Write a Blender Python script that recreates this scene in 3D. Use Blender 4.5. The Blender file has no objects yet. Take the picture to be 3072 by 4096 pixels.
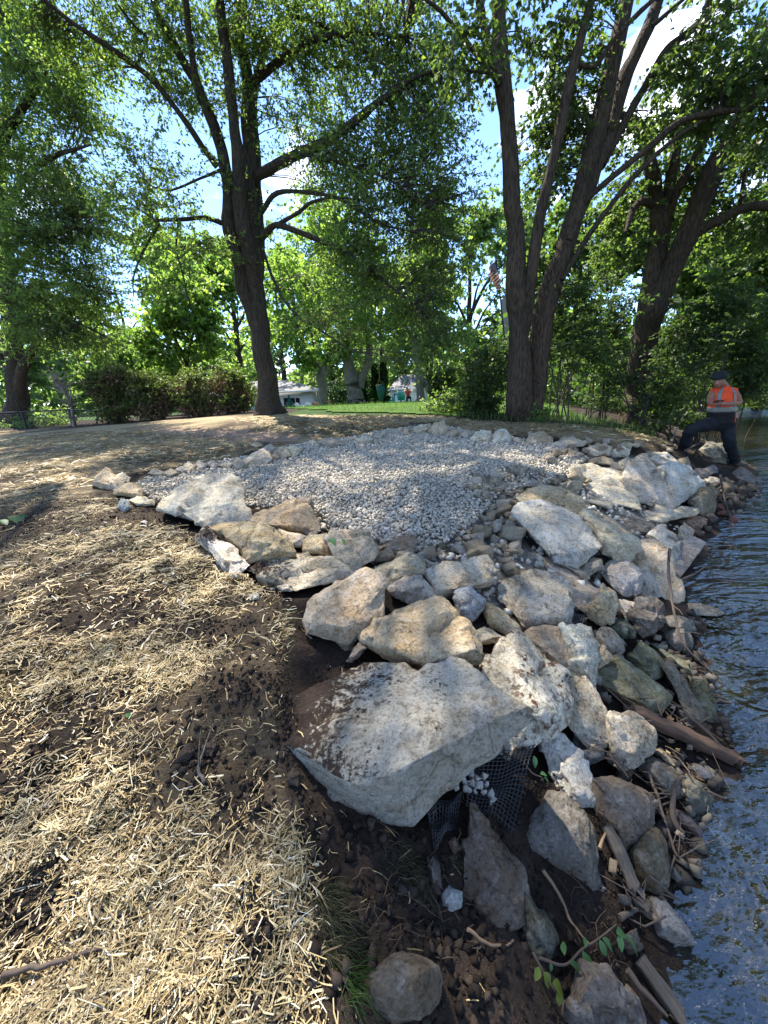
import bpy, bmesh, math, random
import numpy as np
from mathutils import Vector, Matrix, Euler

random.seed(7)
RNG = np.random.default_rng(11)
SC = bpy.context.scene
COL = SC.collection

# ------------------------------------------------------------------ camera
F_PX, IW, IH = 384.0, 768, 1024          # wide phone lens, 90 degrees across
PITCH, ROLL = math.radians(17.1), math.radians(2.5)
CAM = np.array([0.0, 0.0, 1.6])
FWD = np.array([0, math.cos(PITCH), -math.sin(PITCH)])
UP0 = np.array([0, math.sin(PITCH), math.cos(PITCH)])
XW = np.array([1.0, 0, 0])
CR = math.cos(ROLL) * XW - math.sin(ROLL) * UP0
CU = math.cos(ROLL) * UP0 + math.sin(ROLL) * XW
cam_data = bpy.data.cameras.new("camera")
cam_data.sensor_fit = 'HORIZONTAL'
cam_data.sensor_width = 36.0
cam_data.lens = 18.0
cam_data.clip_start = 0.02
cam_data.clip_end = 2000
cam = bpy.data.objects.new("camera", cam_data)
COL.objects.link(cam)
m4 = Matrix.Identity(4)
for i in range(3):
    m4[i][0], m4[i][1], m4[i][2], m4[i][3] = CR[i], CU[i], -FWD[i], CAM[i]
cam.matrix_world = m4
SC.camera = cam

# ------------------------------------------------------------------ sky, sun, exposure
SUN_EL, SUN_AZ = math.radians(58), math.radians(-30)     # azimuth from +Y towards +X
world = bpy.data.worlds.new("World")
SC.world = world
world.use_nodes = True
wn = world.node_tree
wn.nodes.clear()
w_out = wn.nodes.new('ShaderNodeOutputWorld')
w_bg = wn.nodes.new('ShaderNodeBackground')
w_sky = wn.nodes.new('ShaderNodeTexSky')
w_sky.sky_type = 'NISHITA'
w_sky.sun_disc = False
w_sky.sun_elevation = SUN_EL
w_sky.sun_rotation = SUN_AZ
w_sky.air_density = 0.9
w_sky.altitude = 2200
w_sky.dust_density = 0.15
w_sky.ozone_density = 4.5
w_tc = wn.nodes.new('ShaderNodeTexCoord')
w_map = wn.nodes.new('ShaderNodeMapping')
w_map.inputs['Scale'].default_value = (1.0, 1.0, 2.2)
w_n = wn.nodes.new('ShaderNodeTexNoise')
w_n.inputs['Scale'].default_value = 3.1
w_n.inputs['Detail'].default_value = 7
w_n.inputs['Roughness'].default_value = 0.58
w_r = wn.nodes.new('ShaderNodeValToRGB')
w_r.color_ramp.elements[0].position = 0.555
w_r.color_ramp.elements[1].position = 0.72
w_mix = wn.nodes.new('ShaderNodeMixRGB')
w_mix.inputs['Color2'].default_value = (9.5, 9.5, 9.6, 1)      # sunlit cloud, in the sky's own units
wn.links.new(w_tc.outputs['Generated'], w_map.inputs['Vector'])
wn.links.new(w_map.outputs['Vector'], w_n.inputs['Vector'])
wn.links.new(w_n.outputs['Fac'], w_r.inputs['Fac'])
wn.links.new(w_r.outputs['Color'], w_mix.inputs['Fac'])
wn.links.new(w_sky.outputs['Color'], w_mix.inputs['Color1'])
wn.links.new(w_mix.outputs['Color'], w_bg.inputs['Color'])
w_bg.inputs['Strength'].default_value = 0.095
wn.links.new(w_bg.outputs['Background'], w_out.inputs['Surface'])

sun_d = bpy.data.lights.new("sun", 'SUN')
sun_d.energy = 2.9
sun_d.angle = math.radians(0.53)
sun_d.color = (1.0, 0.94, 0.84)
sun = bpy.data.objects.new("sun", sun_d)
COL.objects.link(sun)
sdir = Vector((math.sin(SUN_AZ) * math.cos(SUN_EL), math.cos(SUN_AZ) * math.cos(SUN_EL), math.sin(SUN_EL)))
sun.rotation_euler = sdir.to_track_quat('Z', 'Y').to_euler()
sun.location = (0, 0, 40)

SC.view_settings.view_transform = 'Standard'
SC.view_settings.look = 'None'
SC.view_settings.gamma = 1.0
SC.view_settings.exposure = 2.5
SC.view_settings.use_curve_mapping = False
SC.render.engine = 'CYCLES'
SC.cycles.max_bounces = 8
SC.cycles.diffuse_bounces = 4
SC.cycles.glossy_bounces = 3
SC.cycles.transmission_bounces = 6
SC.cycles.transparent_max_bounces = 8
SC.cycles.use_denoising = True

# ------------------------------------------------------------------ photograph measurements -> places
ZONES = {   # enlarged views the measurements were read from: x0, y0 (photograph pixels), scale
    'A': (600, 1700, 1.3825), 'B': (1800, 1700, 1.3042), 'C': (1100, 2100, 1.508),
    'D': (2000, 2000, 1.5476), 'E': (1100, 2600, 1.3825), 'F': (1900, 2800, 1.4155),
    'G': (1200, 3300, .8862), 'H': (0, 1700, 1.3825), 'I': (0, 1400, 1.508),
    'J': (1000, 1350, 1.659), 'K': (1900, 1350, 1.4155), 'L': (0, 0, 1.0369),
    'M': (1500, 0, 1.0553), 'N': (2600, 1450, 3.515), 'Z': (0, 0, 1659 / 3072.0),
    'P': (1850, 950, 4.1475),
}
def zp(z, u, v):
    x0, y0, s = ZONES[z]
    return (x0 + u / s) / 4.0, (y0 + v / s) / 4.0
def zr(z, r):
    return r / ZONES[z][2] / 4.0
def ray(x, y):
    x = np.asarray(x, float)[..., None]; y = np.asarray(y, float)[..., None]
    return CR * (x - IW / 2) / F_PX - CU * (y - IH / 2) / F_PX + FWD
def at(z, u, v, Y):
    """the point seen there that stands Y metres in front of the camera's foot"""
    d = ray(*zp(z, u, v))
    return CAM + d * (Y / d[1])
def onz(z, u, v, h):
    d = ray(*zp(z, u, v))
    return CAM + d * ((h - CAM[2]) / d[2])
def px_size(z, r, P):
    """size in metres of r view-pixels at the place P"""
    return zr(z, r) * float(np.dot(np.asarray(P) - CAM, FWD)) / F_PX

# ------------------------------------------------------------------ numpy noise
def _hash(ix, iy, iz, seed):
    h = (ix.astype(np.int64) * 374761393 + iy.astype(np.int64) * 668265263 + iz.astype(np.int64) * 2147483647 + seed * 1274126177) & 0xffffffff
    h = ((h ^ (h >> 13)) * 1274126177) & 0xffffffff
    return ((h ^ (h >> 16)) & 0xffff) / 65535.0 * 2 - 1
def noise3(P, seed=0):
    P = np.asarray(P, float)
    i = np.floor(P).astype(np.int64); f = P - i
    w = f * f * f * (f * (f * 6 - 15) + 10)
    r = 0
    for dx in (0, 1):
        wx = w[:, 0] if dx else 1 - w[:, 0]
        for dy in (0, 1):
            wy = w[:, 1] if dy else 1 - w[:, 1]
            for dz in (0, 1):
                wz = w[:, 2] if dz else 1 - w[:, 2]
                r = r + wx * wy * wz * _hash(i[:, 0] + dx, i[:, 1] + dy, i[:, 2] + dz, seed)
    return r
def fbm(P, octaves=3, seed=0, gain=.5):
    P = np.asarray(P, float)
    a, s, r = 1.0, 1.0, 0
    for o in range(octaves):
        r = r + a * noise3(P * s + 17.3 * o, seed + o)
        a *= gain; s *= 2.03
    return r
def noise2(x, y, s, seed=0, octaves=3):
    return fbm(np.stack([np.ravel(x) * s, np.ravel(y) * s, np.zeros(np.size(x))], 1), octaves, seed).reshape(np.shape(x))

# ------------------------------------------------------------------ mesh helpers
def mesh_np(name, V, Fc, smooth=False):
    """mesh from numpy arrays; Fc is one (n,k) array or a list of such arrays"""
    if not isinstance(Fc, (list, tuple)): Fc = [Fc]
    Fc = [np.asarray(f, np.int32) for f in Fc if len(f)]
    me = bpy.data.meshes.new(name)
    V = np.asarray(V, np.float32)
    nf = sum(len(f) for f in Fc); nl = sum(f.size for f in Fc)
    me.vertices.add(len(V)); me.loops.add(nl); me.polygons.add(nf)
    me.vertices.foreach_set('co', V.ravel())
    me.loops.foreach_set('vertex_index', np.concatenate([f.ravel() for f in Fc]))
    tot = np.concatenate([np.full(len(f), f.shape[1], np.int32) for f in Fc])
    st = np.concatenate([[0], np.cumsum(tot)[:-1]]).astype(np.int32)
    me.polygons.foreach_set('loop_start', st)
    if smooth:
        me.polygons.foreach_set('use_smooth', np.ones(nf, bool))
    me.update(calc_edges=True)
    return me
def link(name, me, mat=None, parent=None, loc=None):
    o = bpy.data.objects.new(name, me)
    COL.objects.link(o)
    if mat is not None and me is not None and len(me.materials) == 0: me.materials.append(mat)
    if parent is not None: o.parent = parent
    if loc is not None: o.location = loc
    return o
def tag(o, label=None, cat=None, group=None, kind=None):
    if label: o['label'] = label
    if cat: o['category'] = cat
    if group: o['group'] = group
    if kind: o['kind'] = kind
    return o
def empty(name, loc, label, cat, group=None, rz=0):
    o = bpy.data.objects.new(name, None)
    o.empty_display_size = .1
    COL.objects.link(o); o.location = loc; o.rotation_euler = (0, 0, rz)
    return tag(o, label, cat, group)
class MB:
    """collects shapes for one mesh"""
    def __init__(s): s.V = []; s.F = {}; s.n = 0
    def add(s, V, *Fs):
        V = np.asarray(V, float)
        for f in Fs:
            f = np.asarray(f, int)
            if len(f): s.F.setdefault(f.shape[1], []).append(f + s.n)
        s.V.append(V); s.n += len(V)
    def box(s, c, d, rz=0, rot=None):
        x, y, z = np.asarray(d) / 2.0
        V = np.array([(a * x, b * y, e * z) for a in (-1, 1) for b in (-1, 1) for e in (-1, 1)])
        if rot is not None: V = V @ np.array(rot).T
        if rz:
            ca, sa = math.cos(rz), math.sin(rz)
            V = np.stack([V[:, 0] * ca - V[:, 1] * sa, V[:, 0] * sa + V[:, 1] * ca, V[:, 2]], 1)
        s.add(V + np.asarray(c), [(0, 1, 3, 2), (4, 6, 7, 5), (0, 4, 5, 1), (2, 3, 7, 6), (0, 2, 6, 4), (1, 5, 7, 3)])
    def quad(s, a, b, c, d): s.add([a, b, c, d], [(0, 1, 2, 3)])
    def tube(s, P, R, n=8, cap=True):
        V, Q = tube_np(P, R, n)
        s.add(V, Q)
        if cap:
            m = len(P)
            s.add(V[:n], [tuple(range(n - 1, -1, -1))]); s.add(V[(m - 1) * n:], [tuple(range(n))])
    def mesh(s, name, smooth=False):
        return mesh_np(name, np.concatenate(s.V), [np.concatenate(v) for v in s.F.values()], smooth)
    def build(s, name, mat, parent=None, smooth=False, loc=None):
        return link(name, s.mesh(name, smooth), mat, parent, loc)
def tube_np(P, R, n=8):
    P = np.asarray(P, float); R = np.broadcast_to(np.asarray(R, float), (len(P),))
    T = np.gradient(P, axis=0); T /= np.linalg.norm(T, axis=1)[:, None] + 1e-9
    ref = np.array([0.31, 0.95, 0.05]) if abs(T[0][2]) > .6 else np.array([0.05, 0.1, 1.0])
    A = np.cross(T, ref); A /= np.linalg.norm(A, axis=1)[:, None] + 1e-9
    B = np.cross(T, A)
    a = np.linspace(0, 2 * np.pi, n, endpoint=False)
    V = P[:, None] + R[:, None, None] * (A[:, None] * np.cos(a)[None, :, None] + B[:, None] * np.sin(a)[None, :, None])
    i = np.arange(len(P) - 1)[:, None] * n; j = np.arange(n)[None]; k = (j + 1) % n
    Q = np.stack([i + j, i + k, i + n + k, i + n + j], -1).reshape(-1, 4)
    return V.reshape(-1, 3), Q
def smooth_path(P, R=None, n=6):
    """Catmull-Rom through the points"""
    P = np.asarray(P, float)
    D = P if R is None else np.concatenate([P, np.asarray(R, float)[:, None]], 1)
    if len(D) == 2:
        t = np.linspace(0, 1, n + 1)[:, None]; O = D[0] * (1 - t) + D[1] * t
    else:
        E = np.concatenate([[2 * D[0] - D[1]], D, [2 * D[-1] - D[-2]]])
        out = []
        for i in range(1, len(E) - 2):
            t = np.linspace(0, 1, n, endpoint=False)[:, None]
            a, b, c, d = E[i - 1], E[i], E[i + 1], E[i + 2]
            out.append(.5 * (2 * b + (c - a) * t + (2 * a - 5 * b + 4 * c - d) * t ** 2 + (3 * b - a - 3 * c + d) * t ** 3))
        O = np.concatenate(out + [D[-1:]])
    return (O[:, :3], None) if R is None else (O[:, :3], np.maximum(O[:, 3], 1e-4))
def in_poly(x, y, poly):
    x = np.asarray(x); y = np.asarray(y); r = np.zeros(x.shape, bool)
    n = len(poly)
    for i in range(n):
        x1, y1 = poly[i]; x2, y2 = poly[(i + 1) % n]
        c = ((y1 > y) != (y2 > y)) & (x < (x2 - x1) * (y - y1) / (y2 - y1 + 1e-12) + x1)
        r ^= c
    return r

# ------------------------------------------------------------------ materials
def new_mat(name):
    m = bpy.data.materials.new(name); m.use_nodes = True
    nt = m.node_tree; b = nt.nodes['Principled BSDF']
    return m, nt, b
def nd(nt, kind, **kw):
    n = nt.nodes.new(kind)
    for k, v in kw.items():
        if k in n.inputs: n.inputs[k].default_value = v
        else: setattr(n, k, v)
    return n
def ramp(nt, src, stops):
    r = nt.nodes.new('ShaderNodeValToRGB')
    e = r.color_ramp.elements
    while len(e) < len(stops): e.new(.5)
    for k, (p, c) in enumerate(stops):
        e[k].position = p; e[k].color = (*c, 1) if len(c) == 3 else c
    nt.links.new(src, r.inputs['Fac'])
    return r.outputs['Color']
def mixc(nt, fac, a, b, mode='MIX'):
    m = nt.nodes.new('ShaderNodeMixRGB'); m.blend_type = mode
    for s, k in ((fac, 'Fac'), (a, 'Color1'), (b, 'Color2')):
        if hasattr(s, 'links'): nt.links.new(s, m.inputs[k])
        elif k == 'Fac': m.inputs[k].default_value = s
        else: m.inputs[k].default_value = (*s, 1) if len(s) == 3 else s
    return m.outputs['Color']
def tex(nt, co, scale, detail=4, rough=.55, kind='ShaderNodeTexNoise'):
    n = nt.nodes.new(kind); n.inputs['Scale'].default_value = scale
    if 'Detail' in n.inputs: n.inputs['Detail'].default_value = 0 if 'Voronoi' in kind else detail
    if 'Roughness' in n.inputs: n.inputs['Roughness'].default_value = rough
    nt.links.new(co, n.inputs['Vector'])
    return n
def bump(nt, b, h, strength=.4, dist=.01, prev=None):
    n = nt.nodes.new('ShaderNodeBump'); n.inputs['Strength'].default_value = strength; n.inputs['Distance'].default_value = dist
    nt.links.new(h, n.inputs['Height'])
    if prev is not None: nt.links.new(prev, n.inputs['Normal'])
    if b is not None: nt.links.new(n.outputs['Normal'], b.inputs['Normal'])
    return n.outputs['Normal']
def plain(name, col, rough=.6, metal=0.0, var=.12, scale=18, bmp=.15, spec=.3):
    m, nt, b = new_mat(name)
    co = nd(nt, 'ShaderNodeTexCoord').outputs['Object']
    n = tex(nt, co, scale, 4)
    c = ramp(nt, n.outputs['Fac'], [(.3, [x * (1 - var) for x in col]), (.7, [min(1, x * (1 + var)) for x in col])])
    nt.links.new(c, b.inputs['Base Color'])
    b.inputs['Roughness'].default_value = rough; b.inputs['Metallic'].default_value = metal
    b.inputs['Specular IOR Level'].default_value = spec
    if bmp: bump(nt, b, n.outputs['Fac'], bmp, .01)
    return m
def rock_mat(name, pit=0.0, dirt=0.0, wet=False, grey=0.0):
    """limestone: tint from the object's own colour, chalky bloom, ochre stains, pits, thrown soil"""
    m, nt, b = new_mat(name)
    oi = nd(nt, 'ShaderNodeObjectInfo')
    tc = nd(nt, 'ShaderNodeTexCoord')
    sh = nd(nt, 'ShaderNodeVectorMath', operation='ADD')
    sc = nd(nt, 'ShaderNodeVectorMath', operation='SCALE'); sc.inputs['Scale'].default_value = 37.0
    cmb = nd(nt, 'ShaderNodeCombineXYZ')
    for k in 'XYZ': nt.links.new(oi.outputs['Random'], cmb.inputs[k])
    nt.links.new(cmb.outputs[0], sc.inputs[0])
    nt.links.new(tc.outputs['Object'], sh.inputs[0]); nt.links.new(sc.outputs[0], sh.inputs[1])
    co = sh.outputs[0]
    n1 = tex(nt, co, 4.5, 6, .6); n2 = tex(nt, co, 21, 8, .68); n3 = tex(nt, co, 95, 6, .7); n4 = tex(nt, co, 9, 7, .66)
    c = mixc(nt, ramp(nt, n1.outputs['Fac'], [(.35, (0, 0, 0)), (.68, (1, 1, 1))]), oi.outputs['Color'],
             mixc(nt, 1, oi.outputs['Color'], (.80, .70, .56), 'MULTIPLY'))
    bloom = ramp(nt, n2.outputs['Fac'], [(.50, (0, 0, 0)), (.66, (1, 1, 1))])
    blf = nd(nt, 'ShaderNodeMath', operation='MULTIPLY'); blf.inputs[1].default_value = .0 if wet else .45
    nt.links.new(bloom, blf.inputs[0])
    c = mixc(nt, blf.outputs[0], c, mixc(nt, .5, oi.outputs['Color'], (.58, .57, .53)))
    st = ramp(nt, n4.outputs['Fac'], [(.58, (0, 0, 0)), (.74, (1, 1, 1))])
    stf = nd(nt, 'ShaderNodeMath', operation='MULTIPLY'); stf.inputs[1].default_value = .55
    nt.links.new(st, stf.inputs[0])
    c = mixc(nt, stf.outputs[0], c, mixc(nt, 1, oi.outputs['Color'], (.80, .60, .38), 'MULTIPLY'))
    dk = ramp(nt, n3.outputs['Fac'], [(.33, (.50, .47, .43)), (.46, (1.05, 1.04, 1.02)), (.62, (1.28, 1.28, 1.28))])
    c = mixc(nt, .9, c, dk, 'MULTIPLY')
    n5 = tex(nt, co, 38, 9, .74)
    c = mixc(nt, .9, c, ramp(nt, n5.outputs['Fac'], [(.36, (.52, .49, .45)), (.47, (1.08, 1.07, 1.05)), (.64, (1.30, 1.30, 1.30))]), 'MULTIPLY')
    wv = nd(nt, 'ShaderNodeVectorMath', operation='MULTIPLY_ADD'); wv.inputs[1].default_value = (.16, .16, .16)
    nt.links.new(n4.outputs['Color'], wv.inputs[0]); nt.links.new(co, wv.inputs[2])
    ck = nt.nodes.new('ShaderNodeTexVoronoi'); ck.feature = 'DISTANCE_TO_EDGE'; ck.inputs['Scale'].default_value = 7.5; nt.links.new(wv.outputs[0], ck.inputs['Vector'])
    ckr = ramp(nt, ck.outputs['Distance'], [(.0, (.35, .32, .28)), (.035, (1, 1, 1))])
    ckm = ramp(nt, n1.outputs['Fac'], [(.46, (0, 0, 0)), (.60, (1, 1, 1))])
    c = mixc(nt, ckm, c, mixc(nt, 1, c, ckr, 'MULTIPLY'))
    hgt = nd(nt, 'ShaderNodeMath', operation='ADD'); hm = nd(nt, 'ShaderNodeMath', operation='MULTIPLY'); hm.inputs[1].default_value = .35
    nt.links.new(n2.outputs['Fac'], hgt.inputs[0]); nt.links.new(n3.outputs['Fac'], hm.inputs[0]); nt.links.new(hm.outputs[0], hgt.inputs[1])
    nrm = bump(nt, None, hgt.outputs[0], 1.0 if not wet else .5, .04)
    nrm = bump(nt, None, n5.outputs['Fac'], .8 if not wet else .4, .02, nrm)
    if pit:
        v = tex(nt, wv.outputs[0], 27, kind='ShaderNodeTexVoronoi')
        v2 = tex(nt, wv.outputs[0], 60, kind='ShaderNodeTexVoronoi')
        pa = nd(nt, 'ShaderNodeMath', operation='MULTIPLY_ADD'); pa.inputs[1].default_value = .45; nt.links.new(v2.outputs['Distance'], pa.inputs[0]); nt.links.new(v.outputs['Distance'], pa.inputs[2])
        pr = ramp(nt, pa.outputs[0], [(.50, (0, 0, 0)), (.70, (1, 1, 1))])
        pm = tex(nt, co, 5.5, 4)
        pmr = ramp(nt, pm.outputs['Fac'], [(.36, (0, 0, 0)), (.50, (1, 1, 1))])
        inv = nd(nt, 'ShaderNodeInvert'); nt.links.new(pr, inv.inputs['Color'])
        ff = mixc(nt, 1, inv.outputs['Color'], pmr, 'MULTIPLY')
        c = mixc(nt, ff, c, (.13, .055, .028))
        nrm = bump(nt, None, pr, .9, .02, nrm)
    if dirt:
        gm = nd(nt, 'ShaderNodeNewGeometry'); sp = nd(nt, 'ShaderNodeSeparateXYZ'); nt.links.new(gm.outputs['Normal'], sp.inputs[0])
        d0 = tex(nt, co, 4.2, 6, .7); d9 = tex(nt, co, 48, 5, .75)
        d1 = nd(nt, 'ShaderNodeMixRGB'); d1.inputs['Fac'].default_value = .5; nt.links.new(d0.outputs['Fac'], d1.inputs['Color1']); nt.links.new(d9.outputs['Fac'], d1.inputs['Color2'])
        # soil lies towards the landward (-x) end of the stone, on faces that look up
        so = nd(nt, 'ShaderNodeSeparateXYZ'); nt.links.new(tc.outputs['Object'], so.inputs[0])
        mx = nd(nt, 'ShaderNodeMath', operation='MULTIPLY_ADD'); mx.inputs[1].default_value = -.34; mx.inputs[2].default_value = dirt
        nt.links.new(so.outputs['X'], mx.inputs[0])
        ad = nd(nt, 'ShaderNodeMath', operation='ADD'); nt.links.new(d1.outputs['Color'], ad.inputs[0]); nt.links.new(mx.outputs[0], ad.inputs[1])
        up = ramp(nt, sp.outputs['Z'], [(.35, (0, 0, 0)), (.62, (1, 1, 1))])
        dm = ramp(nt, ad.outputs[0], [(.52, (0, 0, 0)), (.57, (1, 1, 1))])
        f2 = mixc(nt, 1, dm, up, 'MULTIPLY')
        c = mixc(nt, f2, c, ramp(nt, n3.outputs['Fac'], [(.3, (.022, .014, .010)), (.7, (.075, .050, .036))]))
        nrm = bump(nt, None, dm, .6, .012, nrm)
    nt.links.new(nrm, b.inputs['Normal'])
    nt.links.new(c, b.inputs['Base Color'])
    b.inputs['Roughness'].default_value = .32 if wet else .88
    b.inputs['Specular IOR Level'].default_value = .5 if wet else .2
    return m
M = {}
M['rock'] = rock_mat('limestone')
M['rock_pit'] = rock_mat('pitted_limestone', pit=1)
M['rock_dirt'] = rock_mat('soiled_limestone', dirt=-.022)
M['rock_wet'] = rock_mat('wet_stone', wet=True)

def soil_mat():
    m, nt, b = new_mat('soil')
    tc = nd(nt, 'ShaderNodeTexCoord'); co = tc.outputs['Object']
    at_ = nd(nt, 'ShaderNodeAttribute'); at_.attribute_name = 'cover'
    sep = nd(nt, 'ShaderNodeSeparateColor'); nt.links.new(at_.outputs['Color'], sep.inputs[0])
    a = tex(nt, co, 1.7, 6, .6); c1 = tex(nt, co, 30, 6, .7); c2 = tex(nt, co, 110, 4, .7)
    c = ramp(nt, a.outputs['Fac'], [(.3, (.017, .0130, .0102)), (.55, (.040, .0295, .0228)), (.75, (.072, .053, .041))])
    c = mixc(nt, .8, c, ramp(nt, c1.outputs['Fac'], [(.3, (.45, .45, .45)), (.65, (1.25, 1.2, 1.15))]), 'MULTIPLY')
    # straw seen as a mat (too far to tell the stalks apart)
    mp = nd(nt, 'ShaderNodeMapping'); mp.inputs['Scale'].default_value = (9, 26, 9); nt.links.new(co, mp.inputs['Vector'])
    s1 = tex(nt, mp.outputs[0], 2.2, 6, .75)
    sc_ = ramp(nt, s1.outputs['Fac'], [(.32, (.09, .064, .038)), (.48, (.36, .27, .15)), (.62, (.54, .43, .26))])
    c = mixc(nt, sep.outputs[0], c, sc_)
    # bare packed path
    pth = ramp(nt, c1.outputs['Fac'], [(.3, (.20, .14, .098)), (.7, (.31, .225, .16))])
    c = mixc(nt, sep.outputs[1], c, pth)
    # woodland floor / far grass
    gr = ramp(nt, a.outputs['Fac'], [(.3, (.018, .040, .010)), (.7, (.050, .095, .022))])
    c = mixc(nt, sep.outputs[2], c, gr)
    dst = ramp(nt, c1.outputs['Fac'], [(.3, (.13, .115, .095)), (.55, (.27, .245, .205)), (.75, (.38, .35, .30))])
    c = mixc(nt, at_.outputs['Alpha'], c, dst)
    nt.links.new(c, b.inputs['Base Color'])
    b.inputs['Roughness'].default_value = .95; b.inputs['Specular IOR Level'].default_value = .12
    hh = nd(nt, 'ShaderNodeMath', operation='ADD'); nt.links.new(c1.outputs['Fac'], hh.inputs[0]); nt.links.new(c2.outputs['Fac'], hh.inputs[1])
    bump(nt, b, hh.outputs[0], .9, .02)
    return m
M['soil'] = soil_mat()

def island_mat(name, stops, rough=.7, transl=0.0, spec=.2, tcol=None, bmp=0, nscale=0, nstops=None):
    """many small pieces in one mesh: each piece takes its own tone"""
    m, nt, b = new_mat(name)
    g = nd(nt, 'ShaderNodeNewGeometry')
    c = ramp(nt, g.outputs['Random Per Island'], stops)
    co = nd(nt, 'ShaderNodeTexCoord').outputs['Object']
    if nscale:
        n = tex(nt, co, nscale, 3)
        c = mixc(nt, 1, c, ramp(nt, n.outputs['Fac'], nstops or [(.35, (.65, .68, .7)), (.65, (1.15, 1.12, 1.0))]), 'MULTIPLY')
    nt.links.new(c, b.inputs['Base Color'])
    b.inputs['Roughness'].default_value = rough; b.inputs['Specular IOR Level'].default_value = spec
    if bmp:
        n = tex(nt, co, bmp, 4); bump(nt, b, n.outputs['Fac'], .6, .006)
    if transl:
        t = nd(nt, 'ShaderNodeBsdfTranslucent')
        tm = mixc(nt, 1, c, tcol or (2.0, 2.4, .95), 'MULTIPLY')
        nt.links.new(tm, t.inputs['Color'])
        mx = nd(nt, 'ShaderNodeMixShader'); mx.inputs[0].default_value = transl
        nt.links.new(b.outputs[0], mx.inputs[1]); nt.links.new(t.outputs[0], mx.inputs[2])
        nt.links.new(mx.outputs[0], nt.nodes['Material Output'].inputs['Surface'])
    return m
def leaf_mat(name, base, transl=.5, spec=.35):
    d = np.array(base)
    return island_mat(name, [(0, tuple(d * .55)), (.45, tuple(d)), (.85, tuple(d * np.array([1.45, 1.3, 1.2]))), (1, tuple(d * np.array([2.0, 1.6, 1.1])))],
                      rough=.5, transl=transl, spec=spec, nscale=.55)
M['leaf_oak'] = leaf_mat('oak_leaf', (.118, .168, .066))
M['leaf_left'] = leaf_mat('left_oak_leaf', (.124, .180, .074))
M['leaf_maple'] = leaf_mat('maple_leaf', (.142, .205, .072), .58)
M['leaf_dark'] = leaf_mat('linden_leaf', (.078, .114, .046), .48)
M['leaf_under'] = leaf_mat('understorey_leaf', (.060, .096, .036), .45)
M['leaf_far'] = leaf_mat('far_leaf', (.122, .172, .086), .52)
M['leaf_yew'] = leaf_mat('yew_leaf', (.085, .110, .042), .35)
M['leaf_thuja'] = leaf_mat('thuja_leaf', (.022, .055, .020), .2)
M['leaf_pale'] = leaf_mat('pale_leaf', (.10, .12, .04), .4)
M['grass'] = leaf_mat('grass_blade', (.060, .120, .022), .4)
M['dry_grass'] = island_mat('dry_grass', [(0, (.03, .035, .018)), (.6, (.065, .065, .03)), (1, (.16, .13, .07))], .8, .2)
M['straw'] = island_mat('straw', [(0, (.12, .08, .035)), (.25, (.28, .20, .085)), (.6, (.47, .36, .17)), (.85, (.62, .52, .29)), (1, (.80, .75, .60))],
                        rough=.55, transl=.12, spec=.35, tcol=(1, .9, .6), nscale=3.0, nstops=[(.35, (.62, .60, .58)), (.65, (1.08, 1.05, 1.0))])
M['gravel'] = island_mat('gravel', [(0, (.25, .215, .165)), (.3, (.38, .335, .262)), (.85, (.47, .42, .335)), (1, (.62, .57, .47))], rough=.9, spec=.15, bmp=90)
M['clod'] = island_mat('soil_clod', [(0, (.012, .0095, .008)), (.6, (.029, .0220, .0175)), (1, (.060, .045, .034))], rough=.95, spec=.1, bmp=70)
def bark_mat(name, dark, light, sc=1.0):
    m, nt, b = new_mat(name)
    co = nd(nt, 'ShaderNodeTexCoord').outputs['Object']
    mp = nd(nt, 'ShaderNodeMapping'); mp.inputs['Scale'].default_value = (52 * sc, 52 * sc, 6.5 * sc); nt.links.new(co, mp.inputs['Vector'])
    n = tex(nt, mp.outputs[0], 1.0, 6, .62); n2 = tex(nt, co, 2.2, 4)
    v = tex(nt, mp.outputs[0], .75, kind='ShaderNodeTexVoronoi')
    h = nd(nt, 'ShaderNodeMath', operation='MULTIPLY'); nt.links.new(n.outputs['Fac'], h.inputs[0]); nt.links.new(v.outputs['Distance'], h.inputs[1])
    c = ramp(nt, h.outputs[0], [(.05, [x * .6 for x in dark]), (.2, [a * .6 + b * .4 for a, b in zip(dark, light)]), (.45, light)])
    c = mixc(nt, .7, c, ramp(nt, n2.outputs['Fac'], [(.3, (.7, .72, .7)), (.7, (1.2, 1.15, 1.05))]), 'MULTIPLY')
    nt.links.new(c, b.inputs['Base Color'])
    b.inputs['Roughness'].default_value = .92; b.inputs['Specular IOR Level'].default_value = .15
    bump(nt, b, h.outputs[0], 1.0, .045)
    return m
M['bark_oak'] = bark_mat('oak_bark', (.026, .021, .016), (.074, .058, .044))
M['bark_brown'] = bark_mat('linden_bark', (.030, .022, .016), (.092, .066, .046))
M['bark_grey'] = bark_mat('maple_bark', (.11, .10, .085), (.26, .24, .21), .8)
M['twig'] = plain('twig_bark', (.060, .046, .035), .9)
M['twig_pale'] = plain('pale_twig', (.20, .17, .14), .9)
M['needle_brown'] = island_mat('brown_needles', [(0, (.06, .038, .024)), (.6, (.17, .105, .065)), (1, (.28, .18, .115))], .85, .15, tcol=(1.2, 1, .8))
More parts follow.
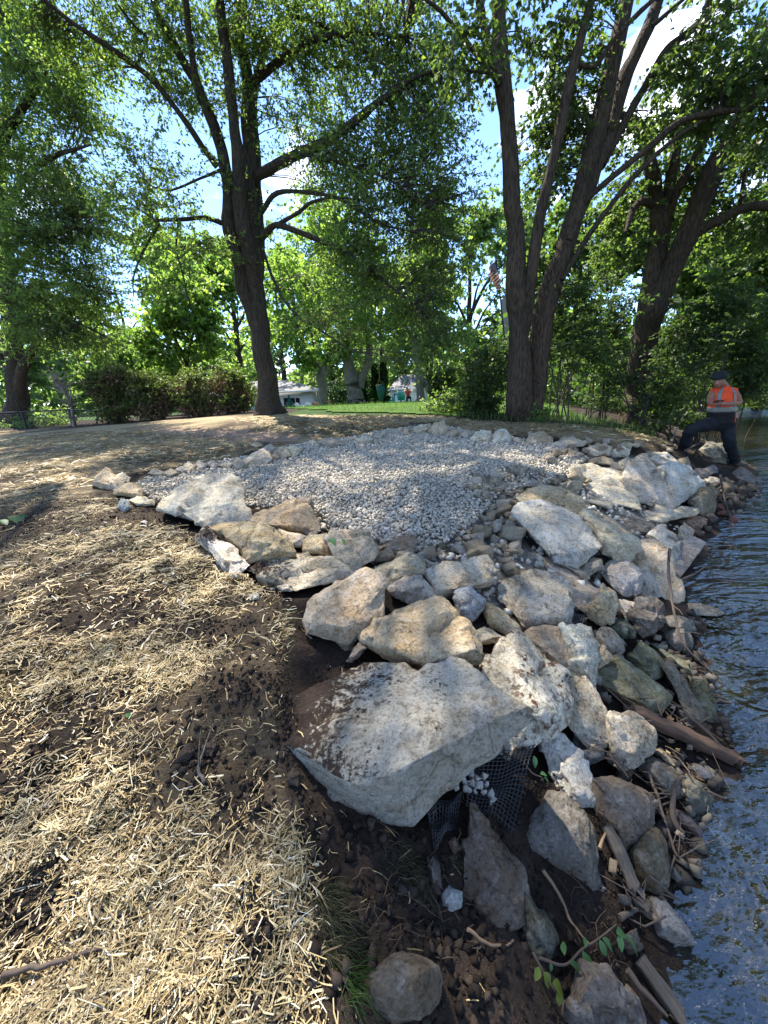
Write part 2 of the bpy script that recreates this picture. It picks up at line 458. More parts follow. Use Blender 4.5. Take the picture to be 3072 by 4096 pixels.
# ================================================================== terrain
SHORE_PX = [(1632, 1012), (1600, 1075), (1560, 1120), (1500, 1170), (1450, 1250), (1470, 1290), (1500, 1330), (1485, 1420), (1515, 1480),
            (1530, 1570), (1545, 1660), (1500, 1720), (1475, 1790), (1475, 1900), (1435, 1960), (1400, 2050), (1420, 2212)]
SHORE = [tuple(onz('Z', x, y, 0)[:2]) for x, y in SHORE_PX]
SHORE = [(17, 25), (12, 16.5), (9.6, 12), (7.9, 8.8)] + SHORE + [(.62, .2), (.55, -.6), (.4, -2), (.2, -5)]
ctrl = [(x, y, 0.0) for x, y in SHORE]
for k, (x, y) in enumerate(SHORE):
    a = np.array(SHORE[max(k - 1, 0)]); b_ = np.array(SHORE[min(k + 1, len(SHORE) - 1)])
    t = (b_ - a) / np.linalg.norm(b_ - a); nrm = np.array([-t[1], t[0]])      # towards the water
    for o, z in ((.35, -.10), (1.0, -.26), (2.6, -.42)):
        q = np.array([x, y]) + nrm * o; ctrl.append((q[0], q[1], z))
    if k % 3 == 0:
        q = np.array([x, y]) + nrm * 6.5; ctrl.append((q[0], q[1], .35))
        q = np.array([x, y]) + nrm * 9; ctrl.append((q[0], q[1], 1.0))
LAND_PX = [(100, 2150, .42), (400, 2100, .43), (600, 2150, .42), (760, 2150, .36), (1000, 2150, .20), (1200, 2120, .10), (1330, 2100, .05),
           (850, 1880, .34), (1000, 1900, .25), (1150, 1920, .16), (1330, 1880, .08), (1250, 1750, .16), (1100, 1700, .22), (1420, 1700, .07),
           (700, 1800, .42), (300, 1800, .47), (0, 1800, .48), (300, 1500, .55), (0, 1500, .58), (600, 1550, .53), (900, 1560, .40), (1150, 1480, .34), (1350, 1500, .17),
           (1300, 1350, .24), (1100, 1350, .42), (800, 1330, .52), (0, 1300, .66), (100, 1200, .68), (400, 1250, .64), (600, 1300, .60),
           (1000, 1250, .50), (1200, 1230, .42), (1380, 1220, .22), (1300, 1130, .40), (1150, 1120, .52), (900, 1150, .58), (700, 1150, .62),
           (800, 1100, .62), (700, 1000, .70), (500, 1050, .68), (330, 1050, .72), (900, 1020, .70), (900, 960, .76), (900, 930, .86), (1200, 960, .74),
           (1100, 1040, .64), (1250, 1040, .56), (1400, 1060, .36), (1450, 1000, .34), (1350, 980, .55), (1500, 1030, .18), (100, 1080, .76), (0, 1000, .84), (250, 980, .86), (450, 950, .92),
           (590, 893, 1.20), (0, 940, .98), (250, 925, 1.04), (700, 905, 1.12), (930, 900, 1.03), (1130, 912, .93), (1300, 930, .86), (1420, 945, .68), (1500, 990, .28)]
ctrl += [tuple(onz('Z', x, y, z)) for x, y, z in LAND_PX]
ctrl += [(x, y, z) for x, y, z in [
    (-6, -6, .4), (-2, -2, .42), (-5, 0, .5), (-12, 0, .6), (-20, 6, .8), (-20, 14, .95), (-12, 20, 1.0), (-4, 18, 1.15), (2, 16, 1.12), (6, 12, .95), (7.6, 12.5, .6),
    (8, 18, .9), (3, 26, 1.02), (-3, 30, .75), (-10, 35, .3), (-20, 30, .6), (8, 30, .95), (2, 48, .05), (6, 46, .1), (2.5, 37, .6), (-12, 52, -.2), (12, 45, .5), (20, 36, .8),
    (-35, 25, .8), (-40, -10, .6), (40, 60, .8), (-40, 70, .2), (0, 80, .4), (60, 25, .9), (45, 5, 1.0), (30, -15, 1.0), (15, -12, 1.0),
    (-120, 100, 1), (0, 160, 1), (120, 100, 1), (160, 0, 1), (-160, 0, 1), (0, -120, 1)]]
ctrl = np.array(ctrl)
def _phi(r): return r
_A = np.linalg.norm(ctrl[:, None, :2] - ctrl[None, :, :2], axis=2)
_n = len(ctrl)
_K = np.zeros((_n + 1, _n + 1)); _K[:_n, :_n] = _phi(_A) - np.eye(_n) * .06; _K[:_n, _n] = 1; _K[_n, :_n] = 1
_W = np.linalg.solve(_K, np.concatenate([ctrl[:, 2], [0]]))
def base_h(x, y):
    x = np.asarray(x, float); sh = x.shape; x = x.ravel(); y = np.asarray(y, float).ravel()
    out = np.empty(len(x))
    for s in range(0, len(x), 20000):
        d = np.sqrt((x[s:s + 20000, None] - ctrl[None, :, 0]) ** 2 + (y[s:s + 20000, None] - ctrl[None, :, 1]) ** 2)
        out[s:s + 20000] = _phi(d) @ _W[:_n] + _W[_n]
    far = np.clip((np.hypot(x, y) - 110) / 60, 0, 1)
    return (out * (1 - far) + 1.0 * far).reshape(sh)
def gpx(pts):
    """outline given on the photograph -> outline on the ground"""
    return [tuple(hit(*zp('Z', x, y))[:2]) for x, y in pts]
def hit(x, y):
    """where the line of sight through that place meets the terrain"""
    d = ray(x, y)
    t = np.concatenate([np.linspace(.4, 6, 400), np.linspace(6.02, 60, 700)])
    P = CAM + d * t[:, None]
    below = P[:, 2] < base_h(P[:, 0], P[:, 1])
    k = int(np.argmax(below)) if below.any() else len(t) - 1
    lo, hi = t[max(k - 1, 0)], t[k]
    for _ in range(14):
        mid = (lo + hi) / 2; p = CAM + d * mid
        if p[2] < base_h(p[0:1], p[1:2])[0]: hi = mid
        else: lo = mid
    return CAM + d * hi
GRAVEL = gpx([(285, 1052), (330, 1022), (420, 1006), (540, 985), (640, 962), (720, 950), (790, 938), (880, 922), (960, 918), (1060, 940), (1140, 953), (1230, 968), (1270, 990),
              (1180, 1045), (1080, 1065), (1040, 1110), (1000, 1150), (900, 1190), (800, 1165), (720, 1150), (690, 1100), (560, 1090), (450, 1090), (340, 1080)])
STRAW = gpx([(-900, 2600), (700, 2600), (690, 2050), (660, 1850), (610, 1680), (600, 1500), (640, 1420), (650, 1330), (590, 1265), (470, 1200), (330, 1100), (215, 1062),
             (225, 1036), (330, 1020), (440, 1000), (540, 978), (640, 962), (720, 946), (800, 934), (870, 916), (960, 912), (1010, 932), (1130, 944), (1250, 952), (1330, 960), (1440, 964),
             (1445, 948), (1300, 925), (1110, 913), (940, 897), (700, 897), (500, 897), (250, 917), (0, 932), (-300, 944), (-900, 1100)])
PATH = gpx([(300, 924), (420, 926), (520, 930), (660, 941), (640, 952), (560, 955), (450, 946), (330, 936)])
DARKS = [(150, 1590, 260, 130), (430, 1640, 60, 60), (40, 1690, 170, 70), (520, 1500, 110, 50), (330, 1100, 150, 40), (60, 1130, 130, 35), (640, 1500, 70, 120), (250, 1330, 160, 50),
         (560, 2020, 50, 60), (60, 1960, 90, 70), (450, 1360, 120, 30), (520, 1720, 70, 60)]
DARKW = []
for x, y, rx, ry in DARKS:
    c = hit(*zp('Z', x, y)); e = hit(*zp('Z', x + rx, y)); f_ = hit(*zp('Z', x, y - ry))
    DARKW.append((c[0], c[1], np.hypot(*(e - c)[:2]), np.hypot(*(f_ - c)[:2])))
def bare(x, y):
    """0..1, where the soil shows through the straw"""
    r = np.zeros(np.shape(x))
    for cx, cy, rx, ry in DARKW:
        r = np.maximum(r, 1 - np.clip((((x - cx) / rx) ** 2 + ((y - cy) / ry) ** 2), 0, 1))
    return r
def tilth(x, y):
    """loose, clodded ground near by"""
    near = np.clip(1 - (np.hypot(x, y - .5) - 2.0) / 9, .15, 1)
    g = in_poly(x, y, GRAVEL)
    a = noise2(x, y, 2.3, 3, 3) * .028 + noise2(x, y, 11, 5, 3) * .016 + np.abs(noise2(x, y, 24, 9, 3)) * .018
    return np.where(g, -.02 + noise2(x, y, 1.3, 21, 2) * .02, a * near)
def height(x, y): return base_h(x, y) + tilth(x, y)

def spaced(a0, a1, fine0, fine1, step, grow):
    v = list(np.arange(fine0, fine1, step)); s = step; q = fine1
    while q < a1: v.append(q); s *= grow; q += s
    v.append(a1); s = step; q = fine0 - step; lo = []
    while q > a0: lo.append(q); s *= grow; q -= s
    return np.array(sorted(lo + [a0] + v))
gx = spaced(-900, 900, -1.3, 1.0, .032, 1.06)
gy = spaced(-600, 1400, .3, 2.0, .032, 1.042)
GX, GY = np.meshgrid(gx, gy)
GZ = height(GX.ravel(), GY.ravel()).reshape(GX.shape)
nx_, ny_ = len(gx), len(gy)
idx = np.arange(nx_ * ny_).reshape(ny_, nx_)
Q = np.stack([idx[:-1, :-1], idx[:-1, 1:], idx[1:, 1:], idx[1:, :-1]], -1).reshape(-1, 4)
RIP = gpx([(640, 1330), (560, 1270), (440, 1180), (340, 1090), (540, 1080), (700, 1100), (800, 1170), (960, 1150), (1080, 1060), (1250, 1000), (1400, 965), (1500, 1000), (1500, 1150), (1440, 1260), (1520, 1450), (1560, 1620), (1500, 1800), (1300, 1700), (1100, 1640), (900, 1760), (700, 1650), (620, 1500)])
rip_in = in_poly(GX.ravel(), GY.ravel(), RIP).reshape(GX.shape).astype(float)
for _ in range(5): rip_in[1:-1, 1:-1] = (rip_in[:-2, 1:-1] + rip_in[2:, 1:-1] + rip_in[1:-1, :-2] + rip_in[1:-1, 2:] + rip_in[1:-1, 1:-1] * 2) / 6
def surface(x, y): return height(x, y) - .075 * in_poly(x, y, RIP) * np.clip(height(x, y) / .15, 0, 1)
GZ = GZ - .075 * rip_in * np.clip(GZ / .15, 0, 1)          # the stones sit in a shallow bed
V = np.stack([GX.ravel(), GY.ravel(), GZ.ravel()], 1)
me = mesh_np('ground', V, Q, True)
fx, fy = V[:, 0], V[:, 1]
c_straw = in_poly(fx, fy, STRAW) & ~in_poly(fx, fy, PATH)
r_ = np.clip((np.hypot(fx, fy) - 2.5) / 6, 0, 1)
cov = np.zeros((len(V), 4), np.float32); cov[:, 3] = 0
cov[:, 0] = c_straw * (.15 + .75 * r_) * (1 - .8 * bare(fx, fy)) * np.clip(.75 + noise2(fx, fy, 1.6, 31, 3) * .6, 0, 1)
cov[:, 1] = np.maximum(in_poly(fx, fy, PATH) * 1.0, 0)
FINES = gpx([(1030, 1035), (1100, 1012), (1190, 1010), (1180, 1040), (1090, 1050)])
cov[:, 1] = np.maximum(cov[:, 1], in_poly(fx, fy, FINES) * .8)
land_far = (~in_poly(fx, fy, STRAW)) & (GZ.ravel() > .55) & (fy > 8.2) & ~in_poly(fx, fy, GRAVEL)
cov[:, 2] = land_far * (fx < 5.5) * (fx > -2.5) * np.clip((fy - 8.2) / 2.0, 0, 1) * np.clip((GZ.ravel() - .5) * 4, 0, 1)
cov[:, 2] = np.maximum(cov[:, 2], np.clip((np.hypot(fx, fy) - 24) / 8, 0, 1) * (GZ.ravel() > .1))
RUBZONE = gpx([(1000, 1040), (1180, 1000), (1300, 975), (1440, 985), (1480, 1040), (1400, 1160), (1380, 1260), (1200, 1330), (1050, 1300), (900, 1270), (800, 1200), (700, 1120), (850, 1150), (960, 1140)])
bedm = np.clip(-(GZ.ravel()) / .05, 0, 1) * .55
cov[:, 3] = np.maximum(np.maximum(in_poly(fx, fy, GRAVEL) * 1.0, bedm), in_poly(fx, fy, RUBZONE) * np.clip(.75 + noise2(fx, fy, 3, 91, 3) * .5, 0, 1))
ca = me.color_attributes.new('cover', 'FLOAT_COLOR', 'POINT')
ca.data.foreach_set('color', cov.ravel())
tag(link('ground', me, M['soil']), kind='structure')

# ------------------------------------------------------------------ water of the creek
def water_mat():
    m, nt, b = new_mat('creek_water')
    nt.nodes.remove(b)
    co = nd(nt, 'ShaderNodeTexCoord').outputs['Object']
    mp = nd(nt, 'ShaderNodeMapping'); mp.inputs['Rotation'].default_value = (0, 0, math.radians(-48)); mp.inputs['Scale'].default_value = (1.0, 2.2, 1)
    nt.links.new(co, mp.inputs['Vector'])
    n1 = tex(nt, mp.outputs[0], 1.5, 3, .55); n2 = tex(nt, mp.outputs[0], 9, 3, .5)
    n1.inputs['Distortion'].default_value = .8
    h = nd(nt, 'ShaderNodeMath', operation='MULTIPLY_ADD'); h.inputs[1].default_value = .16
    nt.links.new(n2.outputs['Fac'], h.inputs[0]); nt.links.new(n1.outputs['Fac'], h.inputs[2])
    nrm = bump(nt, None, h.outputs[0], .55, .2)
    fr = nd(nt, 'ShaderNodeFresnel', IOR=2.2); nt.links.new(nrm, fr.inputs['Normal'])
    gl = nd(nt, 'ShaderNodeBsdfGlossy', Roughness=.03); gl.inputs['Color'].default_value = (1, 1, 1, 1)
    nt.links.new(nrm, gl.inputs['Normal'])
    tr = nd(nt, 'ShaderNodeBsdfTransparent'); tr.inputs['Color'].default_value = (.60, .57, .44, 1)
    df = nd(nt, 'ShaderNodeBsdfDiffuse'); df.inputs['Color'].default_value = (.045, .046, .028, 1)
    mx0 = nd(nt, 'ShaderNodeMixShader'); mx0.inputs[0].default_value = .18
    nt.links.new(tr.outputs[0], mx0.inputs[1]); nt.links.new(df.outputs[0], mx0.inputs[2])
    mx = nd(nt, 'ShaderNodeMixShader'); nt.links.new(fr.outputs[0], mx.inputs[0])
    nt.links.new(mx0.outputs[0], mx.inputs[1]); nt.links.new(gl.outputs[0], mx.inputs[2])
    nt.links.new(mx.outputs[0], nt.nodes['Material Output'].inputs['Surface'])
    return m
M['water'] = water_mat()
wx = spaced(-2, 60, .3, 3.5, .05, 1.06); wy = spaced(-12, 40, .3, 3.5, .05, 1.06)
WX, WY = np.meshgrid(wx, wy)
WZ = noise2(WX, WY, 1.1, 41, 2) * .004
# keep only cells over the creek bed
idx = np.arange(WX.size).reshape(WX.shape)
Q = np.stack([idx[:-1, :-1], idx[:-1, 1:], idx[1:, 1:], idx[1:, :-1]], -1).reshape(-1, 4)
wb = base_h(WX.ravel(), WY.ravel()) < .06
shore_poly = list(SHORE) + [(4, -6), (40, 2), (45, 17)]
def creek(x, y): return in_poly(x, y, shore_poly)
near_creek = wb & (creek(WX.ravel(), WY.ravel()) | (np.abs(base_h(WX.ravel(), WY.ravel())) < .09))
Q = Q[near_creek[Q].any(1)]
used = np.unique(Q); remap = np.full(WX.size, -1); remap[used] = np.arange(len(used))
tag(link('creek_water', mesh_np('creek_water', np.stack([WX.ravel(), WY.ravel(), WZ.ravel()], 1)[used], remap[Q], True), M['water']), kind='structure')

# ------------------------------------------------------------------ loose pieces: gravel, clods, straw
bm = bmesh.new(); bmesh.ops.create_icosphere(bm, subdivisions=1, radius=1)
ICO_V = np.array([v.co[:] for v in bm.verts]); ICO_F = np.array([[v.index for v in f.verts] for f in bm.faces]); bm.free()
def rand_rot(n, rng=RNG):
    q = rng.normal(size=(n, 4)); q /= np.linalg.norm(q, axis=1)[:, None]
    w, x, y, z = q.T
    return np.stack([np.stack([1 - 2 * (y * y + z * z), 2 * (x * y - z * w), 2 * (x * z + y * w)], -1),
                     np.stack([2 * (x * y + z * w), 1 - 2 * (x * x + z * z), 2 * (y * z - x * w)], -1),
                     np.stack([2 * (x * z - y * w), 2 * (y * z + x * w), 1 - 2 * (x * x + y * y)], -1)], 1)
bm = bmesh.new(); bmesh.ops.create_icosphere(bm, subdivisions=1, radius=1)
bmesh.ops.dissolve_degenerate(bm, edges=bm.edges, dist=1e-4); bm.free()
_t = (1 + 5 ** .5) / 2
ICO12_V = np.array([(-1, _t, 0), (1, _t, 0), (-1, -_t, 0), (1, -_t, 0), (0, -1, _t), (0, 1, _t), (0, -1, -_t), (0, 1, -_t), (_t, 0, -1), (_t, 0, 1), (-_t, 0, -1), (-_t, 0, 1)]) / math.hypot(1, _t)
ICO12_F = np.array([(0, 11, 5), (0, 5, 1), (0, 1, 7), (0, 7, 10), (0, 10, 11), (1, 5, 9), (5, 11, 4), (11, 10, 2), (10, 7, 6), (7, 1, 8), (3, 9, 4), (3, 4, 2), (3, 2, 6), (3, 6, 8), (3, 8, 9), (4, 9, 5), (2, 4, 11), (6, 2, 10), (8, 6, 7), (9, 8, 1)])
CUB_V = np.array([(a, b, c) for a in (-1, 1) for b in (-1, 1) for c in (-1, 1)], float) / 1.45
CUB_F = np.array([(0, 1, 3), (0, 3, 2), (4, 6, 7), (4, 7, 5), (0, 4, 5), (0, 5, 1), (2, 3, 7), (2, 7, 6), (0, 2, 6), (0, 6, 4), (1, 5, 7), (1, 7, 3)])
OCT_V = np.array([(1, 0, 0), (-1, 0, 0), (0, 1, 0), (0, -1, 0), (0, 0, 1), (0, 0, -1)], float)
OCT_F = np.array([(0, 2, 4), (2, 1, 4), (1, 3, 4), (3, 0, 4), (2, 0, 5), (1, 2, 5), (3, 1, 5), (0, 3, 5)])
def pebbles(P, S, asp=(1, .8, .62), jit=.28, rng=RNG, kind='ico'):
    """lumps at P with half sizes S -> V, F"""
    n = len(P); BV, BF = {'ico': (ICO12_V, ICO12_F), 'cube': (CUB_V, CUB_F), 'oct': (OCT_V, OCT_F)}[kind]; k = len(BV)
    V = BV[None] * (1 + rng.uniform(-jit, jit, (n, k, 1))) + rng.uniform(-jit, jit, (n, k, 3)) * (.5 if kind == 'cube' else .15)
    V = V * (np.array(asp)[None, None] * (1 + rng.uniform(-.25, .25, (n, 1, 3))))
    V = np.einsum('nij,nkj->nki', rand_rot(n, rng), V) * S[:, None, None] + P[:, None]
    Fc = BF[None] + (np.arange(n) * k)[:, None, None]
    return V.reshape(-1, 3), Fc.reshape(-1, 3)
def scatter(poly, n, rng=RNG):
    p = np.array(poly); lo, hi = p.min(0), p.max(0)
    out = np.empty((0, 2))
    while len(out) < n:
        q = rng.uniform(lo, hi, (n * 2, 2)); out = np.concatenate([out, q[in_poly(q[:, 0], q[:, 1], poly)]])
    return out[:n]
gp = scatter(GRAVEL, 52000); gp = gp[RNG.random(len(gp)) < np.clip(1.35 - np.hypot(gp[:, 0], gp[:, 1]) / 9, .3, 1)][:38000]
gd = np.hypot(gp[:, 0], gp[:, 1])
gp = gp[~in_poly(gp[:, 0], gp[:, 1], FINES) | (RNG.random(len(gp)) < .25)]; gd = np.hypot(gp[:, 0], gp[:, 1])
gs = RNG.uniform(.011, .021, len(gp)) * np.where(RNG.random(len(gp)) < .07, 1.5, 1) * np.clip(gd / 5, .9, 1.35)
gz = height(gp[:, 0], gp[:, 1]) + RNG.uniform(.0, .035, len(gp))
Vg, Fg = pebbles(np.column_stack([gp, gz]), gs, kind='cube')
go = link('gravel', mesh_np('gravel', Vg, Fg), M['gravel'])
tag(go, 'pale grey crushed stone gravel filling the pad between the boulders', 'gravel', kind='stuff')

# soil clods on the bare bank and between the straw
BANK = gpx([(640, 2600), (690, 1950), (610, 1680), (610, 1480), (760, 1380), (1000, 1300), (1300, 1300), (1500, 1450), (1560, 1650), (1480, 1950), (1380, 2080), (1360, 2600)])
c1 = scatter(BANK, 9000); s1 = np.abs(RNG.normal(0, .0035, len(c1))) + .0018
cm_ = scatter(gpx([(640, 2300), (690, 1950), (660, 1780), (900, 1800), (1100, 1900), (1250, 2050), (1000, 2300)]), 260); sm_ = RNG.uniform(.009, .022, len(cm_))
c2 = scatter(gpx([(-300, 2400), (700, 2400), (640, 1400), (600, 1250), (330, 1060), (0, 1080), (-300, 1100)]), 8000); s2 = np.abs(RNG.normal(0, .004, len(c2))) + .002
c3 = []
for cx, cy, rx, ry in DARKW:
    q = RNG.normal(0, .5, (260, 2)) * (rx, ry) + (cx, cy); c3.append(q)
c3 = np.concatenate(c3); s3 = np.abs(RNG.normal(0, .005, len(c3))) + .002
cp = np.concatenate([c1, c2, c3, cm_]); cs = np.concatenate([s1, s2, s3, sm_])
Vc, Fcl = pebbles(np.column_stack([cp, surface(cp[:, 0], cp[:, 1]) + cs * .25]), cs, (1, .9, .8), .35, kind='oct')
tag(link('soil_clods', mesh_np('soil_clods', Vc, Fcl), M['clod']), 'dark crumbly soil clods strewn over the bank and under the straw', 'soil', kind='stuff')

def straws(P, L, Wd, lift, flat=.12, rng=RNG, cheap=False):
    """flattened stalks, kinked in the middle; near ones are folded lengthwise"""
    n = len(P)
    a = rng.uniform(0, 2 * np.pi, n); tl = rng.normal(0, flat, n)
    d = np.stack([np.cos(a) * np.cos(tl), np.sin(a) * np.cos(tl), np.sin(tl)], 1)
    sd = np.stack([-np.sin(a), np.cos(a), rng.normal(0, .35, n)], 1)
    up = np.array([0, 0, 1.0])
    bend = rng.normal(0, .09, n)[:, None] * L[:, None] * sd + np.abs(rng.normal(0, .04, n))[:, None] * L[:, None] * up
    c = np.column_stack([P, surface(P[:, 0], P[:, 1]) + lift])
    A, B, C_ = c - d * L[:, None] / 2, c + bend, c + d * L[:, None] / 2
    V = []; w = Wd[:, None] / 2
    if cheap:
        for q in (A, B, C_): V += [q - sd * w, q + sd * w]
        Fq = np.array([(0, 2, 3, 1), (2, 4, 5, 3)]); k = 6
    else:
        for q, f in ((A, .8), (B, 1), (C_, .55)): V += [q - sd * w * f, q + up * w * .9, q + sd * w * f]
        Fq = np.array([(0, 3, 4, 1), (1, 4, 5, 2), (3, 6, 7, 4), (4, 7, 8, 5)]); k = 9
    V = np.stack(V, 1)
    return V.reshape(-1, 3), (Fq[None] + (np.arange(n) * k)[:, None, None]).reshape(-1, 4)
def straw_field(poly, n, l0, l1, w0, w1, cheap):
    p = scatter(poly, n)
    dn = np.clip(.46 + noise2(p[:, 0], p[:, 1], 1.9, 51, 3) * .75 + noise2(p[:, 0], p[:, 1], 7, 61, 2) * .55, .03, 1) * (1 - .92 * np.sqrt(bare(p[:, 0], p[:, 1])))
    ok = (RNG.random(len(p)) < dn) & ~in_poly(p[:, 0], p[:, 1], PATH) & ~in_poly(p[:, 0], p[:, 1], GRAVEL)
    p = p[ok]; n = len(p); p = p + RNG.normal(0, .035, p.shape) * np.clip(np.hypot(p[:, 0], p[:, 1]) / 2, .6, 3)[:, None]
    L = RNG.uniform(l0, l1, n) * np.where(RNG.random(n) < .14, 2.1, 1) * np.where(RNG.random(n) < .40, .45, 1)
    W = RNG.uniform(w0, w1, n) * np.where(RNG.random(n) < .08, 2.0, 1)
    return straws(p, L, W, np.abs(RNG.normal(0, .007, n)) + .002, cheap=cheap)
near = gpx([(-700, 2600), (700, 2600), (690, 2050), (660, 1850), (605, 1680), (600, 1500), (630, 1420), (0, 1400), (-300, 1420)])
mid = gpx([(-300, 1420), (0, 1400), (640, 1420), (650, 1330), (590, 1265), (470, 1200), (330, 1100), (215, 1062), (0, 1070), (-300, 1090)])
fars = gpx([(-100, 1080), (0, 1070), (215, 1062), (225, 1036), (330, 1020), (440, 1000), (540, 978), (640, 960), (450, 935), (250, 930), (0, 945), (-100, 950)])
back = gpx([(500, 905), (620, 950), (720, 944), (800, 934), (870, 916), (960, 912), (1010, 932), (1130, 944), (1250, 952), (1440, 964), (1445, 948), (1300, 925), (1110, 913), (940, 899), (700, 897)])
for poly, n, l0, l1, w0, w1, t in ((near, 80000, .011, .048, .0011, .0029, 'near'), (mid, 60000, .022, .07, .0018, .0038, 'mid'), (fars, 34000, .05, .14, .005, .009, 'far'), (back, 18000, .05, .14, .006, .010, 'back')):
    Vs, Fs = straw_field(poly, n, l0, l1, w0, w1, True)
    lab = {'near': 'loose chopped straw mulch nearest the camera, over dark soil', 'mid': 'straw mulch on the slope left of the boulders',
           'far': 'straw mulch spread left of the gravel pad', 'back': 'sunlit straw mulch behind the gravel pad'}[t]
    tag(link('straw_mulch', mesh_np('straw_mulch', Vs, Fs), M['straw']), lab, 'straw', kind='stuff')
# a few stalks that landed on the soil bank
p = scatter(BANK, 420); n = len(p)
p = p[p[:, 0] < .15 + p[:, 1] * .12]; n = len(p)
Vs, Fs = straws(p, RNG.uniform(.015, .06, n), RNG.uniform(.002, .0045, n), np.full(n, .006), .3)
tag(link('straw_mulch', mesh_np('straw_mulch', Vs, Fs), M['straw']), 'scattered single straw stalks on the dark bank soil', 'straw', kind='stuff')
# ================================================================== rocks
def subdiv(V, Fc, lv):
    V = np.asarray(V, float); Fc = np.asarray(Fc, int)
    for _ in range(lv):
        E = np.sort(np.concatenate([Fc[:, [0, 1]], Fc[:, [1, 2]], Fc[:, [2, 0]]]), axis=1)
        U, inv = np.unique(E, axis=0, return_inverse=True); inv = inv.ravel()
        mid = (V[U[:, 0]] + V[U[:, 1]]) / 2
        n = len(V); m = len(Fc); a, b, c = inv[:m] + n, inv[m:2 * m] + n, inv[2 * m:] + n
        V = np.concatenate([V, mid])
        Fc = np.concatenate([np.stack([Fc[:, 0], a, c], 1), np.stack([a, Fc[:, 1], b], 1), np.stack([c, b, Fc[:, 2]], 1), np.stack([a, b, c], 1)])
    return V, Fc
def vnormals(V, Fc):
    fn = np.cross(V[Fc[:, 1]] - V[Fc[:, 0]], V[Fc[:, 2]] - V[Fc[:, 0]])
    N = np.zeros_like(V)
    for k in range(3): np.add.at(N, Fc[:, k], fn)
    return N / (np.linalg.norm(N, axis=1)[:, None] + 1e-12)
def relax(V, Fc, k):
    S = np.zeros_like(V); C_ = np.zeros(len(V))
    for a, b in ((0, 1), (1, 2), (2, 0)):
        np.add.at(S, Fc[:, a], V[Fc[:, b]]); np.add.at(C_, Fc[:, a], 1)
        np.add.at(S, Fc[:, b], V[Fc[:, a]]); np.add.at(C_, Fc[:, b], 1)
    return V * (1 - k) + k * S / C_[:, None]
def hull(P, lim=0.0):
    bm = bmesh.new()
    vs = [bm.verts.new(p) for p in P]
    r = bmesh.ops.convex_hull(bm, input=vs)
    kill = [g for g in set(r['geom_interior']) | set(r['geom_unused']) if isinstance(g, bmesh.types.BMVert)]
    bmesh.ops.delete(bm, geom=kill, context='VERTS')
    if lim: bmesh.ops.dissolve_limit(bm, angle_limit=lim, verts=bm.verts, edges=bm.edges)
    bmesh.ops.triangulate(bm, faces=bm.faces)
    bmesh.ops.recalc_face_normals(bm, faces=bm.faces)
    bm.verts.index_update()
    V = np.array([v.co[:] for v in bm.verts]); Fc = np.array([[v.index for v in f.verts] for f in bm.faces]); bm.free()
    return V, Fc
ROCK_N = [0]
TAN, PALE, WHITE, GREY, BROWN, DARK, MOSS, OCHRE, RED, BLUE = ((.46, .375, .26), (.51, .45, .345), (.60, .55, .46), (.39, .355, .295), (.27, .22, .165),
                                                              (.12, .11, .10), (.16, .165, .11), (.50, .40, .25), (.30, .15, .11), (.31, .33, .35))
def rock_mesh(P, size, seed, lv=3, rough=1.0, rnd=.16):
    rng = np.random.default_rng(seed + 4000)
    V, Fc = hull(P, math.radians(21) if rnd < .3 else math.radians(5))
    V, Fc = subdiv(V, Fc, 1); V = relax(V, Fc, rnd * .16 if rnd < .3 else rnd * .5)
    V, Fc = subdiv(V, Fc, 1); V = relax(V, Fc, rnd * .12 if rnd < .3 else rnd * .5)
    k = max(lv - 2, 0)
    while k > 0 and len(Fc) * 4 < (3200 if lv <= 3 else 13000 if lv == 4 else 40000): V, Fc = subdiv(V, Fc, 1); k -= 1
    N = vnormals(V, Fc)
    q = V / size
    sharp = 1.0 if rnd < .3 else .35
    # broken faces: every patch is tilted its own way, so that edges run between them
    ns = 20
    sd = V[rng.choice(len(V), ns)] / size + rng.normal(0, .02, (ns, 3))
    wq = q + np.stack([fbm(q * 5 + 3.1, 2, seed + 21), fbm(q * 5 + 7.7, 2, seed + 22), fbm(q * 5 + 11.3, 2, seed + 23)], 1) * .05
    dist = ((wq[:, None] - sd[None]) ** 2).sum(-1)
    c = dist.argmin(1)
    tilt = rng.normal(0, .12, (ns, 3)); off = rng.uniform(-.014, .006, ns)
    d = (off[c] + ((q - sd[c]) * tilt[c]).sum(1)) * sharp
    d += fbm(q * 2.3 + seed * 3.7, 2, seed) * (.014 if rnd < .3 else .03)
    rdg = 1 - np.abs(noise3(q * 5.3 + seed, seed + 5)) * 2
    d += rdg * .006 * sharp + fbm(q * 13 + seed, 4, seed + 9, .68) * .0085
    lay = noise3(q * np.array([1.6, 1.6, 7.5]) + seed * 1.3, seed + 13)
    d += np.sign(lay) * np.minimum(np.abs(lay) * 3, 1) * .009 * sharp
    V = V + N * (d * size * rough)[:, None]
    return V, Fc
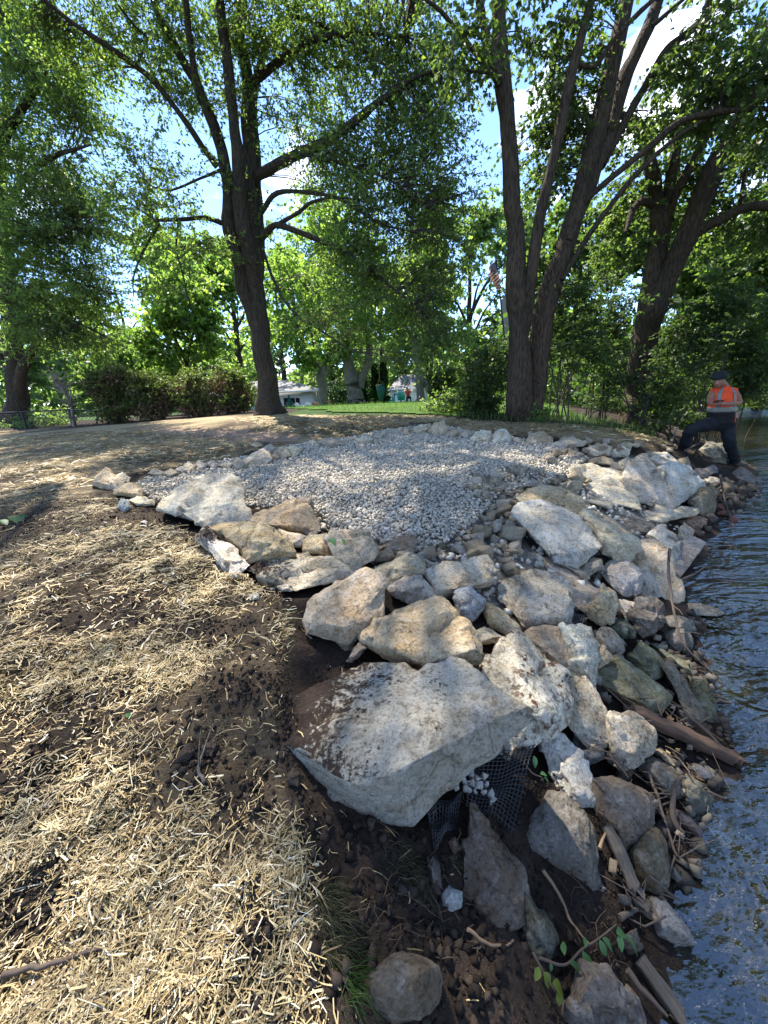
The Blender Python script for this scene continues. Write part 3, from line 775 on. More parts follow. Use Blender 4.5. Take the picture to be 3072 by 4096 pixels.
def rock(label, z, outline, ridge=(), th=.22, flat=.45, col=PALE, lv=3, rough=1.0, mat='rock', group=None, lift=0.0, deep=.5, name='boulder', cat='boulder', rnd=.16, base=None, grow=1.10):
    ROCK_N[0] += 1; seed = ROCK_N[0]
    rng = np.random.default_rng(seed)
    P = np.array([zp(z, p[0], p[1]) for p in outline])
    c = (P.max(0) + P.min(0)) / 2; P = c + (P - c) * grow; yb, yt = P[:, 1].max(), P[:, 1].min()
    bx = P[P[:, 1] > yb - .15 * (yb - yt)][:, 0].mean()
    if base is None: hb = hit(bx, yb)
    else:
        d = ray(bx, yb); hb = CAM + d * ((base - CAM[2]) / d[2])
    zb = hb[2] + lift
    def tz(x, y, h):
        d = ray(x, y); return (h - CAM[2]) / d[2] if d[2] < -1e-3 else 99
    tb = tz(bx, yb, zb)
    w = (P[:, 0].max() - P[:, 0].min()) * tb / F_PX
    hgt = (yb - yt) * tb / F_PX
    w = min(max(w, .5 * hgt), 2.0 * hgt + .02)
    tt = tz(c[0], yt, zb)
    span = min(max(tt - tb, .3 * w), 1.6 * w)
    pts = []
    for x, y in P:
        s = (yb - y) / max(yb - yt, 1e-6)
        pts.append((x, y, tb + flat * s * span))
    if len(outline[0]) > 2:                     # heights read off one by one
        pts = [(x, y, tz(x, y, zb + o[2])) for (x, y), o in zip(P, outline)]
    core = []
    if ridge:
        for r in ridge:
            x, y = zp(z, r[0], r[1]); s = np.clip((yb - y) / (yb - yt), 0, 1)
            core.append((x, y, tz(x, y, zb + r[2]) if len(outline[0]) > 2 else tb + flat * s * span - r[2] * w))
    else:
        for x, y, t in pts[::2] if len(pts) > 6 else pts:
            k = rng.uniform(.40, .68)
            core.append((c[0] + (x - c[0]) * k, c[1] + (y - c[1]) * k - .06 * (yb - yt), t * k + (1 - k) * (tb + flat * .5 * span) - th * w * rng.uniform(.7, 1.15)))
    bk = [(c[0] + (x - c[0]) * .84, c[1] + (y - c[1]) * .84, t + deep * w * rng.uniform(.85, 1.1)) for x, y, t in pts]
    A = np.array(pts + core + bk)
    W3 = CAM + ray(A[:, 0], A[:, 1]) * A[:, 2:3]
    V, Fc = rock_mesh(W3, max(w, hgt), seed, lv, rough, rnd)
    o0 = np.array([V[:, 0].mean(), V[:, 1].mean(), V[:, 2].min()])
    ob = link(name, mesh_np(name, V - o0, Fc, True), M[mat], loc=o0)
    j = rng.uniform(.9, 1.1)
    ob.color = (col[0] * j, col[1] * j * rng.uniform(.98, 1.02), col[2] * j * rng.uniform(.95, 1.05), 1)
    tag(ob, label, cat, group)
    return ob
# --- the great boulders -------------------------------------------------------------------------------
rock('huge flat-topped slab with soil thrown on it, nearest the camera', 'E',
     [(25, 505, .14), (55, 340, .14), (200, 200, .15), (420, 80, .16), (560, 98, .18), (720, 105, .20), (920, 105, .22), (1050, 100, .23), (1150, 145, .23), (1280, 225, .24), (1400, 310, .24), (1438, 380, .20), (1330, 445, .13), (1240, 515, .10), (1120, 640, .05), (960, 790, .02), (830, 920, 0), (760, 968, 0), (690, 962, 0), (500, 920, .02), (370, 850, .03), (280, 800, .04), (160, 690, .07), (130, 600, .10)],
     [(150, 600, .155), (300, 640, .185), (440, 750, .20), (545, 735, .225), (720, 630, .25), (850, 520, .26), (1000, 430, .265), (1330, 335, .265)],
     col=(.37, .35, .305), lv=5, mat='rock_dirt', deep=.16, name='slab_boulder', rough=.62, rnd=.10, grow=1.02)
rock('big cream boulder with a sloping face right behind the soil-strewn slab', 'C',
     [(508, 650, .10), (520, 620, .12), (640, 560, .14), (740, 490, .16), (960, 430, .20), (1060, 480, .20), (1165, 570, .18), (1168, 640, .16), (1220, 690, .14), (1277, 790, .10), (1240, 845, .04), (1160, 865, 0), (1000, 870, 0), (890, 882, 0), (760, 860, 0), (700, 745, .07), (540, 712, .08)],
     [(540, 655, .135), (720, 755, .14), (870, 825, .115), (1040, 815, .12), (1150, 770, .15), (1215, 745, .155)], col=TAN, lv=5, deep=.2, name='boulder', rough=.8, rnd=.12, grow=1.03, lift=.04)
rock('pitted white stone crusted with rust-red holes beside the slab', 'E',
     [(1140, 120), (1200, 20), (1306, -101), (1400, -60), (1500, 30), (1590, 140), (1632, 260), (1612, 390), (1560, 415), (1470, 455), (1400, 525), (1300, 590), (1230, 530), (1180, 300)],
     [(1290, 40, .10), (1380, 200, .20), (1430, 330, .20), (1350, 420, .14)], flat=.6, col=(.58, .53, .45), lv=4, mat='rock_pit', deep=.35, rough=1.1)
rock('tall tan boulder at the soil edge left of the cream boulder', 'C',
     [(190, 575), (212, 470), (250, 420), (430, 330), (540, 275), (640, 320), (660, 360), (642, 540), (560, 595), (500, 625), (440, 722), (380, 695), (280, 645), (200, 642)],
     [(265, 430, .12), (290, 590, .22), (420, 620, .24), (560, 440, .16), (500, 330, .06)], flat=.45, col=TAN, lv=4, deep=.45, rough=.8)
rock('low boulder half buried under soil by the straw', 'A',
     [(560, 800), (640, 735), (760, 708), (880, 703), (1000, 722), (1060, 758), (1117, 810), (1092, 842), (960, 885), (800, 915), (765, 860), (640, 835)],
     [(800, 780, .14), (960, 790, .18), (1040, 800, .16), (700, 770, .08)], flat=.6, col=PALE, lv=4, mat='rock_dirt', deep=.4)
rock('largest domed grey boulder on the left rim of the gravel', 'A',
     [(62, 462), (100, 400), (175, 340), (270, 300), (440, 288), (490, 318), (502, 370), (546, 450), (550, 530), (480, 548), (330, 563), (240, 532), (150, 492)],
     [(180, 400, .10), (300, 450, .20), (450, 425, .22), (505, 405, .14), (350, 330, .05)], flat=.5, col=(.42, .39, .32), lv=4, deep=.5, rough=.85)
rock('brown upright boulder standing against the gravel', 'A',
     [(558, 542), (600, 490), (700, 450), (790, 420), (870, 420), (905, 480), (932, 580), (870, 613), (790, 603), (700, 583)],
     [(700, 490, .12), (790, 560, .22), (850, 470, .14)], flat=.4, col=(.36, .28, .19), lv=4, rough=.8)
rock('tan rock wedged under the domed grey boulder', 'A', [(322, 572), (400, 550), (510, 540), (575, 560), (595, 620), (570, 660), (535, 742), (480, 705), (400, 645)], flat=.5, col=TAN, lv=4)
rock('ochre knobbly rock in front of the brown upright boulder', 'A', [(500, 655), (560, 570), (620, 545), (720, 590), (770, 630), (787, 712), (720, 725), (640, 710), (600, 742), (550, 757), (510, 702)], flat=.4, col=(.42, .34, .21), lv=4, rough=1.2)
rock('white slanting slab sticking out of the straw soil', 'A', [(273, 632), (315, 573), (390, 640), (480, 700), (547, 770), (510, 805), (455, 838), (420, 780), (340, 705)], flat=.65, col=WHITE, lv=4, mat='rock_dirt', th=.12, rough=1.0)
rock('pale stone filling the gap right of the ochre rock', 'A', [(718, 582), (790, 588), (872, 620), (852, 672), (790, 682), (740, 655)], flat=.4, col=PALE, lv=3)
rock('small two-tone cube-like stone between two tan boulders', 'A', [(853, 642), (900, 600), (960, 608), (1012, 640), (1017, 702), (990, 722), (900, 707), (855, 692)], [(960, 650, .2), (900, 640, .15), (950, 690, .2)], flat=.3, col=TAN, lv=3)
rock('square-fronted tan block at the gravel front', 'A', [(985, 642), (1010, 600), (1090, 580), (1200, 588), (1252, 690), (1232, 742), (1130, 812), (1040, 745), (1010, 702)], [(1010, 625, .06), (1110, 622, .16), (1220, 612, .10), (1120, 740, .2)], flat=.4, col=(.44, .37, .26), lv=4)
rock('rough brown rock sunk at the gravel corner', 'A', [(1253, 692), (1340, 620), (1440, 610), (1477, 640), (1452, 712), (1380, 724), (1300, 705)], flat=.5, col=BROWN, lv=3)
rock('small brown wedge under the rough brown rock', 'A', [(1238, 722), (1310, 670), (1362, 732), (1300, 753), (1250, 753)], flat=.4, col=BROWN, lv=3)
rock('pale wedge with a shaded triangular front', 'C', [(578, 292), (690, 220), (790, 175), (870, 200), (892, 290), (800, 332), (700, 357), (640, 322)], [(800, 190, .05), (690, 262, .2), (820, 240, .2)], flat=.5, col=PALE, lv=4)
rock('lumpy cream stone below the pale wedge', 'C', [(693, 382), (790, 308), (870, 320), (930, 360), (967, 400), (962, 442), (870, 452), (800, 467), (720, 422)], flat=.45, col=(.52, .47, .39), lv=4, rough=1.3)
rock('long rectangular block lying across the rubble', 'C', [(918, 292), (960, 250), (1130, 213), (1270, 193), (1312, 270), (1312, 322), (1250, 372), (1090, 402), (990, 437), (950, 372)], [(940, 290, .08), (1130, 250, .12), (1290, 235, .1), (1000, 400, .18), (1270, 350, .16)], flat=.4, col=PALE, lv=4)
rock('blue-grey stone tucked under the long block', 'C', [(1063, 442), (1090, 400), (1180, 373), (1262, 450), (1242, 522), (1190, 577), (1110, 542)], flat=.5, col=BLUE, lv=3)
rock('tan oval stone right of the blue-grey one', 'C', [(1238, 502), (1270, 463), (1370, 518), (1462, 600), (1480, 662), (1400, 668), (1290, 602)], flat=.6, col=TAN, lv=3, rnd=.6)
rock('flat pale chip lying below the tan oval stone', 'C', [(1188, 642), (1260, 623), (1382, 680), (1330, 712), (1230, 722)], flat=.7, col=PALE, lv=3)
rock('big rough boulder with chalk-white splashes at the middle of the bank', 'D', [(0, 592), (18, 500), (130, 450), (230, 438), (330, 468), (432, 540), (432, 640), (422, 760), (380, 792), (280, 793), (150, 772), (100, 732), (40, 662)], [(40, 520, .06), (200, 510, .16), (400, 560, .16), (200, 720, .2), (390, 740, .16)], flat=.5, col=(.45, .42, .34), lv=4, deep=.4)
rock('long slab running down the bank beside the chalk-splashed boulder', 'D', [(58, 382), (100, 320), (200, 320), (350, 410), (500, 480), (602, 560), (612, 602), (560, 682), (500, 672), (430, 642), (410, 560), (330, 490), (200, 445)], [(450, 520, .08), (560, 580, .12), (300, 420, .05)], flat=.7, col=(.42, .36, .29), lv=4, deep=.3)
rock('largest leaning white slab at the middle of the riprap', 'D', [(93, 92), (130, 30), (270, 18), (400, 70), (500, 130), (590, 220), (632, 280), (600, 322), (470, 407), (330, 382), (280, 342), (240, 240), (130, 132)], [(220, 70, .05), (330, 200, .16), (440, 330, .22), (560, 250, .12), (300, 330, .14)], flat=.55, col=(.52, .50, .45), lv=4, deep=.35)
rock('brown rounded boulder behind the pitted stone', 'D', [(128, 852), (190, 790), (340, 783), (400, 800), (430, 900), (457, 1000), (400, 1072), (370, 1092), (300, 1002), (220, 902)], flat=.5, col=(.34, .28, .20), lv=4, rnd=.5)
rock('tall narrow grey slab right of the brown rounded boulder', 'D', [(393, 792), (500, 778), (560, 800), (602, 900), (607, 1000), (602, 1130), (592, 1202), (480, 1102), (430, 1052), (450, 980), (430, 880)], flat=.55, col=(.44, .43, .39), lv=4)
rock('pale wedge stone standing below the tall narrow slab', 'F', [(484, -126), (553, -149), (626, -117), (690, -30), (740, 130), (777, 220), (690, 277), (640, 262), (560, 182), (515, 112), (498, 0)], [(600, 0, .1), (660, 170, .18), (700, 250, .12)], flat=.5, col=PALE, lv=4)
rock('rough round cream stone at the end of the plank', 'F', [(728, 82), (790, 58), (900, 98), (992, 170), (1007, 240), (992, 292), (900, 372), (850, 392), (770, 342), (748, 252), (760, 200)], flat=.45, col=(.46, .42, .33), lv=4, rough=1.2)
rock('white elongated slab lying over the black mesh', 'F', [(373, 242), (430, 153), (480, 180), (560, 280), (632, 340), (652, 430), (682, 480), (720, 582), (600, 600), (540, 582), (450, 462), (410, 352)], [(450, 250, .12), (560, 380, .14), (600, 520, .12)], flat=.6, col=(.50, .49, .46), lv=4, deep=.3)
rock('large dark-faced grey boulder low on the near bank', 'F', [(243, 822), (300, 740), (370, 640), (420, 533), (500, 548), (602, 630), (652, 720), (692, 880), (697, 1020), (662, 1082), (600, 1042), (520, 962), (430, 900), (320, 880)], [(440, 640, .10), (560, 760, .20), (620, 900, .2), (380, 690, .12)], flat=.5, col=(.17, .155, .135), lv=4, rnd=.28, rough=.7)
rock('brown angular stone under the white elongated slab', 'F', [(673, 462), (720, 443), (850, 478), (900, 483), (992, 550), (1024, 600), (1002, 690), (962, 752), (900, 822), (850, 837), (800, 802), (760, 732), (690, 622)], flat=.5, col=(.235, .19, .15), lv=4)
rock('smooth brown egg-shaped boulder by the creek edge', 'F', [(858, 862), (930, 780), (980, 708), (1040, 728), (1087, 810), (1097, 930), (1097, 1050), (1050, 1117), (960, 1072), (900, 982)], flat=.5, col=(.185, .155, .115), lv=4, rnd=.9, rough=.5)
rock('dark rounded stone between plank and brown angular stone', 'F', [(918, 372), (990, 308), (1060, 348), (1142, 400), (1177, 480), (1162, 542), (1080, 552), (1020, 492), (960, 432)], flat=.5, col=(.17, .15, .125), lv=3, rnd=.6)
rock('small flaky stone behind the dark rounded stone', 'F', [(1008, 292), (1050, 273), (1152, 350), (1152, 402), (1080, 372)], flat=.5, col=BROWN, lv=3)
rock('wet domed stone in the water below the plank end', 'F', [(1198, 387), (1240, 358), (1320, 368), (1412, 460), (1350, 483), (1260, 462)], flat=.5, col=(.15, .14, .125), lv=3, mat='rock_wet', rnd=.7)
rock('reddish wet stone at the waterline', 'F', [(1108, 652), (1140, 618), (1230, 668), (1292, 740), (1282, 792), (1200, 742)], flat=.5, col=(.13, .085, .07), lv=3, mat='rock_wet', rnd=.6)
rock('dark mossy wet stone beside the reddish one', 'F', [(1168, 482), (1200, 428), (1300, 478), (1342, 560), (1312, 642), (1240, 632), (1180, 592)], flat=.5, col=(.07, .068, .05), lv=3, mat='rock_wet')
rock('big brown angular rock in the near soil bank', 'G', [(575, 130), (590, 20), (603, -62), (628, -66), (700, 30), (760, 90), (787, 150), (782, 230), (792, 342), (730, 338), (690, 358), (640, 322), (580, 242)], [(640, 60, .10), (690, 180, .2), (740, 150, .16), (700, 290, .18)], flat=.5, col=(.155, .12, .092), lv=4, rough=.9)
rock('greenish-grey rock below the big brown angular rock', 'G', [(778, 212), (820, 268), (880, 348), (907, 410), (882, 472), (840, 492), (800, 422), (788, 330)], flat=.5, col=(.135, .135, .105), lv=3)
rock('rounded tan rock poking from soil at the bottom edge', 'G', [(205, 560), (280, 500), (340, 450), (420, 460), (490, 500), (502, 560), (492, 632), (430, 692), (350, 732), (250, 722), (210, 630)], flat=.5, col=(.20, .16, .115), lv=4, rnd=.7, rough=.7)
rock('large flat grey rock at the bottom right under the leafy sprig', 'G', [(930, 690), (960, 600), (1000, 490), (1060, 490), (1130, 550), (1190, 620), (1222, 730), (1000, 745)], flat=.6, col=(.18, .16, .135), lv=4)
rock('pale pointed stone lying in the near water', 'G', [(1233, 252), (1270, 248), (1330, 318), (1402, 400), (1422, 457), (1340, 442), (1260, 402), (1240, 332)], flat=.6, col=(.32, .31, .28), lv=3, rnd=.5)
rock('small white stone left of the big brown angular rock', 'G', [(503, 252), (530, 220), (572, 240), (572, 292), (540, 307), (510, 287)], col=(.42, .44, .44), lv=3, name='stone', cat='stone')
rock('small red-brown stone above the small white stone', 'G', [(528, 62), (548, 43), (572, 80), (547, 102)], col=(.13, .09, .07), lv=2, name='stone', cat='stone')
rock('brown lump of stone at the left of the angular rock', 'G', [(455, 150), (475, 110), (495, 140), (498, 220), (470, 232)], col=(.11, .085, .07), lv=2, name='stone', cat='stone')
rock('mossy squared stone block pointing at the creek', 'D', [(603, 1062), (650, 1000), (740, 958), (850, 1038), (960, 1128), (1047, 1220), (1002, 1292), (910, 1322), (830, 1272), (720, 1202), (620, 1132)], [(640, 1050, .06), (740, 1010, .1), (900, 1140, .12), (1010, 1230, .1), (900, 1270, .14)], flat=.6, col=(.18, .18, .125), lv=4, rough=.7)
rock('mossy angular stone above the mossy squared block', 'D', [(778, 972), (880, 888), (960, 938), (1022, 1020), (1002, 1092), (930, 1107), (850, 1052)], flat=.5, col=(.15, .16, .10), lv=3)
rock('smooth oval grey-brown cobble left of the pebble pocket', 'D', [(593, 832), (630, 783), (690, 788), (750, 858), (777, 930), (750, 967), (680, 952), (620, 892)], flat=.5, col=(.27, .255, .22), lv=3, rnd=.9, rough=.5)
rock('small ochre stone under the oval cobble', 'D', [(603, 962), (640, 908), (692, 958), (692, 992), (650, 1012), (610, 1042)], flat=.4, col=OCHRE, lv=3)
rock('dark green stone behind the oval cobble', 'D', [(668, 792), (710, 743), (780, 748), (832, 798), (832, 852), (740, 853)], flat=.4, col=(.07, .08, .06), lv=3)
rock('big dark brown block at the inner waterline', 'D', [(808, 722), (850, 608), (930, 598), (1002, 648), (1012, 740), (970, 802), (890, 842), (830, 802)], flat=.4, col=(.17, .15, .125), lv=4)
rock('round wet brown boulder sitting in the creek edge', 'D', [(998, 832), (1080, 798), (1150, 798), (1197, 860), (1192, 922), (1130, 952), (1060, 922)], flat=.4, col=(.17, .155, .135), lv=3, rnd=.9, rough=.5)
rock('dark low stone behind the round wet boulder', 'D', [(998, 742), (1080, 718), (1180, 748), (1202, 800), (1160, 832), (1080, 802), (1010, 792)], flat=.4, col=(.13, .12, .10), lv=3, mat='rock_wet')
rock('flat slab just breaking the water surface', 'D', [(1100, 665), (1180, 645), (1300, 658), (1382, 700), (1340, 718), (1200, 708)], flat=.8, col=(.26, .24, .20), lv=3, th=.06, deep=.15, base=.01)
rock('narrow mossy beam-shaped stone slanting to the water', 'D', [(918, 887), (980, 890), (1180, 1000), (1232, 1100), (1200, 1112), (1010, 992)], flat=.7, col=(.14, .145, .10), lv=3, th=.12)
rock('long weathered stone post below the mossy angular stone', 'D', [(1013, 1042), (1050, 1013), (1110, 1060), (1200, 1178), (1267, 1310), (1240, 1372), (1170, 1362), (1120, 1242)], [(1060, 1060, .08), (1180, 1220, .14), (1240, 1330, .1)], flat=.6, col=(.20, .18, .145), lv=3)
rock('upright mossy post-like block nearest the water', 'D', [(1183, 1142), (1270, 1118), (1312, 1180), (1372, 1392), (1285, 1398), (1220, 1252)], [(1210, 1160, .1), (1290, 1200, .14), (1310, 1370, .1)], flat=.5, col=(.155, .16, .11), lv=3)
rock('white three-cornered chip leaning on the dark block', 'D', [(718, 642), (770, 618), (872, 650), (790, 752), (765, 722)], flat=.5, col=(.55, .48, .40), lv=3)
rock('knobbly cream-and-yellow stone above the black mesh corner', 'D', [(538, 692), (600, 600), (640, 528), (700, 578), (722, 660), (702, 742), (630, 767), (560, 742)], flat=.4, col=(.50, .44, .31), lv=4, rough=1.2)
rock('small stone beneath the largest leaning slab', 'D', [(478, 412), (560, 358), (625, 368), (635, 422), (560, 465), (505, 465)], flat=.5, col=(.30, .28, .22), lv=3)
rock('slim pale stone alongside the long slab', 'D', [(340, 385), (400, 368), (470, 420), (545, 480), (520, 492), (420, 440)], flat=.6, col=PALE, lv=3)
rock('tan block with sunlit top beside the rubble', 'B', [(358, 382), (420, 335), (560, 333), (680, 380), (687, 432), (662, 472), (600, 445), (480, 425), (400, 412)], [(420, 375, .05), (600, 400, .12), (650, 395, .08), (500, 350, .03)], flat=.45, lift=.10, col=(.50, .41, .28), lv=4)
rock('stepped pale slab right of the largest leaning slab', 'D', [(498, 112), (540, 78), (640, 130), (740, 180), (842, 240), (852, 300), (800, 372), (700, 362), (630, 330), (600, 220)], flat=.45, lift=.05, col=PALE, lv=4)
rock('sunlit golden boulder dipping to the water', 'D', [(768, 362), (830, 330), (842, 258), (960, 253), (1032, 310), (1052, 400), (1082, 480), (1132, 612), (1080, 632), (1000, 592), (970, 502), (890, 425)], [(880, 310, .08), (960, 400, .14), (1020, 500, .12), (860, 380, .1)], flat=.6, col=(.53, .45, .31), lv=4)
rock('ridged grey slab left of the golden boulder', 'D', [(613, 452), (680, 378), (770, 388), (862, 440), (892, 480), (862, 562), (800, 602), (760, 592), (700, 522)], flat=.55, col=(.43, .40, .35), lv=4)
rock('narrow grey slab between ridged slab and golden boulder', 'D', [(828, 422), (880, 428), (950, 478), (992, 590), (940, 612), (870, 582), (880, 502)], flat=.55, col=(.42, .41, .37), lv=3)
rock('steep grey slab above the golden boulder', 'D', [(908, 212), (1000, 158), (1070, 200), (1112, 260), (1112, 332), (1072, 412), (1040, 362), (1000, 272)], flat=.5, col=(.43, .42, .39), lv=4)
rock('thin dark layered slab', 'D', [(648, 92), (720, 68), (850, 108), (952, 150), (952, 192), (880, 198), (770, 172)], flat=.6, col=(.25, .23, .20), lv=3, th=.12)
rock('pointed flat light slab aimed at the creek', 'D', [(848, 75), (950, 38), (1080, 43), (1217, 58), (1205, 92), (1090, 122), (1000, 137), (900, 115)], flat=.6, col=PALE, lv=3, th=.15)
rock('flat red-brown stone under the pointed slab', 'D', [(1108, 132), (1200, 88), (1277, 120), (1272, 152), (1190, 187)], flat=.6, col=(.30, .20, .155), lv=3)
rock('small pale stone right of the steep grey slab', 'D', [(1098, 222), (1140, 138), (1192, 188), (1192, 242), (1130, 272)], flat=.4, col=PALE, lv=3)
rock('smooth grey concrete apron sloping into the water', 'D', [(1055, 450), (1110, 270), (1200, 238), (1272, 270), (1200, 375), (1100, 502)], flat=.9, col=(.25, .235, .21), lv=3, th=.03, rough=.3, deep=.1, name='concrete_apron')
rock('sheet-like pale slab behind the stepped slab', 'B', [(690, 380), (740, 365), (850, 410), (830, 440), (720, 410)], flat=.7, col=GREY, lv=3)
rock('broad tan-faced boulder on the upper right bank', 'B', [(555, 335), (640, 275), (650, 225), (760, 222), (880, 258), (940, 308), (962, 370), (985, 440), (900, 410), (840, 385), (720, 350)], [(680, 240, .03), (780, 290, .1), (900, 350, .12), (720, 330, .08)], flat=.5, col=(.46, .42, .32), lv=4)
rock('tall striped boulder second from the worker', 'B', [(908, 275), (940, 190), (1010, 148), (1050, 210), (1090, 250), (1132, 330), (1167, 405), (1140, 428), (1050, 415), (980, 400), (960, 325)], [(1000, 190, .06), (1040, 300, .16), (1100, 390, .14), (980, 360, .1)], flat=.45, col=(.47, .42, .35), lv=4)
rock('round white boulder nearest the worker', 'B', [(1088, 225), (1170, 198), (1240, 218), (1300, 268), (1315, 300), (1290, 352), (1240, 392), (1190, 418), (1150, 395), (1120, 315)], flat=.4, col=(.52, .51, .48), lv=4)
rock('white boulder behind the round white one', 'B', [(1038, 183), (1060, 143), (1130, 148), (1192, 188), (1192, 215), (1100, 220)], flat=.5, col=WHITE, lv=3)
rock('shaded brown block hanging over the debris', 'B', [(1243, 392), (1300, 330), (1380, 320), (1392, 370), (1372, 442), (1330, 478), (1280, 452)], flat=.35, col=(.22, .19, .14), lv=3)
rock('flat grey stone left of the worker', 'B', [(1268, 235), (1380, 213), (1392, 250), (1320, 273)], flat=.5, col=(.22, .21, .19), lv=3)
rock('large grey stone behind the worker legs', 'B', [(1303, 132), (1340, 93), (1420, 98), (1452, 150), (1432, 192), (1370, 195)], flat=.4, col=(.20, .19, .16), lv=3)
rock('slanting slab under the worker front boot', 'B', [(1466, 265), (1510, 222), (1600, 268), (1645, 300), (1600, 308), (1530, 304)], flat=.6, col=(.22, .20, .18), lv=3)
rock('pale stone in the debris below the worker', 'B', [(1318, 290), (1360, 270), (1412, 285), (1418, 305), (1340, 310)], flat=.5, col=(.36, .34, .31), lv=3)
rock('smooth grey stone at the right edge of the water', 'B', [(1538, 405), (1600, 383), (1659, 385), (1700, 410), (1690, 435), (1580, 438)], flat=.5, col=(.24, .23, .22), lv=3, rnd=.8, rough=.5)
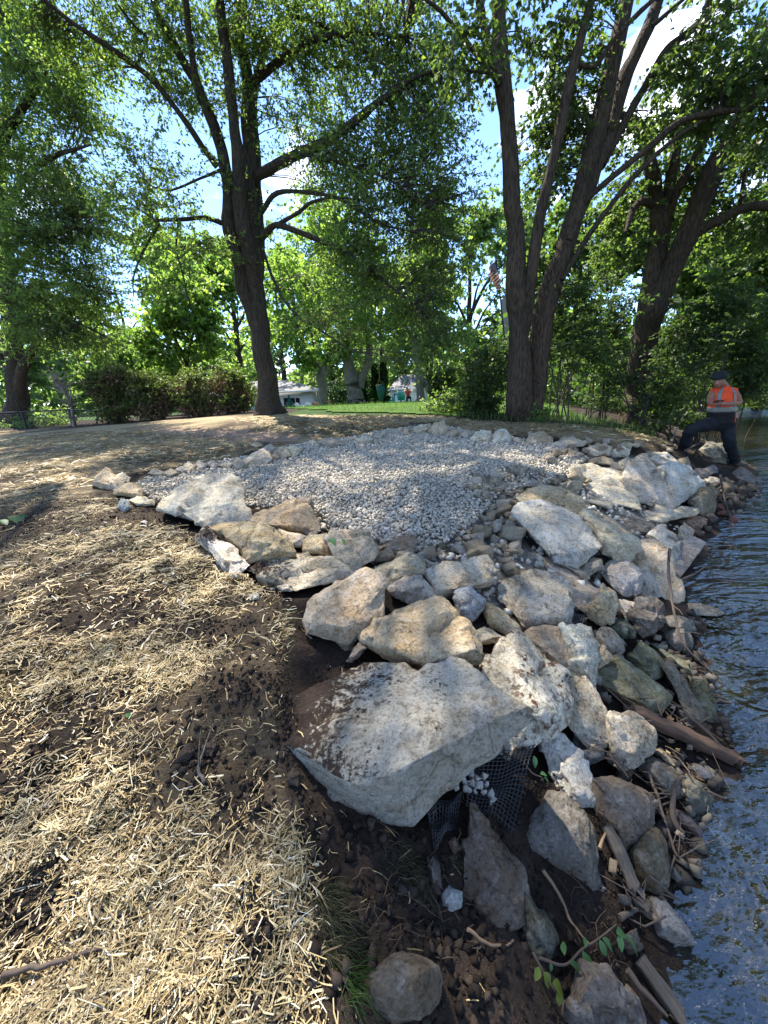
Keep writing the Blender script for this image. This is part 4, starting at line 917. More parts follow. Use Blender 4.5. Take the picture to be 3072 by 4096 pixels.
# --- stones that rim the gravel ----------------------------------------------------------------------
for lab, z, o, c in [
    ('squarish tan stone on the rim, behind the gravel at right', 'B', [(393, 102), (420, 43), (490, 36), (532, 70), (532, 102), (450, 107)], TAN),
    ('broad low pale stone right of the squarish tan rim stone', 'B', [(533, 102), (590, 63), (640, 60), (702, 90), (690, 112), (560, 122)], PALE),
    ('upright white stone on the gravel back rim', 'B', [(223, 82), (240, 28), (290, 23), (320, 60), (317, 92), (240, 94)], WHITE),
    ('rough white stone left of the upright rim stone', 'B', [(113, 77), (150, 33), (210, 33), (222, 70), (190, 90)], WHITE),
    ('grey flat stone left of the rough white rim stone', 'B', [(53, 57), (90, 26), (132, 45), (110, 70)], GREY),
    ('little stone between upright and squarish rim stones', 'B', [(328, 82), (350, 63), (374, 80), (360, 99)], PALE),
    ('flat cream stone in the upper right rubble', 'B', [(703, 122), (760, 103), (837, 120), (832, 157), (760, 162), (710, 142)], PALE),
    ('pale stone right of the flat cream stone', 'B', [(833, 132), (900, 108), (942, 130), (922, 167), (850, 167)], WHITE),
    ('thin brown slab in the upper right rubble', 'B', [(703, 184), (800, 163), (842, 180), (842, 207), (760, 200)], TAN),
    ('pale lump below the thin brown slab', 'B', [(880, 200), (920, 170), (965, 185), (950, 225), (900, 230)], PALE),
    ('orange-tinged stone in the upper right rubble', 'B', [(515, 142), (560, 123), (585, 150), (545, 160)], OCHRE),
    ('brown stone beside the orange-tinged one', 'B', [(585, 142), (625, 118), (645, 142), (610, 160)], BROWN),
    ('grey angular stone above the thin brown slab', 'B', [(600, 172), (640, 135), (700, 150), (660, 178)], GREY),
    ('pale stone at the inner end of the upper rubble', 'B', [(880, 110), (910, 85), (950, 100), (940, 130)], PALE),
    ('biggest sunlit tan stone at the far end of the gravel', 'J', [(1188, 622), (1220, 570), (1290, 548), (1307, 590), (1302, 642), (1230, 648)], (.50, .43, .31)),
    ('flat tan stone right of the biggest far rim stone', 'J', [(1308, 642), (1350, 608), (1402, 640), (1340, 662)], TAN),
    ('grey-tan far rim stone third from the biggest', 'J', [(1398, 642), (1440, 613), (1492, 645), (1440, 670)], TAN),
    ('long sunlit heap stone left of the biggest far rim stone', 'J', [(1058, 622), (1120, 583), (1190, 573), (1202, 612), (1130, 634)], (.52, .47, .36)),
    ('small sunlit stone at the left of the far heap', 'J', [(998, 642), (1030, 598), (1060, 608), (1060, 647)], TAN),
    ('tiny pale stone tipping the far heap', 'J', [(973, 622), (990, 593), (1022, 598), (1000, 632)], PALE),
    ('rim stone among three small greys at the far left rim', 'J', [(803, 667), (840, 638), (882, 638), (872, 677)], GREY),
    ('middle one of three small grey far rim stones', 'J', [(868, 652), (900, 630), (912, 662)], GREY),
    ('rightmost of three small grey far rim stones', 'J', [(903, 652), (930, 630), (947, 657)], PALE),
    ('pale pair-like stone along the far left rim', 'J', [(713, 692), (740, 658), (800, 658), (817, 682), (750, 707)], PALE),
    ('long flat grey stone along the back left rim', 'J', [(458, 702), (500, 668), (590, 673), (622, 717), (520, 728)], GREY),
    ('low stone left of the long flat rim stone', 'J', [(373, 702), (410, 676), (452, 690), (440, 714)], PALE),
    ('big slanted pale stone on the left rim', 'I', [(1468, 662), (1530, 618), (1590, 598), (1645, 660), (1600, 684), (1490, 688)], PALE),
    ('dark-topped stone behind the cluster on the left rim', 'J', [(83, 747), (130, 706), (172, 730), (150, 772), (110, 772)], GREY),
    ('small triangular stone in the left rim cluster', 'J', [(138, 792), (170, 753), (207, 795), (170, 807)], TAN),
    ('tan rounded stone in the left rim cluster', 'J', [(163, 752), (210, 723), (252, 745), (267, 782), (210, 802)], TAN),
    ('end stone of the left rim cluster', 'J', [(238, 742), (290, 713), (337, 745), (322, 777), (270, 792)], PALE),
    ('leaning pyramid-shaped stone at the left tip of the gravel', 'I', [(553, 812), (590, 750), (640, 718), (702, 750), (755, 790), (700, 834), (610, 834)], TAN),
    ('white stone behind the pyramid-shaped stone', 'I', [(688, 762), (740, 738), (782, 770), (772, 802)], WHITE),
    ('tan stone in front of the pyramid-shaped stone', 'I', [(688, 842), (740, 803), (800, 808), (862, 850), (872, 897), (780, 884), (700, 872)], TAN),
    ('leftmost rounded stone of the left rim row', 'I', [(888, 747), (930, 718), (987, 740), (970, 762)], PALE),
    ('second stone of the left rim row', 'I', [(983, 747), (1030, 718), (1077, 740), (1020, 767)], PALE),
    ('third stone of the left rim row, small and grey', 'I', [(1053, 727), (1090, 703), (1132, 725), (1100, 747)], GREY),
    ('fourth stone of the left rim row, squarish', 'I', [(1093, 702), (1140, 680), (1182, 700), (1172, 732), (1110, 732)], GREY),
    ('fifth stone of the left rim row', 'I', [(1173, 692), (1200, 666), (1247, 690), (1232, 722), (1190, 724)], GREY),
    ('sixth stone of the left rim row, pale', 'I', [(1246, 692), (1275, 666), (1312, 690), (1297, 720)], PALE),
    ('seventh stone of the left rim row, flat', 'I', [(1308, 702), (1370, 673), (1417, 690), (1380, 714)], PALE),
    ('eighth stone of the left rim row, tall', 'I', [(1403, 682), (1440, 648), (1492, 690), (1472, 722), (1420, 717)], GREY),
    ('lone pale stone beyond the left rim by the path', 'I', [(1513, 572), (1550, 553), (1587, 575), (1550, 592)], PALE),
    ('flat pale stone in the straw left of the pyramid stone', 'I', [(393, 787), (430, 763), (467, 775), (420, 797)], PALE),
    ('bluish round stone on the soil left of the domed boulder', 'H', [(648, 457), (670, 413), (712, 413), (720, 460), (685, 480)], BLUE),
    ('flat cream stone beside the bluish round stone', 'H', [(713, 417), (760, 393), (862, 420), (852, 447), (760, 447)], PALE),
    ('white chip on the soil below the bluish stone', 'H', [(778, 537), (800, 527), (817, 537), (810, 552)], WHITE),
    ('white chip at the soil edge by the buried boulder', 'A', [(703, 892), (780, 878), (787, 917), (730, 919)], WHITE),
    ('lone white cube-like chip lying on the straw', 'A', [(548, 942), (605, 928), (602, 962), (555, 968)], WHITE),
    ('half-buried pale chip on the straw slope', 'H', [(893, 880), (905, 855), (930, 858), (930, 888)], PALE),
    ('thin flat chip stuck in soil beside the cream boulder', 'C', [(430, 822), (500, 715), (545, 745), (470, 830)], (.30, .26, .22)),
    ('tiny white pebble between the tan and cream boulders', 'C', [(462, 655), (480, 645), (498, 665), (490, 700), (465, 695)], WHITE),
    ('small rounded stone on the rear edge of the slab', 'C', [(1010, 850), (1050, 818), (1092, 845), (1090, 868), (1030, 870)], WHITE),
    ('stone slab standing half in soil by the plank', 'F', [(1055, 155), (1110, 135), (1170, 130), (1225, 230), (1140, 220)], (.23, .22, .21)),
    ('little brown stone touching the plank', 'F', [(985, 110), (1020, 75), (1058, 130), (1040, 155)], TAN),
    ('dark grey block under the pale wedge stone', 'F', [(590, 290), (720, 262), (725, 330), (640, 370), (600, 350)], (.13, .13, .125)),
    ('white pebble in the black soil near the stake', 'G', [(1030, 298), (1040, 288), (1055, 296), (1046, 308)], WHITE),
    ('pinkish round stone beside the stake', 'G', [(1048, 235), (1065, 205), (1086, 225), (1080, 255)], (.24, .20, .19)),
    ('brown stone below the stake at the bottom right', 'G', [(1105, 420), (1140, 385), (1190, 370), (1208, 430), (1180, 465)], (.20, .17, .14)),
]:
    rock(lab, z, o, col=c, lv=3, flat=.45, name='stone', cat='stone', rough=1.1)
# --- rubble: small broken limestone between the boulders -----------------------------------------------
def unit_rows(a): return a / np.linalg.norm(a, axis=1)[:, None]
RUB = []
for k in range(9):
    rng = np.random.default_rng(900 + k)
    P = np.sign(rng.normal(size=(8, 3))) * rng.uniform(.45, 1.0, (8, 3)); P = np.concatenate([P, unit_rows(rng.normal(size=(5, 3))) * .95]) * np.array([1, rng.uniform(.65, .9), rng.uniform(.55, .75)])
    V, Fc = rock_mesh(P, 2.0, 900 + k, 2, .55, .02)
    RUB.append(mesh_np('rubble_stone', V, Fc, False)); RUB[-1].materials.append(M['rock'])
def rubble(poly_px, n, s0, s1, label, group, cols, sink=.2, name='rubble_stone'):
    p = scatter(gpx(poly_px), n); z = surface(p[:, 0], p[:, 1]) + .015
    for k in range(n):
        s = random.uniform(s0, s1) * random.choice((.7, 1, 1, 1.3))
        o = link(name, random.choice(RUB), loc=(p[k, 0], p[k, 1], z[k] + s * (.55 - sink) + .01))
        o.scale = (s, s * random.uniform(.8, 1.1), s)
        o.rotation_euler = (random.uniform(-.5, .5), random.uniform(-.5, .5), random.uniform(0, 6.28))
        c = random.choice(cols); j = random.uniform(.8, 1.15); o.color = (c[0] * j, c[1] * j, c[2] * j, 1)
        tag(o, label, 'stone', group)
rubble([(1000, 1045), (1150, 1020), (1250, 1025), (1240, 1070), (1130, 1110), (1120, 1170), (1150, 1230), (1080, 1260), (1000, 1200), (900, 1240), (830, 1190), (960, 1160), (1050, 1100)], 190, .028, .078,
       'small broken limestone rubble between the gravel front and the middle boulders', 'rubble in front of the gravel', [PALE, TAN, WHITE, GREY])
rubble([(1180, 968), (1260, 955), (1380, 960), (1480, 985), (1470, 1010), (1390, 1000), (1260, 1050), (1190, 1010)], 75, .035, .09,
       'small pale rubble on the upper right rim above the big boulders', 'rubble on the upper right rim', [PALE, WHITE, TAN])
rubble([(1330, 1370), (1420, 1350), (1450, 1400), (1380, 1440)], 16, .014, .03, 'pebble in the pocket beside the oval cobble', 'pebbles by the oval cobble', [PALE, GREY], name='pocket_pebble')
rubble([(1250, 1290), (1330, 1300), (1330, 1350), (1260, 1340)], 12, .014, .03, 'pebble held by the black mesh corner under the knobbly stone', 'pebbles on the mesh corner', [GREY, PALE], name='pocket_pebble')
rubble([(1490, 1060), (1600, 1040), (1640, 1060), (1560, 1120), (1500, 1150)], 34, .03, .08, 'dark stone in the debris at the water edge below the worker', 'debris stones below the worker', [DARK, BROWN, DARK, MOSS, RED], name='debris_stone')
rubble([(1300, 1600), (1420, 1560), (1500, 1620), (1480, 1750), (1430, 2000), (1350, 2050), (1300, 1800)], 30, .012, .032, 'small dark stone on the wet bank soil', 'small bank stones', [DARK, BROWN, GREY], name='bank_pebble')
rubble([(540, 1240), (640, 1240), (660, 1300), (600, 1330)], 7, .008, .018, 'tiny pale chip on the soil by the half-buried boulder', 'chips by the half-buried boulder', [WHITE, PALE])
rubble([(230, 1030), (300, 1050), (330, 1075), (250, 1060)], 9, .015, .04, 'small pale stone on soil at the left tip of the gravel', 'stones at the left gravel tip', [PALE, TAN])

def gap_stones(poly_px, n, s0, s1, label, stops):
    p = scatter(gpx(poly_px), n); S = RNG.uniform(s0, s1, n)
    Vp, Fp = pebbles(np.column_stack([p, surface(p[:, 0], p[:, 1]) + S * .5]), S, (1, .85, .65), .22, kind='cube')
    mt = island_mat('gap_stone', stops, rough=.9, spec=.15, bmp=40)
    tag(link('gap_stones', mesh_np('gap_stones', Vp, Fp), mt), label, 'stones', kind='stuff')
gap_stones([(1240, 1040), (1380, 1060), (1480, 1130), (1440, 1230), (1350, 1300), (1200, 1330), (1060, 1330), (1000, 1290), (900, 1250), (960, 1150), (1100, 1090)], 520, .010, .036, 'pale stone chips packed in the gaps between the middle boulders', [(0, (.30, .26, .20)), (.5, (.46, .41, .33)), (1, (.60, .56, .48))])
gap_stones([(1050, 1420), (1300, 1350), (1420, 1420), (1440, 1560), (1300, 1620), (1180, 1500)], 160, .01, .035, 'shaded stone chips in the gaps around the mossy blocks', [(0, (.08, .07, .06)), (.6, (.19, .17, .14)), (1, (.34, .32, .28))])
gap_stones([(640, 1080), (960, 1130), (1000, 1250), (860, 1260), (700, 1180)], 200, .012, .035, 'pale stone chips between the boulders in front of the gravel', [(0, (.30, .26, .20)), (.5, (.46, .41, .33)), (1, (.60, .56, .48))])

gap_stones([(1420, 1340), (1500, 1330), (1520, 1450), (1570, 1560), (1590, 1660), (1540, 1740), (1510, 1800), (1520, 1900), (1470, 1960), (1420, 1900), (1430, 1750), (1480, 1600), (1440, 1480)], 170, .010, .034, 'dark wet pebbles along the shore below the riprap', [(0, (.022, .019, .016)), (.6, (.055, .048, .039)), (1, (.11, .098, .082))])
gap_stones([(1480, 1060), (1600, 1040), (1660, 1070), (1560, 1130), (1490, 1180)], 90, .015, .06, 'dark debris pebbles along the shore below the worker', [(0, (.04, .033, .027)), (.6, (.10, .085, .065)), (1, (.22, .18, .14))])
# ================================================================== trees and shrubs
TR = np.random.default_rng(5)
def unit(v): return v / (np.linalg.norm(v, axis=-1, keepdims=True) + 1e-9)
def leaf_quads(P, D, L, wr, rng, upb=.9, fold=.12):
    """rhombic leaves: base P, direction D, length L"""
    n = len(P)
    D = unit(D)
    N = unit(rng.normal(0, .75, (n, 3)) + np.array([0, 0, upb]))
    S = unit(np.cross(D, N)); N = np.cross(S, D)
    L = L[:, None]; w = L * wr * .5
    a = P; c = P + D * L - N * L * .10
    m = P + D * L * .48
    V = np.stack([a, m + S * w + N * L * fold, c, m - S * w + N * L * fold], 1).reshape(-1, 3)
    return V, np.arange(n * 4).reshape(n, 4)
def lobed_quads(P, D, L, wr, rng, upb=.9):
    """leaf with three lobes, two quads"""
    n = len(P); D = unit(D)
    N = unit(rng.normal(0, .75, (n, 3)) + np.array([0, 0, upb])); S = unit(np.cross(D, N)); N = np.cross(S, D)
    L = L[:, None]
    V = np.stack([P, P + D * L * .35 + S * L * .16, P + D * L * .62 + S * L * wr * .62, P + D * L * .72 + S * L * .10, P + D * L - N * L * .1, P + D * L * .72 - S * L * .10, P + D * L * .62 - S * L * wr * .62, P + D * L * .35 - S * L * .16], 1).reshape(-1, 3)
    k = np.arange(n)[:, None] * 8
    return V, np.concatenate([k + np.array([[0, 1, 2, 3]]), k + np.array([[0, 3, 4, 5]]), k + np.array([[0, 5, 6, 7]])])
def many_tubes(P, R, sides):
    """P (n,m,3) paths, R (n,m) radii"""
    n, m, _ = P.shape
    T = np.gradient(P, axis=1); T = unit(T)
    ref = np.array([.37, .83, .41])
    A = unit(np.cross(T, ref)); B = np.cross(T, A)
    a = np.linspace(0, 2 * np.pi, sides, endpoint=False)
    V = P[:, :, None] + R[:, :, None, None] * (A[:, :, None] * np.cos(a)[None, None, :, None] + B[:, :, None] * np.sin(a)[None, None, :, None])
    i = (np.arange(n) * m * sides)[:, None, None] + (np.arange(m - 1) * sides)[None, :, None]
    j = np.arange(sides)[None, None]; k = (j + 1) % sides
    Q = np.stack([i + j, i + k, i + sides + k, i + sides + j], -1).reshape(-1, 4)
    return V.reshape(-1, 3), Q
def tree(name, label, limbs, blobs, leaf, bark, L=(.07, .13), wr=.5, spray=(.35, .7), nspray=7, nleaf=9, droop=.25, clr=.45, branch_r=.016, group=None, cat='tree',
         lobed=False, root=True, sides=18, slim=1.0, twig=None, sink=.25, gnarl=.05, base_at=None, branches=True, spray_r=.0035, sprays=True):
    """limbs: lists of (zone,u,v,radius px,Y) or world (x,y,z,r); blobs: (zone,u,v,Y,rx px,rz px,ry m,n) or ('w',x,y,z,rx,ry,rz,n)"""
    rng = TR
    paths = []
    for li in limbs:
        P, R = [], []
        for q in li:
            if isinstance(q[0], str):
                p = at(q[0], q[1], q[2], q[4]); P.append(p); R.append(px_size(q[0], q[3], p))
            else: P.append(np.array(q[:3])); R.append(q[3])
        paths.append((P, [r * slim for r in R]))
    if root:
        P, R = paths[0]
        g = base_h(np.array([P[0][0]]), np.array([P[0][1]]))[0]
        if P[0][2] > g + .02:
            P.insert(0, np.array([P[0][0], P[0][1], g + .05])); R.insert(0, R[0] * 1.15)
        else: P[0] = np.array([P[0][0], P[0][1], g + .05])
        d = .3
        P.insert(0, np.array([P[0][0], P[0][1], g - sink])); R.insert(0, R[0] * 1.25)
    base = np.array([paths[0][0][0][0], paths[0][0][0][1], paths[0][0][0][2] + (sink if root else 0)])
    e = empty(name, base, label, cat, group)
    mb = MB(); samples = []
    for k, (P, R) in enumerate(paths):
        Q_, R_ = smooth_path(P, R, 5)
        th = np.linalg.norm(np.diff(Q_, axis=0), axis=1).sum()
        wob = fbm(Q_ * 1.4 + k * 9.1, 2, 71 + k)[:, None] * np.array([1, 1, .2]) * R_[:, None] * .35
        Q_ = Q_ + wob
        sd = sides if R_.max() > .06 else (8 if R_.max() > .02 else 5)
        V, Qd = tube_np(Q_, R_, sd)
        ctr = np.repeat(Q_, sd, axis=0); rr = np.repeat(R_, sd)
        dirn = unit(V - ctr)
        V = V + dirn * (rr * (fbm(V * np.array([5, 5, 1.2]) + k, 3, 80) * gnarl * 2.2))[:, None]
        if k == 0 and root:           # buttressed foot
            hgt = V[:, 2] - base[2]
            ang = np.arctan2(V[:, 1] - ctr[:, 1], V[:, 0] - ctr[:, 0])
            fl = np.clip(1 - hgt / (R_[0] * 2.4), 0, 1) ** 2
            V = V + dirn * (rr * fl * (.10 + .22 * np.sin(ang * 5 + 1.3)))[:, None] * np.array([1, 1, .1])
        mb.add(V, Qd)
        mb.add(V[-sd:], [tuple(range(sd))])
        samples.append(np.column_stack([Q_, R_]))
    link('trunk', mb.mesh('trunk', True), bark, e).matrix_parent_inverse = Matrix.Translation(-Vector(base))
    if not blobs: return e
    S = np.concatenate(samples)
    S = S[S[:, 3] < max(np.percentile(S[:, 3], 92), .05)]
    cen, org = [], []
    for b in blobs:
        if b[0] == 'w': c = np.array(b[1:4]); rad = np.array(b[4:7]); n = b[7]
        else:
            c = at(b[0], b[1], b[2], b[3]); rad = np.array([px_size(b[0], b[4], c), b[6], px_size(b[0], b[5], c)]); n = b[7]
        u = unit(rng.normal(size=(n, 3))) * (rng.random((n, 1)) ** .42)
        cen.append(c + u * rad)
    cen = np.concatenate(cen); n = len(cen)
    d2 = ((cen[:, None] - S[None, :, :3]) ** 2).sum(-1)
    # prefer a joint below and inside
    d2 = d2 + 1.2 * np.clip(S[None, :, 2] - cen[:, None, 2] + .3, 0, 9) ** 2
    k = np.argmin(d2, axis=1); q = S[k, :3]
    far = np.linalg.norm(cen - q, axis=1)
    t = np.linspace(0, 1, 6)[None, :, None]
    mid = (q + cen) / 2 + rng.normal(0, .10, (n, 3)) * far[:, None] + np.array([0, 0, .12]) * far[:, None]
    BP = (1 - t) ** 2 * q[:, None] + 2 * t * (1 - t) * mid[:, None] + t ** 2 * cen[:, None]
    BR = np.clip(branch_r * (.4 + .35 * far), .006, .06)[:, None] * np.linspace(1, .35, 6)[None]
    wm = MB()
    if branches:
        V, Qd = many_tubes(BP[:, ::1] if sprays else BP[:, [0, 2, 5]], BR if sprays else BR[:, [0, 2, 5]], 4); wm.add(V, Qd)
    # sprays
    ns = n * nspray
    t0 = rng.uniform(.45, 1.0, ns); ci = np.repeat(np.arange(n), nspray)
    tt = t0[:, None]
    o = (1 - tt) ** 2 * q[ci] + 2 * tt * (1 - tt) * mid[ci] + tt ** 2 * cen[ci]
    near_c = cen[ci] + rng.normal(0, clr * .45, (ns, 3)) * np.array([1, 1, .7])
    use = (far[ci] * (1 - t0) > clr * 1.6)
    o = np.where(use[:, None], near_c, o)
    dirs = unit(rng.normal(0, 1, (ns, 3)) * np.array([1, 1, .38]) + unit(cen - q)[ci] * .5 - np.array([0, 0, droop]))
    ln = rng.uniform(spray[0], spray[1], ns)
    t = np.linspace(0, 1, 4)[None, :, None]
    SP = o[:, None] + dirs[:, None] * ln[:, None, None] * t - np.array([0, 0, 1.0]) * (droop * .6 * ln[:, None, None] * t ** 2)
    if sprays:
        V, Qd = many_tubes(SP[:, ::3], np.full((ns, 1), spray_r) * np.array([[1, .4]]), 3); wm.add(V, Qd)
    if wm.n:
        ob = link('branches', wm.mesh('branches', True), twig or M['twig'], e); ob.matrix_parent_inverse = Matrix.Translation(-Vector(base)); ob['kind'] = 'stuff'
    nl = ns * nleaf; si = np.repeat(np.arange(ns), nleaf); tl = rng.uniform(.12, 1.02, nl)[:, None]
    LP = o[si] + dirs[si] * ln[si][:, None] * tl - np.array([0, 0, 1.0]) * (droop * .6 * ln[si][:, None] * tl ** 2)
    LD = unit(dirs[si] * .7 + rng.normal(0, .8, (nl, 3)) - np.array([0, 0, droop * .8]))
    LL = rng.uniform(L[0], L[1], nl)
    V, Qd = (lobed_quads if lobed else leaf_quads)(LP, LD, LL, wr, rng)
    ob = link('crown', mesh_np('crown', V, Qd), leaf, e); ob.matrix_parent_inverse = Matrix.Translation(-Vector(base)); ob['kind'] = 'stuff'
    return e
def Ls(z, Y, *pts):
    """limb given on one view, all at depth Y or ramping (Y0,Y1)"""
    n = len(pts)
    ys = np.linspace(Y[0], Y[1], n) if isinstance(Y, tuple) else [Y] * n
    return [(z, p[0], p[1], p[2], y) for p, y in zip(pts, ys)]
def Bs(z, *rows): return [(z,) + r for r in rows]

OY = 11.2
oak = [Ls('L', OY, (1135, 1728, 66), (1122, 1680, 58), (1110, 1600, 51), (1092, 1450, 46), (1066, 1280, 46), (1046, 1130, 44), (1038, 1000, 38), (1036, 850, 34), (1030, 600, 30), (1030, 350, 28), (1003, 150, 24), (1010, 0, 22), (1020, -300, 16), (1000, -700, 9)),
       Ls('L', (OY, OY - .6), (1072, 1400, 18), (1045, 1290, 28), (1010, 1180, 33), (975, 1020, 32), (950, 880, 32), (940, 720, 28), (900, 560, 26), (840, 400, 24), (740, 220, 20), (660, 60, 18), (600, -120, 14), (500, -400, 8)),
       Ls('L', (OY, OY - 1.5), (1060, 1280, 18), (1042, 1120, 32), (1014, 950, 35), (1000, 750, 32), (985, 600, 28), (960, 400, 27), (930, 200, 25), (905, 0, 22), (880, -200, 18), (840, -600, 9)),
       Ls('L', (OY, OY + 1.2), (1066, 1260, 18), (1072, 1120, 30), (1073, 1000, 32), (1068, 850, 30), (1062, 650, 26), (1050, 450, 22), (1080, 240, 16), (1140, 150, 14), (1190, 90, 13), (1225, 0, 11), (1280, -150, 8)),
       Ls('L', (OY - .5, OY - 1.8), (905, 580, 16), (860, 470, 17), (810, 300, 17), (785, 150, 15), (768, 0, 14), (750, -200, 9)),
       Ls('L', (OY, OY - 1.6), (1075, 730, 24), (1120, 700, 24), (1200, 655, 23), (1330, 595, 22), (1450, 520, 19), (1540, 450, 16), (1610, 395, 14), (1720, 320, 9), (1850, 280, 5)),
       Ls('L', (OY, OY - 1.0), (1050, 340, 20), (1120, 280, 18), (1230, 200, 16), (1340, 155, 14), (1500, 140, 8), (1680, 150, 5)),
       Ls('L', (OY, OY - 1.8), (1085, 985, 18), (1120, 945, 15), (1160, 935, 14), (1260, 970, 13), (1400, 1030, 11), (1500, 1090, 9), (1620, 1190, 7), (1740, 1280, 4)),
       Ls('L', (OY - .3, OY - 1.3), (1150, 932, 10), (1240, 880, 9), (1290, 840, 7), (1380, 820, 5), (1500, 830, 3)),
       Ls('L', (OY, OY - 2), (1085, 880, 12), (1150, 800, 11), (1290, 800, 9), (1420, 830, 7), (1560, 920, 5), (1700, 960, 3)),
       Ls('L', (OY, OY - 2.2), (1090, 1030, 8), (1140, 1170, 7), (1210, 1290, 6), (1330, 1370, 5), (1450, 1450, 3)),
       Ls('L', (OY, OY - 1.5), (960, 945, 13), (860, 905, 11), (760, 910, 9), (640, 915, 6)),
       Ls('L', (OY - .8, OY - 1.6), (660, 925, 6), (590, 1050, 6), (555, 1150, 4), (555, 1230, 2)),
       Ls('L', (OY - .6, OY - 1.4), (740, 915, 5), (730, 1030, 5), (760, 1150, 4), (795, 1290, 2)),
       Ls('L', (OY - .2, OY - 2.6), (900, 690, 14), (840, 610, 14), (770, 510, 14), (640, 340, 13), (520, 240, 12), (400, 160, 11), (280, 80, 9), (180, 0, 9), (60, -100, 7), (-100, -250, 4)),
       Ls('L', (OY - .4, OY - 2), (560, 280, 6), (610, 170, 6), (560, 110, 5), (490, 20, 4)),
       Ls('L', (OY - .4, OY - 1.2), (930, 700, 8), (830, 740, 6), (700, 790, 5), (600, 760, 3)),
       Ls('L', (OY - .2, OY - 1.8), (1200, 60, 10), (1350, 110, 9), (1480, 190, 7), (1620, 290, 5), (1720, 420, 3)),
       Ls('L', (OY - .6, OY - 1.9), (1260, 640, 9), (1380, 670, 8), (1500, 700, 7), (1640, 760, 5), (1760, 860, 3))]
oakb = Bs('L', (290, 120, 10.2, 210, 150, 1.2, 34), (560, 90, 10.5, 180, 130, 1.4, 26), (720, 330, 10.5, 150, 150, 1.2, 18), (860, 150, 11, 150, 180, 1.4, 26), (1050, 90, 10.4, 180, 150, 1.5, 30), (1330, 120, 11, 220, 170, 1.5, 46),
          (1650, 180, 10.6, 250, 200, 1.5, 60), (1800, 430, 10.6, 170, 170, 1.4, 34), (1330, 400, 11.4, 190, 150, 1.4, 34), (1560, 620, 10.4, 260, 170, 1.4, 56), (1820, 760, 10.4, 180, 200, 1.3, 44), (1350, 760, 11.6, 170, 120, 1.2, 24),
          (1620, 930, 10.2, 240, 130, 1.3, 46), (1840, 1060, 10.2, 130, 150, 1.2, 24), (1420, 1080, 10.6, 190, 120, 1.1, 26), (1640, 1220, 10, 220, 120, 1.1, 36), (1400, 1330, 10, 190, 90, .9, 18), (1780, 1400, 9.8, 150, 130, .9, 22),
          (950, 420, 10.6, 150, 260, .9, 12), (990, 800, 10.8, 90, 260, .5, 7), (620, 800, 10.2, 190, 130, 1, 15), (640, 640, 10, 180, 90, 1, 9), (600, 1080, 9.8, 110, 150, .8, 9), (770, 1000, 10, 120, 130, .8, 8), (560, 900, 10, 140, 60, .8, 7))
oakb += [('w', -3, 10.5, 12.5, 6.0, 5.0, 2.2, 105), ('w', -3.5, 11, 16.5, 4.5, 4.5, 2.2, 50), ('w', -7.5, 9, 11.5, 2.5, 3.2, 1.8, 18), ('w', 1.5, 8.5, 12.0, 2.6, 2.6, 1.6, 26), ('w', -3.5, 6.0, 12.2, 3.6, 2.2, 1.6, 52), ('w', -6.5, 7.0, 11.0, 2.2, 2.2, 1.4, 18)]
tree('oak_tree', 'tall many-limbed pin oak on the straw behind the gravel', oak, oakb, M['leaf_oak'], M['bark_oak'], slim=.83, L=(.052, .098), wr=.52, droop=.16, sides=20, nspray=10, nleaf=14, clr=.62, spray=(.4, .95))

left = [Ls('L', 14.5, (62, 1740, 40), (52, 1600, 36), (45, 1450, 34), (40, 1300, 30), (20, 1000, 24), (0, 700, 18), (30, 300, 12), (20, -200, 6)),
        Ls('L', (14.5, 14), (70, 1650, 24), (95, 1560, 20), (125, 1470, 17), (180, 1380, 10), (260, 1300, 5)),
        Ls('L', (14.5, 12), (30, 1150, 14), (130, 1040, 11), (260, 960, 8), (400, 930, 4)),
        Ls('L', (14.3, 11.5), (15, 880, 14), (120, 720, 11), (250, 640, 8), (380, 600, 4)),
        Ls('L', (13, 11), (-60, 760, 16), (40, 540, 15), (110, 420, 14), (180, 290, 11), (290, 200, 8), (370, 170, 4)),
        Ls('L', (14.4, 12.6), (40, 1380, 10), (150, 1330, 8), (300, 1330, 5), (440, 1400, 3)),
        Ls('L', (14.4, 12.6), (40, 1250, 10), (170, 1190, 8), (330, 1180, 5), (470, 1220, 3))]
leftb = Bs('L', (60, 90, 12.5, 160, 160, 1.6, 34), (200, 300, 12, 190, 140, 1.5, 44), (350, 420, 12, 120, 140, 1.2, 20), (60, 480, 12.8, 180, 160, 1.6, 40), (120, 740, 12.8, 210, 170, 1.6, 60), (330, 820, 12.8, 150, 150, 1.4, 40),
           (90, 980, 13, 210, 150, 1.6, 56), (340, 1040, 13, 160, 130, 1.3, 40), (160, 1200, 13, 220, 130, 1.5, 56), (400, 1200, 13, 110, 120, 1.2, 24), (120, 1390, 13.2, 190, 90, 1.3, 34), (330, 1400, 13.2, 160, 90, 1.2, 28), (470, 950, 13, 60, 90, 1, 8))
leftb += [('w', -14, 12, 12, 4, 4, 3, 50), ('w', -13, 10, 16, 4, 4, 2.5, 28), ('w', -9.5, 9.5, 14.5, 2.2, 2.6, 1.6, 10)]
tree('oak_tree', 'leafy oak filling the left edge, twin trunk behind the fence', left, leftb, M['leaf_left'], M['bark_oak'], L=(.06, .112), wr=.52, droop=.14, nspray=10, nleaf=14, clr=.75, spray=(.45, 1.0))

